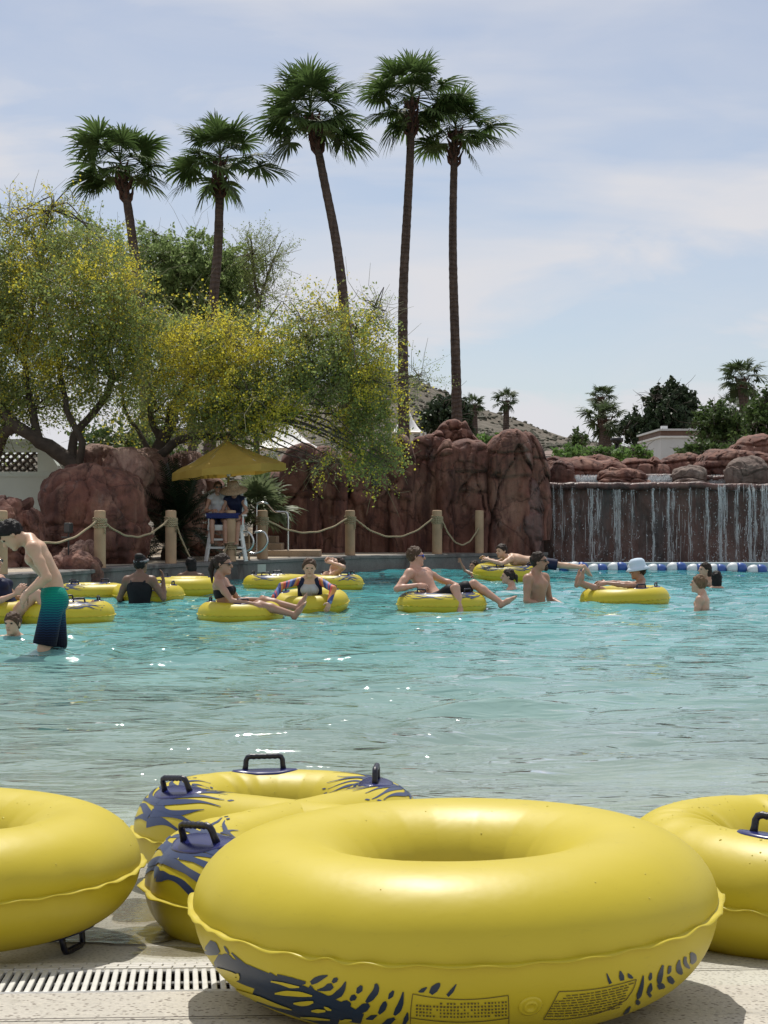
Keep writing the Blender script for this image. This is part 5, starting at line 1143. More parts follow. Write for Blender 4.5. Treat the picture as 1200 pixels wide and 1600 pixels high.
print_strokes(front, fsh, navy, 'printed_stripes', M['navy_print'], 0)
print_strokes(front, fsh, sl, 'printed_slivers', M['yellow_print'], 4)
# text panels (the print is too small to read: rows of tiny dark marks inside thin frames)
rq = random.Random(2)
fr1 = [[(645, 1553, .6), (670, 1558, .6), (700, 1561, .6), (730, 1562, .6), (760, 1560, .6), (794, 1555, .6)], [(645, 1553, .6), (642, 1575, .6), (641, 1600, .6)], [(794, 1555, .6), (795, 1575, .6), (795, 1600, .6)], [(641, 1590, .6), (680, 1595, .6), (720, 1597, .6), (760, 1595, .6), (795, 1590, .6)]]
txt = []
for r_ in range(5):
    for k in range(27):
        if (r_ == 0 and (k < 7 or k == 12)) or rq.random() < .06: continue
        x = 650 + k * 5.35; y0 = 1573 - 6 * ((x - 720) / 75) ** 2 * .5 + 5.0 * (r_ - .9) - (.5 if x > 720 else 0)
        txt.append([(x, y0, 1.35), (x + rq.uniform(2.0, 3.6), y0, 1.35)])
fr2 = [[(873, 1549, .6), (905, 1548, .6), (940, 1544, .6), (970, 1537, .6), (994, 1530, .6)], [(873, 1549, .6), (862, 1570, .6), (849, 1592, .6)], [(994, 1530, .6), (990, 1545, .6), (978, 1562, .6)], [(849, 1592, .6), (880, 1593, .6), (920, 1587, .6), (950, 1578, .6), (978, 1562, .6)]]
for r_ in range(9):
    x = (884 if r_ < 2 else 872) + (-2.2 * r_) + rq.uniform(-3, 3); x1 = 990 - 2.6 * r_
    while x < x1 - 4:
        L = rq.uniform(3, 11); xe = min(x1, x + L)
        yy = lambda q: 1556 + 3.9 * r_ - .0013 * max(0, q - 872) ** 2 - .02 * max(0, q - 872)
        txt.append([(x, yy(x), .72), ((x + xe) / 2, yy((x + xe) / 2), .72), (xe, yy(xe), .72)]); x = xe + rq.uniform(1.2, 2.4)
print_strokes(front, fsh, fr1 + fr2 + txt, 'warning_print', M['ink'], 1)
h = hit(front, fsh, 829, 1572)
if h:
    vb = MB(); P0 = Vector(fsh.S(h[0] / fsh.len, h[1] / fsh.r)); up = Vector(fsh.outward(h[0] / fsh.len, h[1] / fsh.r)).normalized(); rot = up.to_track_quat('Z', 'Y').to_matrix()
    vb.lathe([(.021, -.004), (.021, .0012), (.017, .003), (.013, .0015), (.0115, .0045), (.009, .005), (.006, .002), (.004, .0015)], P0, 28, rot=rot); vb.build('valve', M['yellow_print'], front, True)
# ---- its neighbour at the frame edge
left, lsh = make_tube('yellow tube at the frame edge beside the drain grate, lying on its dark handle', 'swim tube', (-1.125, 3.72, float(gz(3.72)) + .207), R(40), .372, .158, 0, seed=4, wr=.5, flip=True, tilt=(-R(2.2), R(2.0)), flat=.90, flat_low=.78,
    handles=((.372 * R(54), (math.pi / 2 - .22) * .158, 0.0, .8), (.372 * 3.6, math.pi / 2 * .158, 0)), waves=.8)
# ---- double tube with blue wave print between them
DD, DRm, Dr = .47, .315, .150
L0 = math.sqrt(DD * DD - DRm * DRm); al = math.asin(DRm / DD); arc = DRm * (math.pi + 2 * al); half = 2 * L0 + arc; vt = math.pi / 2 * Dr
def lobe_t(lobe, deg):
    """Distance along the double tube to the point at deg (from +x, counted to the outer end) on lobe 0 (far, +y) or 1 (near, -y)."""
    return (0 if lobe == 0 else half) + L0 + DRm * (al + R(deg))
dhand = ((lobe_t(0, 92), vt, 0), (lobe_t(0, 201), vt - .045, .30, .92), (lobe_t(0, -14), vt, 0), (lobe_t(1, 156), vt + .05, .25, .95), (lobe_t(1, 5), vt, 0), (lobe_t(1, 92), vt, 0))
dspl = ((lobe_t(0, 200), vt - .03, .33, .27, 1), (lobe_t(0, 200), vt - .03, .33, .30, -1), (lobe_t(0, -10), vt, .26, .26, 1), (lobe_t(0, -10), vt, .26, .26, -1), (lobe_t(1, 164), vt + .02, .34, .26, 1), (lobe_t(1, 164), vt + .02, .34, .40, -1), (lobe_t(1, 8), vt, .26, .26, 1), (lobe_t(1, 8), vt, .26, .26, -1))
yc_ = 4.50; dbl, dsh = make_tube('yellow double tube with blue wave print and four dark handles at the waterline', 'double tube', (-.25, yc_, float(gz(yc_)) + .145), R(11), DRm, Dr, DD, dhand, dspl, 5, 1.0, tilt=(-.05, 0), flat=.96)
rightt, rsh = make_tube('yellow tube at the frame edge with a pleated inner wall and low dark handle', 'swim tube', (1.125, 3.90, float(gz(3.90)) + .150), R(0), .372, .158, 0, ((.372 * R(236), (math.pi / 2 + .15) * .158, 0.1, .95), (.372 * R(40), math.pi / 2 * .158, 0)), (), 6, 3.6, tilt=(-.035, R(1)), flat=.92)
# beads of water lying on the vinyl
def drops(root, sh, n, vr, seed, tr=(0, 1)):
    r = np.random.default_rng(seed); V, F = [], []; b = 0
    for _ in range(n):
        t_, v_ = r.uniform(*tr), r.uniform(*vr); s_ = r.uniform(.0010, .0026) * (1.5 if r.random() < .1 else 1); c = sh.S(t_, v_, .0); up = sh.outward(t_, v_); up = up / np.linalg.norm(up); u = np.cross(up, [.3, .9, .2]); u /= np.linalg.norm(u); w = np.cross(up, u)
        ring = [c + (u * math.cos(a) + w * math.sin(a)) * s_ * q + up * s_ * hgt for q, hgt in ((1, 0), (.7, .5)) for a in np.linspace(0, 2 * math.pi, 8)[:-1]]; V += ring + [c + up * s_ * .68]
        for k in range(7): F += [(b + k, b + (k + 1) % 7, b + 7 + (k + 1) % 7, b + 7 + k), (b + 7 + k, b + 7 + (k + 1) % 7, b + 14, b + 14)]
        b += 15
    me = bpy.data.meshes.new('water_drops'); me.from_pydata([tuple(v) for v in V], [], [tuple(dict.fromkeys(f)) for f in F]); me.materials.append(M['drop']); me.polygons.foreach_set('use_smooth', [True] * len(me.polygons)); me.update(); o = link('water_drops', me, root); o['kind'] = 'stuff'
M['drop'] = plain('water_bead', (.62, .52, .07), .04, .1, Specular_IOR_Level=.8)
drops(front, fsh, 24, (-2.6, -.5), 1); drops(left, lsh, 70, (-2.6, -.4), 2); drops(rightt, rsh, 200, (.5, 2.6), 3); drops(dbl, dsh, 260, (.4, 2.7), 4)
# ---- tubes afloat
WR, Wr = .40, .165
def afloat(label, xpx, ywl, d=None, rz=0, D=0.0, Rm=WR, r=Wr, z=.075, handles=(), splash=(), tilt=(0, 0), seed=1, dark=False):
    d = d or wd(ywl); return make_tube(label, 'double tube' if D else 'swim tube', pxz(xpx, d, z), rz, Rm, r, D, handles, splash, seed, .5, group='yellow inflatable tubes', tilt=tilt, fine=False)
tv = math.pi / 2 * Wr
eh = ((lobe_t(0, 92), vt, 0), (lobe_t(0, 180), vt, 0), (lobe_t(0, 0), vt, 0), (lobe_t(1, 180), vt, 0), (lobe_t(1, 92), vt, 0), (lobe_t(1, 0), vt, 0))
es = tuple((lobe_t(a, g), vt, .3, .24, sg) for a in (0, 1) for g in (0, 180) for sg in (1, -1))
afloat('floating double tube behind the bent man in teal shorts', 45, 972, 17.2, R(84), .47, .34, .16, .085, eh, es, seed=11)
afloat('floating double tube with blue print held by the woman in black', 188, 940, 21.4, R(68), .47, .33, .15, .08, eh, es, seed=12)
afloat('plain floating tube with a dark haired head behind it', 291, 930, 22.8, 0, seed=13, z=.10, handles=((WR * 2.6, tv, 0), (WR * .4, tv, 0)))
afloat('floating tube carrying the woman with a ponytail and sunglasses', 376, 967, 17.7, R(5), Rm=.345, r=.15, z=.06, seed=14, handles=((.345 * 4.78, tv * .86, 0), (.345 * 3.0, tv * .9, 0)))
afloat('floating tube with the girl in a striped top draped over it', 484, 955, 19.2, 0, seed=15, z=.09, tilt=(R(6), R(-3)), Rm=.34, r=.15, handles=((.34 * .45, tv * .9, 0), (.34 * 2.8, tv * .9, 0)))
afloat('floating double tube behind the girl in the striped top', 474, 921, 24.4, R(88), .47, .34, .15, .085, eh, es, seed=16)
afloat('floating tube with blue print carrying the man in dark trunks', 690, 955, 19.3, 0, seed=17, z=.07, handles=((WR * 4.0, tv, 0), (WR * 5.6, tv, 0)), splash=tuple((WR * a, tv, .3, .3, sg) for a in (3.3, 4.4, 5.4) for sg in (1, -1)))
afloat('floating tube under the person lying face down by the float line', 790, 905, 27.6, 0, seed=18, z=.12, Rm=.42, r=.17, tilt=(R(4), 0), handles=((.42 * 4.4, tv, 0), (.42 * 5.9, tv, 0)), splash=tuple((.42 * a, tv, .3, .35, sg) for a in (4.0, 5.3) for sg in (1, -1)))
afloat('plain floating tube carrying the sunbather in the pale hat', 976, 946, 20.2, 0, seed=19, z=.085, Rm=.42, r=.165, tilt=(0, R(-2)), handles=((.42 * 5.1, tv, 0), (.42 * 5.9, tv, 0)))
# ------------------------------------------------------------------ rope posts and ropes
POSTS = [(0, 21.95, 'cut by the frame edge', 32), (156, 24.4, 'beside the massive boulder', 20), (267, 26.4, 'in front of the dark sago palm', 19), (361, 27.5, 'right before the lifeguard chair', 17), (410, 28.9, 'next to the curved handrail', 18), (547, 31.2, 'at the middle of the tall rock wall', 17), (683, 32.1, 'in front of the red rock wall, followed by one more post', 17), (749, 32.75, 'last and darkest, against the rock wall end', 15)]
post_pts = []
for x, d, w_, wpx in POSTS:
    p = pxz(x, d + .14, DECK_Z); h = .92; r_ = min(.108, max(.09, wpx / 2 / FPX * d * .92)); post_pts.append((p, r_, h))
    pm = MB(); pm.lathe([(r_ * 1.03, 0), (r_ * 1.0, .1), (r_, .5), (r_ * .985, h - .03), (r_ * .93, h - .012), (r_ * .8, h - .003), (.02, h)], n=24)
    o = pm.build('rope_post', M['post'], None); smooth_by_angle(o, 50); o.location = p; tag(o, 'tan concrete rope post ' + w_, 'post', 'rope posts along the pool edge')
sag = [.36, .30, .70, .12, .30, .42, .50]
for i in range(len(post_pts) - 1):
    (a, ra, h), (b, rb, _) = post_pts[i], post_pts[i + 1]
    if i == 3: continue
    dirv = (b - a).normalized(); s_ = a + dirv * ra + Vector((0, -.03, h * .82)); e_ = b - dirv * rb + Vector((0, -.03, h * .82))
    if i == 2: e_ = b - dirv * rb + Vector((0, -.03, .28))
    if i == 6: e_ = b + Vector((-.02, -rb, .55))
    n = 48; pts = []
    for k in range(n + 1):
        u = k / n; p = s_.lerp(e_, u); p.z -= sag[i] * 4 * u * (1 - u) * .92; p.z += .006 * math.sin(u * 31 + i); pts.append(p)
    root = thing('rope', ('thick tan rope sagging between the frame edge post and the post beside the massive boulder', 'thick tan rope sagging between the two posts by the massive boulder and sago palm', 'slack rope drooping to the deck before the lifeguard chair', '', 'rope sagging from the handrail post to the middle rock wall post', 'deeply sagging rope between the middle post and the next along the rock wall', 'slack rope hanging onto the last dark post')[i], 'rope', s_, 0, 'ropes strung between the posts')
    rm = MB(); rm.tube([p - s_ for p in pts], .017, 8); rm.build('rope_span', M['rope'], root, True)
    for (c, r_, z0, nm) in ((a, ra, h * .80, 5), ) + (((b, rb, .30, 4),) if i == 2 else ((b, rb, h * .80, 3),) if i in (1, 5) else ()):
        cm = MB()
        for k in range(nm):
            z = z0 + (k - nm / 2) * .030; cm.tube([c - s_ + Vector(((r_ + .011) * math.cos(q), (r_ + .011) * math.sin(q), z + .012 * math.sin(q + k))) for q in np.linspace(0, 2 * math.pi, 21)[:-1]], .0145, 7, closed=True)
        cm.tube([c - s_ + Vector((r_ * .7, -r_ * .8, z0 - .05)), c - s_ + Vector((r_ * 1.05, -r_ * .7, z0 - .12)), c - s_ + Vector((r_ * 1.0, -r_ * .75, z0 - .2))], .012, 6)
        cm.build('rope_coil', M['rope'], root, True)

# ------------------------------------------------------------------ parasol and lifeguard chair
CH = pxz(353, 27.95, DECK_Z)
ub = thing('parasol', 'golden yellow canvas parasol tilted over the lifeguard chair', 'parasol', pxz(357, 28.1, DECK_Z), 0)
top_z = px(354, 687, 28.1).z - DECK_Z
pm = MB(); pm.tube([(0, 0, .1), (.0, 0, top_z - .05)], .022, 12); pm.build('pole', M['chrome'], ub, True)
apex = Vector((px(354, 686, 28.1).x - ub.location.x, 0, top_z)); ringp = []
tiltm = Matrix.Rotation(R(-5.5), 3, 'Y'); nseg = 6
cv = []; rad_ = 1.04; drop = .52
V, F = [], []
for k in range(nseg * 8):
    a = 2 * math.pi * k / (nseg * 8) + R(8); fr_ = (k % 8) / 8; chord = math.cos(math.pi / nseg) / math.cos((fr_ - .5) * 2 * math.pi / nseg)
    for j in range(11):
        q = j / 10; sag_ = -.035 * math.sin(math.pi * q) * (1 - abs(fr_ - .5) * 1.2) - .012 * math.sin(q * 14 + k) * q; r_ = rad_ * chord * q
        V.append(apex + tiltm @ Vector((math.cos(a) * r_, math.sin(a) * r_, -drop * q ** .93 + sag_)))
    r_ = rad_ * chord; base = apex + tiltm @ Vector((math.cos(a) * r_ * 1.004, math.sin(a) * r_ * 1.004, -drop)); V.append(base + Vector((0, 0, -.07))); V.append(base + Vector((0, 0, -.135 - .01 * math.sin(k * 1.1))))
N_ = nseg * 8; Mr = 13
for k in range(N_):
    for j in range(Mr - 1): F.append((k * Mr + j, ((k + 1) % N_) * Mr + j, ((k + 1) % N_) * Mr + j + 1, k * Mr + j + 1))
cme = bpy.data.meshes.new('canopy'); cme.from_pydata([tuple(v) for v in V], [], F); cme.materials.append(M['canvas']); cme.update(); co_ = link('canopy', cme, ub)
ri = MB()
for k in range(nseg):
    a = 2 * math.pi * k / nseg + R(8); ri = MB(); ri.tube([apex + Vector((0, 0, -.06)), apex + tiltm @ Vector((math.cos(a) * rad_ * .985, math.sin(a) * rad_ * .985, -drop - .015))], .009, 6); ri.build('rib', M['white_paint'], ub)
fm = MB(); fm.lathe([(.05, -.03), (.045, .01), (.02, .03), (.022, .06), (.01, .075)], apex, 14); fm.build('finial', M['canvas'], ub, True)
hm = MB(); hm.lathe([(.03, -.05), (.034, -.04), (.034, .04), (.03, .05)], (0, 0, top_z - .62), 14); hm.build('hub', M['white_paint'], ub, True)

lc = thing('lifeguard_chair', 'white wooden lifeguard chair with slanted legs under the yellow parasol', 'lifeguard chair', CH, R(6))
sz = px(0, 824, 27.95).z - DECK_Z
def bar(a, b, w, t_, name, par=lc, mat='white_paint'):
    a, b = Vector(a), Vector(b); d = b - a; q = d.to_track_quat('Z', 'Y').to_matrix(); m_ = MB(); m_.box((0, 0, 0), (w, t_, d.length), bev=.004); o = m_.build(name, M[mat], par); smooth_by_angle(o); o.matrix_local = Matrix.Translation((a + b) / 2) @ q.to_4x4(); return o
for sx in (-1, 1):
    for sy in (-1, 1): bar((sx * .36, sy * .30, 0), (sx * .26, sy * .22, sz), .085, .035, 'leg')
    bar((sx * .335, -.28, .22), (sx * .335, .28, .22), .03, .07, 'rung'); bar((sx * .30, -.25, sz * .62), (sx * .30, .25, sz * .62), .03, .09, 'rung')
    bar((sx * .33, -.34, sz + .22), (sx * .33, .28, sz + .24), .09, .03, 'armrest'); bar((sx * .30, -.30, sz), (sx * .31, -.30, sz + .22), .05, .03, 'arm_post')
for sy in (-1, 1): bar((-.335, sy * .285, .24), (.335, sy * .285, .24), .08, .03, 'rung'); bar((-.29, sy * .25, sz * .64), (.29, sy * .25, sz * .64), .09, .03, 'rung')
for k in range(5): bar((-.33, -.26 + k * .115, sz), (.33, -.26 + k * .115, sz), .028, .10, 'seat_slat')
for k in range(5): bar((-.26 + k * .13, .28, sz + .02), (-.27 + k * .135, .38, sz + .62), .10, .025, 'back_slat')
bt = thing('bottle', 'pale plastic water bottle standing on the lifeguard chair armrest', 'bottle', CH + Vector((.36, -.05, sz + .255)))
bm_ = MB(); bm_.lathe([(.034, 0), (.037, .01), (.037, .12), (.033, .15), (.037, .17), (.034, .2), (.018, .235), (.015, .26)], n=18); bm_.build('bottle_body', plain('pale_plastic', (.55, .62, .66), .2, .05), bt, True)
bm_ = MB(); bm_.lathe([(.017, .255), (.017, .28), (.013, .283)], n=14); bm_.build('cap', M['white_plastic'], bt, True)
tw_ = MB(); tw_.box((0, 0, 0), (.60, .50, .035), bev=.015); tw_.box((0, -.245, -.04), (.58, .03, .08), bev=.012); twl = tw_.build('towel', plain('navy_towel', (.012, .02, .10), .9, .3, 30, .4), None); twl.location = CH + Vector((-.02, -.16, sz + .245)); smooth_by_angle(twl); tag(twl, 'navy blue towel spread over the laps on the lifeguard chair', 'towel')

# handrails, steps, vent plate
def rail(label, pts, rad=.021, mat='chrome'):
    P = [Vector(p) for p in pts]; pth, _ = trunk_sweep(P, 1, 1, 1, 1, step=.04); root = MB(); root.tube([p - P[0] for p in pth], rad, 10); o = root.build('handrail', M[mat], None, True); o.location = P[0]; return tag(o, label, 'handrail', 'steel handrails by the pool steps')
def D_(y): return px(0, y, 28.6).z
rail('curved grey steel pool rail looping beside the lifeguard chair', [pxz(372, 28.3, D_(833)), pxz(388, 28.3, D_(831)), pxz(396, 28.3, D_(845)), pxz(390, 28.3, D_(858)), pxz(376, 28.3, D_(864)), pxz(374, 28.3, D_(872))])
rail('second curved steel pool rail looping across the tan post', [pxz(396, 28.5, D_(832)), pxz(412, 28.5, D_(831)), pxz(418, 28.5, D_(845)), pxz(411, 28.5, D_(858)), pxz(400, 28.5, D_(864)), pxz(386, 28.5, D_(864))])
rail('bent bright steel stair rail in front of the rock wall', [pxz(401, 29.6, .45), pxz(401, 29.6, D_(812)), pxz(401, 29.6, D_(792)), pxz(404, 29.6, D_(786)), pxz(415, 29.6, D_(785)), pxz(422, 29.8, D_(792)), pxz(429, 30, D_(799)), pxz(438, 30.2, D_(800)), pxz(447, 30.4, D_(801)), pxz(450, 30.4, D_(808)), pxz(450, 30.4, D_(840)), pxz(450, 30.4, .4)])
pp = MB(); pp.tube([pxz(389, 28.4, .32), pxz(389, 28.4, D_(833))], .018, 8); tag(pp.build('rail_post', M['post'], None, True), 'thin upright steel post under the curved pool rails', 'post')
for i, (x0, x1, y0, y1, d) in enumerate(((413, 500, 860, 872, 30.3), (380, 440, 849, 862, 31.0), (378, 432, 838, 850, 31.8))):
    a, b = px(x0, y0, d), px(x1, y0, d); st = MB(); st.box((0, 0, 0), (b.x - a.x, .8, a.z - .3), bev=.015); o = st.build('step', M['step'], None); o.location = ((a.x + b.x) / 2, d + .4, (a.z + .3) / 2); tag(o, ('long low tan concrete step on the deck before the rock wall', 'middle tan step behind the curved rails', 'upper tan step behind the curved rails')[i], 'step', 'tan steps behind the handrail')
wv_ = MB(); wv_.box((0, 0, 0), (.30, .02, .15), bev=.004)
o = wv_.build('wall_plate', plain('pale_plate', (.42, .45, .40), .6, .05), None); q = px(404, 888, 28.42); o.location = q; o.rotation_euler = (0, 0, R(33)); tag(o, 'small pale blank plate on the pool edge wall near the steps', 'plate')

# garden spotlight, sandals
sl_ = thing('spotlight', 'small black garden spotlight in front of the massive boulder', 'spotlight', pxz(107, 24.2, DECK_Z + .52), R(-20))
b_ = MB(); b_.box((0, 0, .12), (.12, .10, .16), bev=.015); b_.build('lamp_head', M['black_metal'], sl_)
b_ = MB(); b_.tube([(0, 0, -.6), (0, 0, .05)], .014, 8); b_.box((0, 0, -.03), (.2, .12, .02), bev=.004); b_.build('bracket', M['black_metal'], sl_)
b_ = MB(); b_.box((0, -.052, .12), (.09, .008, .12), bev=.003); b_.build('lens', plain('lamp_glass', (.05, .05, .055), .08, .05), sl_)
sd = thing('sandals', 'pair of grey sandals left on the pool edge behind the bent man', 'sandals', pxz(75, 22.85, DECK_Z))
for k in range(2):
    b_ = MB(); b_.box((k * .12 - .06, 0, .018), (.10, .26, .03), bev=.012); b_.tube([(k * .12 - .11, -.05, .03), (k * .12 - .09, -.06, .09), (k * .12 - .03, -.06, .09), (k * .12 - .01, -.05, .03)], .018, 7); b_.build('sandal', M['grey_fabric'], sd, True)

# ------------------------------------------------------------------ mint wall with a clay tile screen
WD = 30.5
mw = thing('garden_wall', 'mint grey garden wall with a dark pierced tile screen and shaped end', 'wall', (0, WD, 0))
def zy(y): return px(0, y, WD).z
def xx(q): return pxz(q, WD, 0).x
th = .28
X0, Xa, Xb, X1, X2 = -14.0, xx(-90), xx(59), xx(76), xx(92)
zt, zs_, zc0, zc1, zb = zy(692), zy(707), zy(707), zy(737), zy(778)
b_ = MB()
def slab(x0, x1, z0, z1, name, t_=th, dy=0, mat='mint'):
    m_ = MB(); m_.box(((x0 + x1) / 2, dy, (z0 + z1) / 2), (x1 - x0, t_, z1 - z0)); return m_.build(name, M[mat], mw)
slab(X0, xx(58), .2, zc0 - .0, 'wall_panel') if False else None
slab(X0, X2, .2, zc1 - .002, 'lower_panel'); slab(X0, X1, zc0 + .002, zt, 'upper_panel'); slab(xx(61), X1, zc1 - .001, zc0 + .001, 'pier', th - .004) if False else None
m_ = MB(); P_ = [(xx(61), zc1), (X2, zc1), (X2 - .0, zc1 + .12), (X1, zc0 + .05), (xx(61), zc0 + .05)]
n_ = len(P_); v_ = [(x, -th / 2 + .002, z) for x, z in P_] + [(x, th / 2 - .002, z) for x, z in P_]
m_.add(v_, [tuple(range(n_)), tuple(range(2 * n_ - 1, n_ - 1, -1))] + [(i, i + n_, (i + 1) % n_ + n_, (i + 1) % n_) for i in range(n_)]); m_.build('end_pier', M['mint'], mw)
slab(X0, X1 + .04, zt, zt + .07, 'coping', th + .10); slab(X0, X1 + .0, zt - .09, zt - .06, 'moulding', th + .05); slab(X0, X2 - .02, zc1 - .10, zc1 - .07, 'sill_moulding', th + .05)
ta = MB(); nseg_ = 9; rad_ = .085
for k in range(nseg_ + 1):
    a = math.pi * k / nseg_ - .0; c_, s_ = math.cos(a), math.sin(a)
    for y in (-.10, .10):
        for r_ in (rad_, rad_ - .030): ta.v.append((c_ * r_, y, s_ * r_))
for k in range(nseg_):
    q = k * 4; w = q + 4
    ta.f += [(q, w, w + 2, q + 2), (q + 1, q + 3, w + 3, w + 1), (q, q + 1, w + 1, w), (q + 2, w + 2, w + 3, q + 3)]; ta.m += [0] * 4
tm_ = ta.mesh('screen_tile', M['clay'], True)
rows_ = 5; hh = (zc0 - zc1) / rows_
for r_ in range(rows_ + 1):
    for k in range(-14, 30):
        x = xx(61) - .085 - (k + (.5 if r_ % 2 else 0)) * .158
        if x > xx(61) - .05 or x < -10.5: continue
        o = link('screen_tile', tm_, mw, (x, 0, zc1 + r_ * hh - .02)); o.scale = (1, 1, .95)
# ------------------------------------------------------------------ buildings, tents, lamp behind
bd = thing('building', 'pale grey flat roofed building with a brown fascia beside the dark pine', 'building', pxz(1065, 58, .4))
def bz(y): return px(0, y, 58).z - .4
bx0, bx1 = (1033 - 1065) / FPX * 58, 3.2
def bslab(x0, x1, y0, y1, z0, z1, name, mat):
    m_ = MB(); m_.box(((x0 + x1) / 2, (y0 + y1) / 2, (z0 + z1) / 2), (x1 - x0, y1 - y0, z1 - z0)); return m_.build(name, M[mat], bd)
bslab(bx0, bx1, 0, 5, 0, bz(684), 'wall', 'stucco'); bslab(bx0 - .06, bx1, -.06, 5.06, bz(684), bz(681), 'band', 'white_paint'); bslab(bx0 - .02, bx1, -.02, 5.02, bz(681), bz(673), 'fascia', 'brown_trim'); bslab(bx0 - .10, bx1, -.1, 5.1, bz(673), bz(670), 'parapet', 'stucco')
bslab(bx0 + .1, bx0 + .32, .4, .7, bz(670), bz(664.5), 'roof_vent', 'white_paint')
hr = thing('building', 'low grey roofed building far off at the foot of the hill', 'building', pxz(872, 160, .4))
m_ = MB(); m_.box((0, 0, 3.2), (4.2, 4, 6.4)); m_.build('wall', M['stucco'], hr)
m_ = MB(); m_.add([(-2.5, -2.3, 6.4), (2.5, -2.3, 6.4), (2.5, 2.3, 6.4), (-2.5, 2.3, 6.4), (-1.2, 0, 7.05), (1.2, 0, 7.05)], [(0, 1, 5, 4), (2, 3, 4, 5), (1, 2, 5), (3, 0, 4), (3, 2, 1, 0)]); m_.build('roof', M['brown_trim'], hr)
lp = thing('lamp_post', 'dark flat topped lamp post above the waterfall rocks', 'lamp post', pxz(964, 45, 1.2))
m_ = MB(); zl = px(0, 688, 45).z - 1.2; m_.tube([(0, 0, -.8), (0, 0, zl)], .06, 10); m_.build('pole', M['black_metal'], lp, True)
m_ = MB(); m_.lathe([(.05, zl - .12), (.17, zl - .05), (.19, zl), (.19, zl + .06), (.06, zl + .1)], n=20); m_.build('lamp_head', M['black_metal'], lp, True)
def tent(label, apexpx, halfpx, basey, d):
    a = px(apexpx[0], apexpx[1], d); zb_ = px(0, basey, d).z; root = thing('tent', label, 'tent', (a.x, d, .4), 0, 'white tent canopies behind the trees'); n = 6; V, F = [], []; Rr = halfpx / FPX * d; H = a.z - zb_
    for k in range(n * 6):
        an = 2 * math.pi * k / (n * 6) + .3; fr_ = (k % 6) / 6; ch = 1 - .10 * math.sin(math.pi * fr_)
        for j in range(12):
            u = j / 11; r_ = .06 + (Rr - .06) * u * ch; V.append((math.cos(an) * r_, math.sin(an) * r_, zb_ - .4 + H * (1 - u) ** 1.7))
    for k in range(n * 6):
        for j in range(11): F.append((k * 12 + j, ((k + 1) % (n * 6)) * 12 + j, ((k + 1) % (n * 6)) * 12 + j + 1, k * 12 + j + 1))
    me = bpy.data.meshes.new('canopy'); me.from_pydata(V, [], F); me.materials.append(M['tent']); me.polygons.foreach_set('use_smooth', [True] * len(F)); me.update(); link('canopy', me, root)
    for k in range(n):
        an = 2 * math.pi * k / n + .3; m_ = MB(); m_.tube([(math.cos(an) * Rr * .98, math.sin(an) * Rr * .98, 0), (math.cos(an) * Rr * .98, math.sin(an) * Rr * .98, zb_ - .38)], .05, 8); m_.build('pole', M['white_paint'], root)
tent('broad white tent canopy behind the parasol and rock wall', (448, 660), 66, 702, 48)
tent('white tent peak showing beside the tall curved palm trunk', (636, 640), 30, 676, 56)
# ------------------------------------------------------------------ float line below the falls
fl = thing('float_line', 'blue and white lane floats strung on a rope below the waterfall', 'float line', pxz(858, 31.9, .03))
ends = pxz(1104, 31.3, .03) - fl.location
m_ = MB(); m_.tube([(-.5, .05, 0), (0, 0, 0), tuple(ends), tuple(ends * 1.5)], .012, 6); m_.build('cord', M['white_plastic'], fl)
fw, fb = plain('white_float', (.62, .66, .68), .4, .05), plain('blue_float', (.03, .085, .30), .4, .05)
def half_float(sgn):
    m_ = MB(); pr = [(.02, 0), (.105, .005), (.118, .05), (.112, .11), (.09, .165), (.045, .195), (.02, .2)]
    m_.lathe([(r_, z * sgn) for r_, z in pr], n=18, rot=Matrix.Rotation(R(90), 3, 'Y')); return m_
wm, bm2 = half_float(-1).mesh('white_half', fw, True), half_float(1).mesh('blue_half', fb, True)
nfl = 8
for k in range(11):
    p = ends * ((k + .5) / nfl); p = Vector((p.x, p.y, .02 + .02 * math.sin(k * 2.3)))
    w1 = link('float_half', wm, fl, p); w2 = link('float_half', bm2, fl, p + Vector((.006, 0, 0))); w1.rotation_euler = w2.rotation_euler = (0, R(3 * math.sin(k * 1.7)), 0)
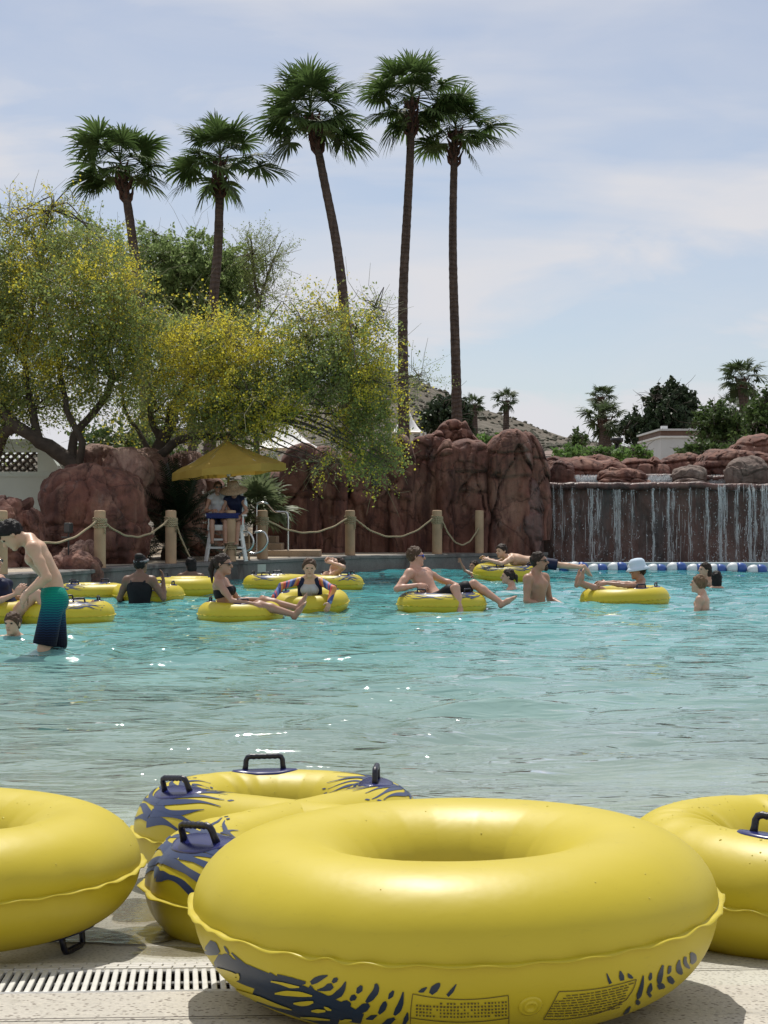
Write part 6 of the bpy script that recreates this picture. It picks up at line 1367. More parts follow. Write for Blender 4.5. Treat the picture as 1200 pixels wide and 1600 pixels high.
# ------------------------------------------------------------------ people: one continuous skin each, grown as a smooth blend of tapered forms
def surface_nets(Fv, org, h):
    nx, ny, nz = Fv.shape; ins = Fv < 0
    c = np.zeros((nx - 1, ny - 1, nz - 1), np.int8)
    for a in (0, 1):
        for b in (0, 1):
            for d in (0, 1): c += ins[a:nx - 1 + a, b:ny - 1 + b, d:nz - 1 + d]
    I = np.argwhere((c > 0) & (c < 8)); idx = -np.ones(c.shape, np.int64); idx[tuple(I.T)] = np.arange(len(I))
    acc = np.zeros((len(I), 3)); cnt = np.zeros(len(I)); cor = [(a, b, d) for a in (0, 1) for b in (0, 1) for d in (0, 1)]
    vals = {q: Fv[I[:, 0] + q[0], I[:, 1] + q[1], I[:, 2] + q[2]] for q in cor}
    for q in cor:
        for ax in range(3):
            if q[ax]: continue
            q2 = tuple(v + (1 if k == ax else 0) for k, v in enumerate(q)); f0, f1 = vals[q], vals[q2]; m = (f0 < 0) != (f1 < 0)
            tt = np.where(m, f0 / np.where(m, f0 - f1, 1), 0)
            for k in range(3): acc[:, k] += np.where(m, q[k] + (tt if k == ax else 0), 0)
            cnt += m
    V = (I + acc / cnt[:, None]) * h + org; faces = []
    for ax in range(3):
        a1, a2 = (ax + 1) % 3, (ax + 2) % 3; sl0 = [slice(None)] * 3; sl1 = [slice(None)] * 3; sl0[ax] = slice(0, -1); sl1[ax] = slice(1, None)
        for q in (a1, a2): sl0[q] = slice(1, -1); sl1[q] = slice(1, -1)
        s0, s1 = ins[tuple(sl0)], ins[tuple(sl1)]; E = np.argwhere(s0 != s1)
        if not len(E): continue
        flip = s0[tuple(E.T)]; E = E.copy()
        for q in (a1, a2): E[:, q] += 1
        def ci(o1, o2):
            G = E.copy(); G[:, a1] += o1; G[:, a2] += o2; return idx[tuple(G.T)]
        qd = np.stack([ci(-1, -1), ci(0, -1), ci(0, 0), ci(-1, 0)], -1); qd[~flip] = qd[~flip][:, ::-1]; faces.append(qd)
    return V, np.concatenate(faces)
class Skin:
    def __init__(s): s.p = []
    def cone(s, a, b, ra, rb, k=.03, g=''): s.p.append(('c', np.array(a, float), np.array(b, float), ra, rb, k, g)); return s
    def ell(s, c, ax, r, k=.03, g=''): s.p.append(('e', np.array(c, float), np.array(ax, float), np.array(r, float), None, k, g)); return s
    @staticmethod
    def dist(p, P, off=0.):
        if p[0] == 'c':
            a, b = p[1], p[2]; ab = b - a; L = max(1e-9, ab @ ab); q = P - a; t_ = np.clip((q @ ab) / L, 0, 1)
            return np.linalg.norm(q - t_[..., None] * ab, axis=-1) - (p[3] + (p[4] - p[3]) * t_) - off
        q = (P - p[1]) @ p[2].T; r = p[3] + off; k0 = np.linalg.norm(q / r, axis=-1); k1 = np.linalg.norm(q / (r * r), axis=-1) + 1e-9
        return k0 * (k0 - 1) / k1
    def bounds(s, p, off):
        if p[0] == 'c': m = max(p[3], p[4]) + off; return np.minimum(p[1], p[2]) - m, np.maximum(p[1], p[2]) + m
        m = p[3].max() + off; return p[1] - m, p[1] + m
    def mesh(s, name, mat, h=.011, off=0., groups=None, planes=(), sub=None, ksc=1.0):
        pr = [p for p in s.p if groups is None or p[6] in groups]
        lo = np.min([s.bounds(p, off)[0] for p in pr], 0) - 3 * h; hi = np.max([s.bounds(p, off)[1] for p in pr], 0) + 3 * h
        n = np.ceil((hi - lo) / h).astype(int) + 1; Fv = np.full(n, 1.0); ax = [lo[k] + np.arange(n[k]) * h for k in range(3)]
        for p in pr:
            b0, b1 = s.bounds(p, off); k = max(1e-4, p[5] * ksc); i0 = np.maximum(0, ((b0 - k - 3 * h - lo) / h).astype(int)); i1 = np.minimum(n, ((b1 + k + 3 * h - lo) / h).astype(int) + 2)
            P = np.stack(np.meshgrid(ax[0][i0[0]:i1[0]], ax[1][i0[1]:i1[1]], ax[2][i0[2]:i1[2]], indexing='ij'), -1); d = s.dist(p, P, off); sl = tuple(slice(a, b) for a, b in zip(i0, i1)); A = Fv[sl]
            hh = np.clip(.5 + .5 * (A - d) / k, 0, 1); Fv[sl] = A * (1 - hh) + d * hh - k * hh * (1 - hh)
        if planes:
            P = np.stack(np.meshgrid(*ax, indexing='ij'), -1)
            for (c, nn) in planes: nn = np.array(nn, float); nn /= np.linalg.norm(nn); Fv = np.maximum(Fv, -((P - np.array(c)) @ nn))
        V, F = surface_nets(Fv, lo, h); return mesh_np(name, V, F, mat)
def nv(v): v = np.array(v, float); return v / np.linalg.norm(v)
def skinmat(name, c):
    t = NT(name); co = t.coord(); k = t.ramp(t.noise(co, 6, 4), [(.3, tuple(q * .88 for q in c)), (.7, tuple(min(1, q * 1.08) for q in c))])
    k = t.mix(t.ramp(t.noise(co, 14, 3), [(.5, 0.), (.75, .25)]), k, (c[0] * 1.05, c[1] * .78, c[2] * .72))
    return t.done(t.bsdf(k, .48, t.bump(t.noise(co, 60, 3), .1, .004), Subsurface_Weight=.08, Subsurface_Radius=(.02, .008, .004)))
M['skin_fair'] = skinmat('fair_skin', (.52, .325, .215)); M['skin_light'] = skinmat('light_skin', (.50, .30, .21)); M['skin_tan'] = skinmat('tanned_skin', (.36, .20, .135)); M['skin_brown'] = skinmat('brown_skin', (.17, .092, .06)); M['skin_pink'] = skinmat('sunned_skin', (.50, .28, .20))
def hairmat(name, c): 
    t = NT(name); w = t.n('ShaderNodeTexNoise', {'Vector': t.coord('Object', (40, 40, 6)), 'Scale': 3., 'Detail': 4.}).outputs['Fac']
    return t.done(t.bsdf(t.ramp(w, [(.3, tuple(q * .6 for q in c)), (.7, tuple(q * 1.4 for q in c))]), .55, t.bump(w, .8, .01), Specular_IOR_Level=.22))
M['hair_black'] = hairmat('black_hair', (.010, .008, .008)); M['hair_dark'] = hairmat('dark_brown_hair', (.028, .017, .012)); M['hair_brown'] = hairmat('brown_hair', (.075, .042, .024)); M['hair_light'] = hairmat('light_brown_hair', (.15, .09, .05))
M['black_cloth'] = plain('black_swim_fabric', (.010, .010, .013), .6, .2, 20, Specular_IOR_Level=.15); M['navy_cloth'] = plain('navy_swim_fabric', (.014, .018, .045), .6, .2, 20, Specular_IOR_Level=.15); M['pink_cloth'] = plain('coral_swim_fabric', (.5, .12, .10), .6, .1); M['white_cloth'] = plain('white_shirt', (.40, .40, .41), .8, .05); M['hat'] = plain('pale_blue_hat', (.50, .60, .70), .8, .05, 6); M['straw'] = plain('straw_hat', (.32, .22, .14), .9, .4, 40, .6, 40); M['lens'] = plain('dark_lens', (.008, .008, .01), .08, .1); M['lens_blue'] = plain('blue_mirror_lens', (.02, .06, .35), .08, .1); M['eye'] = plain('eye', (.03, .02, .018), .2, .1); M['band'] = plain('grey_headband', (.16, .165, .18), .8, .15, 20); M['lips'] = plain('lips', (.32, .11, .09), .5, .1)  # white_shirt is greyed: tree shade over the lifeguards is put into its colour
t = NT('teal_to_navy_trunks'); z = t.n('ShaderNodeSeparateXYZ', {0: t.coord('Object')}).outputs['Z']
u = t.math('MULTIPLY', t.math('ADD', z, .40), 1 / .50); lines = t.math('SINE', t.math('ADD', t.math('MULTIPLY', z, 290.), t.math('MULTIPLY', t.noise(t.coord('Object', (9, 9, 2)), 2.2, 3), 9.)))
shift = t.math('ADD', u, t.math('MULTIPLY', lines, .13)); k = t.ramp(shift, [(.14, (.004, .005, .012)), (.36, (.007, .02, .055)), (.62, (.005, .085, .12)), (.85, (.003, .20, .15)), (1., (.004, .23, .16))])
M['trunks'] = t.done(t.bsdf(k, .7, t.bump(t.noise(t.coord('Object', (6, 6, 2)), 5, 3), .5, .02), Specular_IOR_Level=.12))
t = NT('striped_sleeve'); co = t.coord('Object', loc=(-.08, 0, -.27)); br = t.n('ShaderNodeVectorMath', {0: co}, operation='LENGTH').outputs['Value']
k = t.ramp(t.math('FRACT', t.math('MULTIPLY', br, 6.0)), [(0., (.50, .07, .04)), (.20, (.55, .22, .05)), (.38, (.03, .05, .20)), (.58, (.12, .20, .45)), (.74, (.45, .10, .16)), (.88, (.03, .05, .20))], 'CONSTANT'); M['sleeve'] = t.done(t.bsdf(k, .6))

def person(label, at, yaw, s=1.0, t1=(0, 0, 1), t2=None, arms=None, legs=None, face=(1, 0, 0), hup=(0, 0, 1), nd=None, skin='skin_light', hair=('short', 'hair_dark'), sex='m', wear=(), glasses=None, bulk=1.0, h=.0115, front=None, headsc=None, extra=None, feet=None, eyes=True, bare_legs=True):
    """Local axes: +x the way the hips face, +y the person's left, +z up; at = midpoint between the hip joints."""
    B = Skin(); t1 = nv(t1); t2 = nv(t2 if t2 is not None else t1); F0 = np.array([1., 0, 0]); L0_ = np.array([0, 1., 0])
    def frame(tv):
        f = F0 if front is None else np.array(front, float)
        if abs(f @ tv) > .97: f = np.array([0, 0, -1.])
        f = nv(f - tv * (f @ tv)); l = np.cross(tv, f); return np.stack([f, l, tv])
    A1, A2 = frame(t1), frame(t2); f1, l1, f2, l2 = A1[0], A1[1], A2[0], A2[1]; fem = sex == 'f'; bk = bulk; O = np.zeros(3)
    hw = (.095 if not fem else .10) * s; sw = (.185 if not fem else .158) * s * (1 + (bk - 1) * .6); waist = O + t1 * .17 * s; chest = waist + t2 * .20 * s; shl = waist + t2 * .325 * s; nb = waist + t2 * .365 * s
    B.ell(O + t1 * .03 * s, A1, np.array([.105, .158 if fem else .15, .115]) * s * bk, .05 * s, 'pelvis'); B.ell(O - f1 * .035 * s - t1 * .03 * s, A1, np.array([.085, .13, .09]) * s * bk, .04 * s, 'pelvis')
    B.ell(waist, A1 * .5 + A2 * .5, np.array([.092, .118 if fem else .132, .15]) * s * bk, .06 * s, 'abdomen'); B.ell(chest, A2, np.array([.112, .142 if fem else .165, .165]) * s * bk, .06 * s, 'chest')
    B.ell(chest + t2 * .10 * s - f2 * .02 * s, A2, np.array([.085, sw / s * .90, .06]) * s, .05 * s, 'yoke')
    for sg in (1, -1):
        if fem: B.ell(chest + f2 * .085 * s * bk + l2 * sg * .07 * s + t2 * .01 * s, A2, np.array([.055, .06, .058]) * s * bk, .03 * s, 'bust')
        else: B.ell(chest + f2 * .072 * s + l2 * sg * .075 * s + t2 * .045 * s, A2, np.array([.045, .08, .055]) * s, .03 * s, 'bust')
        B.cone(nb + l2 * sg * .02 * s - f2 * .02 * s + t2 * .04 * s, shl + l2 * sg * sw * .92, .042 * s, .046 * s, .04 * s, 'yoke')
    nd_ = nv(nd) if nd is not None else nv(t2 * .9 + f2 * .25); hs = (headsc or s); fd = nv(face); hu = np.array(hup, float); hu = nv(hu - fd * (hu @ fd)); sd = np.cross(hu, fd); H = np.stack([fd, sd, hu])
    nk = nb + nd_ * .10 * s; hc = nk + hu * .075 * hs + fd * .028 * hs
    B.cone(nb - nd_ * .03 * s, nk + hu * .03 * hs, (.058 if not fem else .050) * s, (.052 if not fem else .046) * hs, .035 * s, 'neck')
    B.ell(hc + hu * .022 * hs - fd * .01 * hs, H, np.array([.096, .077, .096]) * hs, .02 * hs, 'head'); B.ell(hc + fd * .022 * hs - hu * .045 * hs, H, np.array([.072, .060, .078]) * hs, .03 * hs, 'head')
    B.cone(hc + fd * .087 * hs + hu * .012 * hs, hc + fd * .114 * hs - hu * .022 * hs, .010 * hs, .0165 * hs, .012 * hs, 'face'); B.ell(hc + fd * .082 * hs + hu * .032 * hs, H, np.array([.016, .052, .013]) * hs, .015 * hs, 'face')
    B.ell(hc + fd * .074 * hs - hu * .098 * hs, H, np.array([.026, .030, .022]) * hs, .02 * hs, 'face'); B.ell(hc + fd * .085 * hs - hu * .058 * hs, H, np.array([.014, .026, .014]) * hs, .012 * hs, 'face')
    for sg in (1, -1): B.ell(hc - fd * .012 * hs + sd * sg * .078 * hs - hu * .004 * hs, H, np.array([.020, .012, .033]) * hs, .008 * hs, 'ear')
    arms = arms or {}; legs = legs or {}; joints = {}
    for sg, key in ((1, 'L'), (-1, 'R')):
        a = arms.get(key, ((.0, .12 * sg, -1), (.15, 0, -1))); sh_ = shl + l2 * sg * sw; d1, d2 = nv(a[0]), nv(a[1]); hd = nv(a[2]) if len(a) > 2 else d2; mu = bk * (1.0 if not fem else .86)
        el_ = sh_ + d1 * .30 * s; wr_ = el_ + d2 * .255 * s; joints[key] = (sh_, el_, wr_)
        B.ell(sh_ - d1 * -.015 * s, np.eye(3), np.array([.060, .060, .062]) * s * mu, .04 * s, 'yoke'); B.cone(sh_, sh_ + d1 * .14 * s, .052 * s * mu, .050 * s * mu, .035 * s, 'arm' + key); B.cone(sh_ + d1 * .14 * s, el_, .049 * s * mu, .038 * s * mu, .02 * s, 'arm' + key); B.cone(el_, el_ + d2 * .09 * s, .038 * s * mu, .041 * s * mu, .02 * s, 'fore' + key); B.cone(el_ + d2 * .09 * s, wr_, .040 * s * mu, .026 * s * mu, .02 * s, 'fore' + key)
        pn = np.array(a[3], float) if len(a) > 3 else np.array([-.3, -sg * .6, -.5]); pn = pn - hd * (pn @ hd); pn = nv(pn); sx = np.cross(hd, pn)
        B.ell(wr_ + hd * .052 * s, np.stack([hd, sx, pn]), np.array([.056, .042, .020]) * s, .018 * s, 'hand')
        for q in range(4):
            b_ = wr_ + hd * (.088 - .004 * abs(q - 1.3)) * s + sx * (q - 1.5) * .0215 * s; ln = (.074, .086, .080, .062)[q] * s; m_ = b_ + (hd + sx * (q - 1.5) * .07 + pn * .25) / 1.04 * ln * .5; e_ = m_ + nv(hd * .75 + pn * .7) * ln * .55
            B.cone(b_ - hd * .02 * s, m_, .0108 * s, .0100 * s, .005, 'hand'); B.cone(m_, e_, .0100 * s, .0088 * s, .003, 'hand')
        tb = wr_ + hd * .028 * s - sx * .032 * s; tm2 = tb + nv(hd * .55 - sx * .8 + pn * .35) * .042 * s; B.cone(tb, tm2, .0145 * s, .0115 * s, .010, 'hand'); B.cone(tm2, tm2 + nv(hd * .9 - sx * .2 + pn * .4) * .034 * s, .0112 * s, .0095 * s, .003, 'hand')
        g = legs.get(key, ((.03, .03 * sg, -1), (-.04, 0, -1))); hp = O + l1 * sg * hw; e1, e2 = nv(g[0]), nv(g[1]); kn = hp + e1 * .435 * s; an = kn + e2 * .42 * s; joints['k' + key] = (hp, kn, an)
        B.cone(hp, hp + e1 * .2 * s, .086 * s * bk, .075 * s * bk, .045 * s, 'thigh' + key); B.cone(hp + e1 * .2 * s, kn, .074 * s * bk, .052 * s, .025 * s, 'thigh' + key); B.cone(kn, kn + e2 * .14 * s, .051 * s, .055 * s, .025 * s, 'shin'); B.cone(kn + e2 * .14 * s, an, .054 * s, .034 * s, .025 * s, 'shin')
        fo = (nv(feet[key]) if feet and key in feet else None); ft = fo if fo is not None else (F0 if abs(e2[2]) > .7 else nv(F0 * .45 + np.array([0, 0, .9]))); ft = nv(ft - e2 * (ft @ e2) * .6)
        B.cone(an - ft * .035 * s + e2 * .03 * s, an + ft * .07 * s + e2 * .035 * s, .036 * s, .035 * s, .02 * s, 'foot'); B.cone(an + ft * .06 * s + e2 * .035 * s, an + ft * .165 * s + e2 * .048 * s, .036 * s, .022 * s, .02 * s, 'foot')
        side = np.cross(ft, e2); 
        for q in range(5): b_ = an + ft * .155 * s + e2 * .05 * s + side * (q - 2) * .0165 * s * sg; B.cone(b_, b_ + ft * (.045 - .005 * q) * s, .0115 * s, .009 * s, .006, 'foot')
    body = link('person', B.mesh('person', M[skin], h * max(.7, s))); body.location = at; body.rotation_euler = (0, 0, R(yaw)); tag(body, label, 'person')
    hh = .0085 * hs
    if eyes and not glasses:
        E_ = Skin()
        for sg in (1, -1): E_.ell(hc + fd * .080 * hs + sd * sg * .032 * hs + hu * .012 * hs, H, np.array([.012, .016, .009]) * hs, .001)
        link('eyes', E_.mesh('eyes', M['eye'], .004), body)
    if eyes: E_ = Skin(); E_.ell(hc + fd * .093 * hs - hu * .058 * hs, H, np.array([.008, .024, .008]) * hs, .001); link('lips', E_.mesh('lips', M['lips'], .004), body)
    if glasses:
        E_ = Skin()
        for sg in (1, -1):
            E_.ell(hc + fd * .094 * hs + sd * sg * .036 * hs + hu * .010 * hs, H, np.array([.010, .033, .023]) * hs, .002); E_.cone(hc + fd * .085 * hs + sd * sg * .066 * hs + hu * .018 * hs, hc - fd * .01 * hs + sd * sg * .084 * hs + hu * .012 * hs, .005 * hs, .004 * hs, .004)
        E_.cone(hc + fd * .100 * hs + sd * .02 * hs + hu * .016 * hs, hc + fd * .100 * hs - sd * .02 * hs + hu * .016 * hs, .005 * hs, .005 * hs, .004); link('sunglasses', E_.mesh('sunglasses', M[glasses], .0045), body)
    if hair:
        style, hm = hair; Hs = Skin(); Hs.ell(hc + hu * .026 * hs - fd * .014 * hs, H, np.array([.103, .085, .104]) * hs, .01)
        nrm = -fd * .72 + hu * .62; pc = hc + fd * (.040 if style != 'bangs' else .062) * hs + hu * .035 * hs
        pl = [(pc, nrm)]
        me = Hs.mesh('hair', M[hm], hh, planes=pl + [(hc - hu * .055 * hs, hu * .8 - fd * .4)]); 
        vv = np.zeros(len(me.vertices) * 3, np.float32); me.vertices.foreach_get('co', vv); vv = vv.reshape(-1, 3); dv = vv - hc; dv /= np.linalg.norm(dv, axis=1, keepdims=True) + 1e-9
        vv = vv + dv * (.010 * hs * fbm(vv / (.028 * hs) + len(label), 3, 2) + .006 * hs)[:, None]; me.vertices.foreach_set('co', vv.astype(np.float32).ravel()); me.update(); hobj = link('hair', me, body)
        Ex = Skin()
        if style == 'pony':
            p0 = hc - fd * .10 * hs + hu * .045 * hs; Ex.ell(p0, H, np.array([.035, .032, .032]) * hs, .02); Ex.cone(p0 - fd * .02 * hs, p0 - fd * .05 * hs - hu * .10 * hs, .034 * hs, .036 * hs, .02); Ex.cone(p0 - fd * .05 * hs - hu * .10 * hs, p0 - fd * .035 * hs - hu * .27 * hs, .036 * hs, .010 * hs, .02)
        if style == 'bun': Ex.ell(hc - fd * .05 * hs + hu * .118 * hs, H, np.array([.058, .066, .042]) * hs, .02); Ex.ell(hc - fd * .06 * hs + hu * .10 * hs, H, np.array([.05, .05, .05]) * hs, .02)
        if style == 'tail': Ex.ell(hc - fd * .115 * hs - hu * .0 * hs, H, np.array([.045, .04, .045]) * hs, .02); Ex.cone(hc - fd * .13 * hs, hc - fd * .15 * hs - hu * .10 * hs, .03 * hs, .012 * hs, .02)
        if style == 'wet': Ex.ell(hc + fd * .05 * hs + hu * .105 * hs, H, np.array([.05, .06, .030]) * hs, .02); Ex.ell(hc + fd * .085 * hs + hu * .075 * hs, H, np.array([.028, .045, .032]) * hs, .02)
        if style == 'long': Ex.ell(hc - fd * .07 * hs - hu * .06 * hs, H, np.array([.06, .085, .13]) * hs, .03)
        if Ex.p: link('ponytail' if style in ('pony', 'tail') else 'hair_bun' if style == 'bun' else 'hair_lock', Ex.mesh('hair', M[hm], hh), body)
    for w_ in wear:
        nm, mt, groups, off, planes = w_[:5]
        P_ = []
        for pl in planes:
            if pl == 'waist': P_.append((O + t1 * .115 * s, -t1))
            elif pl == 'hiptop': P_.append((O + t1 * .06 * s, -t1))
            elif pl == 'neck': P_.append((shl - t2 * .02 * s, -t2))
            elif pl == 'band_top': P_.append((chest + t2 * .055 * s, -t2))
            elif pl == 'band_low': P_.append((chest - t2 * .06 * s, t2))
            elif pl == 'low': P_.append((O - t1 * .05 * s, t1))
            elif isinstance(pl, tuple) and pl[0] == 'leg': pass
            else: P_.append(pl)
        G = Skin(); frac = w_[5] if len(w_) > 5 else 1.0
        for p in B.p:
            if p[6] not in groups: continue
            if p[6].startswith('thigh'):
                key = p[6][-1]; hp, kn, _ = joints['k' + key]; c = [x for x in G.p if x[6] == p[6]]
                if c: continue
                e_ = hp + (kn - hp) * frac; G.cone(hp, e_, (.088 * bk) * s, (.070 + .018) * s * max(1, bk * .95), .05 * s, p[6])
            else: G.p.append(p)
        cut = [(joints['kL'][0] + (joints['kL'][1] - joints['kL'][0]) * frac, -(joints['kL'][1] - joints['kL'][0]))] if 'thighL' in groups and abs((nv(joints['kL'][1] - joints['kL'][0]) @ nv(joints['kR'][1] - joints['kR'][0]))) > .86 else []
        link(nm, G.mesh(nm, M[mt], .0095 * max(.8, s), off=off * s, planes=P_ + cut), body)
    if extra: extra(body, dict(hc=hc, fd=fd, hu=hu, sd=sd, hs=hs, H=H, chest=chest, shl=shl, t2=t2, f2=f2, l2=l2, s=s, sw=sw, nb=nb, j=joints, A2=A2))
    return body
SH = ('pelvis', 'thighL', 'thighR')
def child(body, name, sk, mat, h=.006): return link(name, sk.mesh(name, M[mat], h), body)
PK = dict
# standing man looking down at his waistband
person('shirtless man in teal and navy trunks standing knee deep, bent over looking down', pxz(84, 13.45, .475), 192, 1.0, (.10, 0, 1), (.50, 0, .87), {'L': ((-.42, .34, -.84), (.66, -.52, -.55), (.5, -.5, -.7)), 'R': ((-.42, -.34, -.84), (.68, .45, -.56), (.5, .5, -.7))}, {'L': ((.20, .06, -1), (-.20, 0, -1)), 'R': ((-.04, -.06, -1), (-.06, 0, -1))},
    face=(.62, 0, -.78), hup=(.78, 0, .62), nd=(.86, 0, .50), skin='skin_fair', hair=('wet', 'hair_black'), bulk=.93, h=.0095, wear=(('trunks', 'trunks', SH, .014, ('waist',), .93),))
def bn(body, q):
    s_ = Skin(); c, hs = q['hc'], q['hs']
    n = 26
    for k in range(n):
        a0, a1 = 2 * math.pi * k / n, 2 * math.pi * (k + 1) / n; f = lambda a: c + q['hu'] * .052 * hs + (q['fd'] * math.cos(a) * .103 + q['sd'] * math.sin(a) * .088) * hs + q['hu'] * .012 * math.cos(a) * hs
        s_.cone(f(a0), f(a1), .016 * hs, .016 * hs, .006)
    child(body, 'headband', s_, 'band', .007); st = Skin()
    for sg in (1, -1): st.cone(q['chest'] + q['t2'] * .08 - q['f2'] * .10 + q['l2'] * sg * .085, q['shl'] + q['l2'] * sg * .10 + q['t2'] * .055, .022, .02, .02); st.cone(q['shl'] + q['l2'] * sg * .10 + q['t2'] * .055, q['chest'] + q['t2'] * .06 + q['f2'] * .10 + q['l2'] * sg * .08, .02, .022, .02)
    child(body, 'strap', st, 'black_cloth', .008)
person('woman in a black tank top seen from behind, bun and grey headband', pxz(218, 20.7, -.17), 84, .97, (0, 0, 1), None, {'L': ((.18, .42, -.88), (.9, .05, -.25)), 'R': ((.12, -.52, -.85), (.35, .10, .93), (.2, .1, 1))}, face=(.9, -.35, 0), skin='skin_brown', hair=('bun', 'hair_black'), sex='f', bulk=1.18, wear=(('tank_top', 'black_cloth', ('chest', 'abdomen', 'bust', 'pelvis'), .012, ('neck',)),), extra=bn)
person('woman with a dark ponytail and sunglasses sitting up in her tube', pxz(362, 17.6, -.03), -6, .95, (-.34, 0, .94), (-.22, 0, .97), {'R': ((.62, -.34, -.70), (.97, .06, -.12), (.9, .1, -.3)), 'L': ((.55, .30, -.75), (.95, -.1, .05))}, {'L': ((.84, .14, .58), (.96, -.05, -.18)), 'R': ((.86, -.14, .50), (.95, .02, -.26))}, feet={'L': (.6, .1, .7), 'R': (.7, -.1, .5)}, face=(1, -.12, -.02), skin='skin_tan', hair=('pony', 'hair_dark'), sex='f', glasses='lens', wear=(('bikini_top', 'black_cloth', ('chest', 'bust'), .007, ('band_top', 'band_low')), ('bikini_bottom', 'black_cloth', ('pelvis',), .008, ('hiptop',))))
def slv(body, q):
    for key in 'LR':
        s_ = Skin(); sh_, e_, w_ = q['j'][key]; s_.cone(sh_, e_, .050, .042, .02); s_.cone(e_, w_ - (w_ - e_) * .04, .042, .031, .02); o = child(body, 'sleeve', s_, 'sleeve', .008)
    s_ = Skin()
    for sg in (1, -1): s_.cone(q['shl'] + q['l2'] * sg * .085 + q['t2'] * .012, q['shl'] + q['l2'] * sg * .125 - q['t2'] * .02, .046, .054, .02); s_.cone(q['shl'] + q['l2'] * sg * .105 - q['t2'] * .02 + q['f2'] * .02, q['chest'] + q['l2'] * sg * .12 - q['t2'] * .1 + q['f2'] * .02, .046, .036, .02)
    child(body, 'shirt_yoke', s_, 'navy_cloth', .009)
person('girl in a striped long sleeved swim shirt leaning her arms over the tube', pxz(485, 19.10, -.02), 268, .82, (.10, 0, 1), (.30, 0, .95), {'R': ((.50, -.82, -.22), (.62, -.42, -.66)), 'L': ((.60, .66, -.35), (.62, -.18, -.78))}, face=(.95, .1, -.15), headsc=.92, skin='skin_fair', hair=('short', 'hair_brown'), sex='f', wear=(('swim_shirt', 'white_cloth', ('chest', 'abdomen', 'bust'), .010, ('neck',)),), extra=slv)
person('swimmer behind the striped girl with one arm lifted over the head', pxz(484, 24.5, -.06), 190, .92, (-.74, 0, .56), None, {'R': ((-.3, -.5, .75), (.4, .6, .1)), 'L': ((-.45, .75, .5), (.6, -.7, .25))}, {'L': ((.9, .2, .35), (.9, 0, -.25)), 'R': ((.9, -.2, .35), (.9, 0, -.25))}, face=(.8, 0, .45), hup=(-.4, 0, .9), skin='skin_light', hair=('short', 'hair_dark'), h=.013, wear=(('trunks', 'black_cloth', SH, .012, ('waist',), .7),))
person('man with blue mirrored sunglasses lounging in his tube, both knees up', pxz(688, 19.3, .10), -34, 1.0, (-.80, 0, .62), (-.62, 0, .78), {'R': ((-.15, -.72, -.62), (.78, .60, .18), (.8, .6, -.1)), 'L': ((.25, .80, -.35), (.85, .2, -.25))}, {'R': ((.80, -.30, .42), (.34, -.22, -.90)), 'L': ((.76, .36, .50), (.80, .22, -.54))}, feet={'R': (.8, 0, -.3), 'L': (.9, .3, .2)}, face=(.80, .62, 0), skin='skin_pink', hair=('short', 'hair_brown'), glasses='lens_blue', wear=(('trunks', 'black_cloth', SH, .012, ('waist',), .72),))
def goat(body, q):
    s_ = Skin(); c, hs, fd, hu, sd = q['hc'], q['hs'], q['fd'], q['hu'], q['sd']; s_.ell(c + fd * .078 * hs - hu * .100 * hs, q['H'], np.array([.032, .034, .030]) * hs, .01)
    for sg in (1, -1): s_.cone(c + fd * .098 * hs - hu * .046 * hs, c + fd * .088 * hs + sd * sg * .028 * hs - hu * .062 * hs, .009 * hs, .009 * hs, .006); s_.cone(c + fd * .088 * hs + sd * sg * .028 * hs - hu * .062 * hs, c + fd * .078 * hs + sd * sg * .024 * hs - hu * .09 * hs, .009 * hs, .012 * hs, .006)
    child(body, 'beard', s_, 'hair_dark', .0055)
person('tanned man with a goatee and sunglasses standing waist deep near the float line', pxz(838, 20.5, -.16), -40, 1.02, (.04, 0, 1), (-.02, 0, 1), {'R': ((.10, -.26, -.96), (.80, .42, -.30), (.8, .4, -.2)), 'L': ((.12, .22, -.97), (.88, -.25, -.20), (.8, -.4, -.3))}, face=(.92, .38, .08), skin='skin_tan', hair=('short', 'hair_dark'), glasses='lens', extra=goat, bulk=1.05, wear=(('trunks', 'navy_cloth', SH, .012, ('hiptop',), .8),))
person('woman with her hair tied back, shoulders just above the water', pxz(799, 24.0, -.46), 168, .95, face=(.95, .1, 0), skin='skin_pink', hair=('tail', 'hair_dark'), sex='f', arms={'L': ((.3, .7, -.6), (.7, -.2, -.3)), 'R': ((.3, -.7, -.6), (.7, .2, -.3))}, wear=(('swimsuit', 'pink_cloth', ('chest', 'abdomen', 'bust', 'pelvis'), .008, ('neck',)),), h=.013)
person('child with one hand lifted beside the tube near the rock wall', pxz(743, 28.4, -.30), 195, .70, face=(.8, .3, .1), headsc=.85, skin='skin_tan', hair=('short', 'hair_dark'), arms={'R': ((.3, -.4, .2), (.5, .2, .85)), 'L': ((.2, .5, -.7), (.6, 0, -.5))}, h=.014, wear=(('swim_shirt', 'navy_cloth', ('chest', 'abdomen'), .010, ('neck',)),))
person('person in navy shorts lying face down across a floating tube', pxz(838, 27.6, .32), 182, .98, (1, 0, .10), (1, 0, .12), {'L': ((.6, .7, -.25), (.85, -.45, .25)), 'R': ((.6, -.7, -.25), (.85, .45, .3))}, {'L': ((-1, .12, -.14), (-1, .04, -.10)), 'R': ((-1, -.12, -.14), (-1, -.02, -.10))}, feet={'L': (-.8, 0, -.5), 'R': (-.8, 0, -.5)}, front=(0, 0, -1), face=(.85, .5, -.12), hup=(.1, 0, 1), nd=(.75, 0, .65), skin='skin_fair', hair=('short', 'hair_dark'), h=.013, wear=(('shorts', 'navy_cloth', SH, .013, ('waist',), .85),))
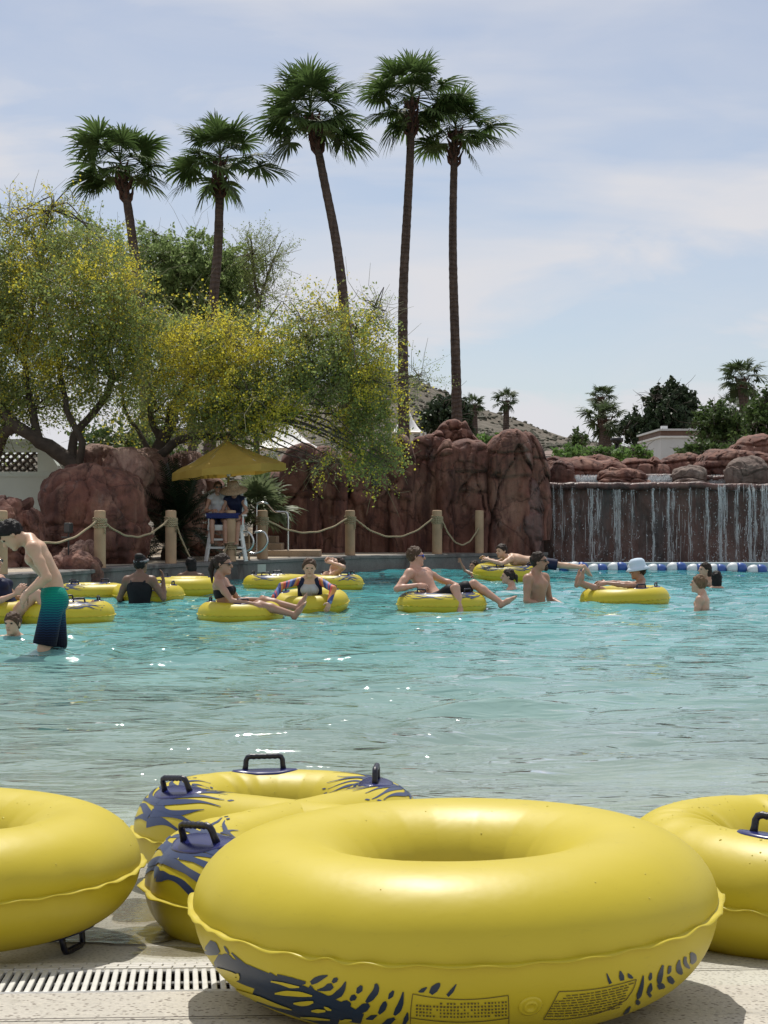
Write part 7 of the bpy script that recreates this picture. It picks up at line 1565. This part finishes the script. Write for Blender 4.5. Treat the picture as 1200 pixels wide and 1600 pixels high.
def hat(body, q):
    c, hs, fd, hu, sd = q['hc'], q['hs'], q['fd'], q['hu'], q['sd']; mb = MB(); rot = Matrix((tuple(fd), tuple(sd), tuple(hu))).transposed()
    mb.lathe([(.155, .005), (.16, .012), (.125, .045), (.112, .06), (.108, .10), (.098, .135), (.07, .158), (.02, .165)], Vector(c), 28, rot=rot @ Matrix.Rotation(R(6), 3, 'Y')); o = mb.build('sun_hat', M['hat'], body, True)
person('sunbather in a pale blue bucket hat with feet up on the yellow tube', pxz(980, 20.1, -.17), 178, .93, (-.42, 0, .9), (-.30, 0, .95), {'L': ((.62, .42, .05), (.86, -.40, .10), (.9, -.2, -.1)), 'R': ((.62, -.42, .05), (.88, .35, .05), (.9, .2, -.1))}, {'L': ((.58, .12, .80), (.93, -.06, .38)), 'R': ((.60, -.12, .78), (.95, .02, .34))}, feet={'L': (-.3, .1, .95), 'R': (-.2, -.1, .95)}, face=(1, -.1, -.06), skin='skin_tan', hair=('short', 'hair_dark'), sex='f', glasses='lens', extra=hat, wear=(('swimsuit', 'black_cloth', ('chest', 'abdomen', 'bust', 'pelvis'), .007, ('neck',)),))
person('light haired boy in the water looking away towards the falls', pxz(1097, 19.0, -.24), 158, .80, face=(.9, -.2, .05), headsc=.90, skin='skin_light', hair=('short', 'hair_light'), arms={'L': ((.2, .25, -.9), (.6, -.2, -.5)), 'R': ((.25, -.25, -.9), (.6, .2, -.5))}, wear=(('trunks', 'navy_cloth', SH, .012, ('waist',), .8),))
person('wet haired swimmer facing sideways behind the light haired boy', pxz(1106, 25.2, -.40), 192, .95, skin='skin_light', hair=('long', 'hair_dark'), sex='f', h=.014, wear=(('swimsuit', 'black_cloth', ('chest', 'abdomen', 'bust', 'pelvis'), .008, ('neck',)),))
person('black haired swimmer turned away, head low behind the light haired boy', pxz(1120, 24.6, -.52), 80, .95, skin='skin_light', hair=('long', 'hair_black'), sex='f', h=.014, wear=(('swimsuit', 'black_cloth', ('chest', 'abdomen', 'bust', 'pelvis'), .008, ('neck',)),))
person('child with a brown fringe, only the head above water before the bent man', pxz(23, 15.1, -.37), 262, .70, headsc=.88, face=(1, -.15, -.05), skin='skin_fair', hair=('bangs', 'hair_brown'), h=.012, arms={'L': ((.2, .8, -.4), (.8, .2, -.1)), 'R': ((.2, -.8, -.4), (.8, -.2, -.1))}, wear=(('swim_shirt', 'black_cloth', ('chest', 'abdomen'), .010, ('neck',)),))
person('dark haired swimmer half hidden behind the plain floating tube', pxz(298, 25.4, -.32), 80, .95, face=(.8, .6, 0), skin='skin_brown', hair=('long', 'hair_black'), h=.014, wear=(('swimsuit', 'black_cloth', ('chest', 'abdomen', 'pelvis'), .008, ('neck',)),))
person('person in sunglasses reclining in the tube behind the bent man', pxz(24, 17.1, .06), -8, .97, (-.50, 0, .85), None, {'R': ((.35, -.40, -.80), (.80, .25, .35), (.6, .2, .75)), 'L': ((.4, .5, -.7), (.85, -.25, .0))}, {'R': ((.72, -.18, .62), (.62, -.06, -.75)), 'L': ((.80, .14, .52), (.80, .05, -.42))}, face=(1, -.15, 0), skin='skin_light', hair=('short', 'hair_light'), sex='f', glasses='lens', wear=(('swimsuit', 'navy_cloth', ('chest', 'abdomen', 'bust', 'pelvis'), .008, ('neck',)),))
def visor(body, q):
    mb = MB(); rot = Matrix((tuple(q['fd']), tuple(q['sd']), tuple(q['hu']))).transposed(); mb.lathe([(.25, -.03), (.255, -.022), (.16, .03), (.112, .05), (.108, .10), (.09, .14), (.04, .16)], Vector(q['hc'] + q['hu'] * .02), 30, rot=rot); mb.build('straw_hat', M['straw'], body, True)
szl = float(sz)
person('lifeguard in a white top and sunglasses sitting on the white chair', CH + Vector((-.15, .02, szl + .12)), 278, .86, (-.12, 0, 1), None, {'L': ((.25, .3, -.85), (.8, -.5, -.1)), 'R': ((.2, -.3, -.85), (.8, .5, .0))}, {'L': ((1, .1, -.02), (.15, 0, -1)), 'R': ((1, -.08, -.02), (.15, 0, -1))}, face=(1, .15, -.05), skin='skin_tan', hair=('tail', 'hair_brown'), sex='f', glasses='lens', h=.013, wear=(('shirt', 'white_cloth', ('chest', 'abdomen', 'bust', 'yoke'), .008, ()), ('shorts', 'navy_cloth', SH, .012, ('waist',), .7)))
person('second lifeguard in a straw hat leaning behind the parasol pole', CH + Vector((.17, .10, szl + .11)), 262, .84, (.05, 0, 1), (.25, 0, .97), {'L': ((.3, .3, -.85), (.8, -.3, -.4)), 'R': ((.3, -.2, -.85), (.8, .2, -.4))}, {'L': ((.95, .12, -.1), (.2, 0, -1)), 'R': ((.95, -.05, -.1), (.2, 0, -1))}, face=(.9, 0, -.35), hup=(.35, 0, .9), skin='skin_tan', hair=('short', 'hair_dark'), h=.013, extra=visor, wear=(('shirt', 'navy_cloth', ('chest', 'abdomen', 'bust', 'yoke'), .009, ()), ('shorts', 'pink_cloth', SH, .012, ('waist',), .7)))
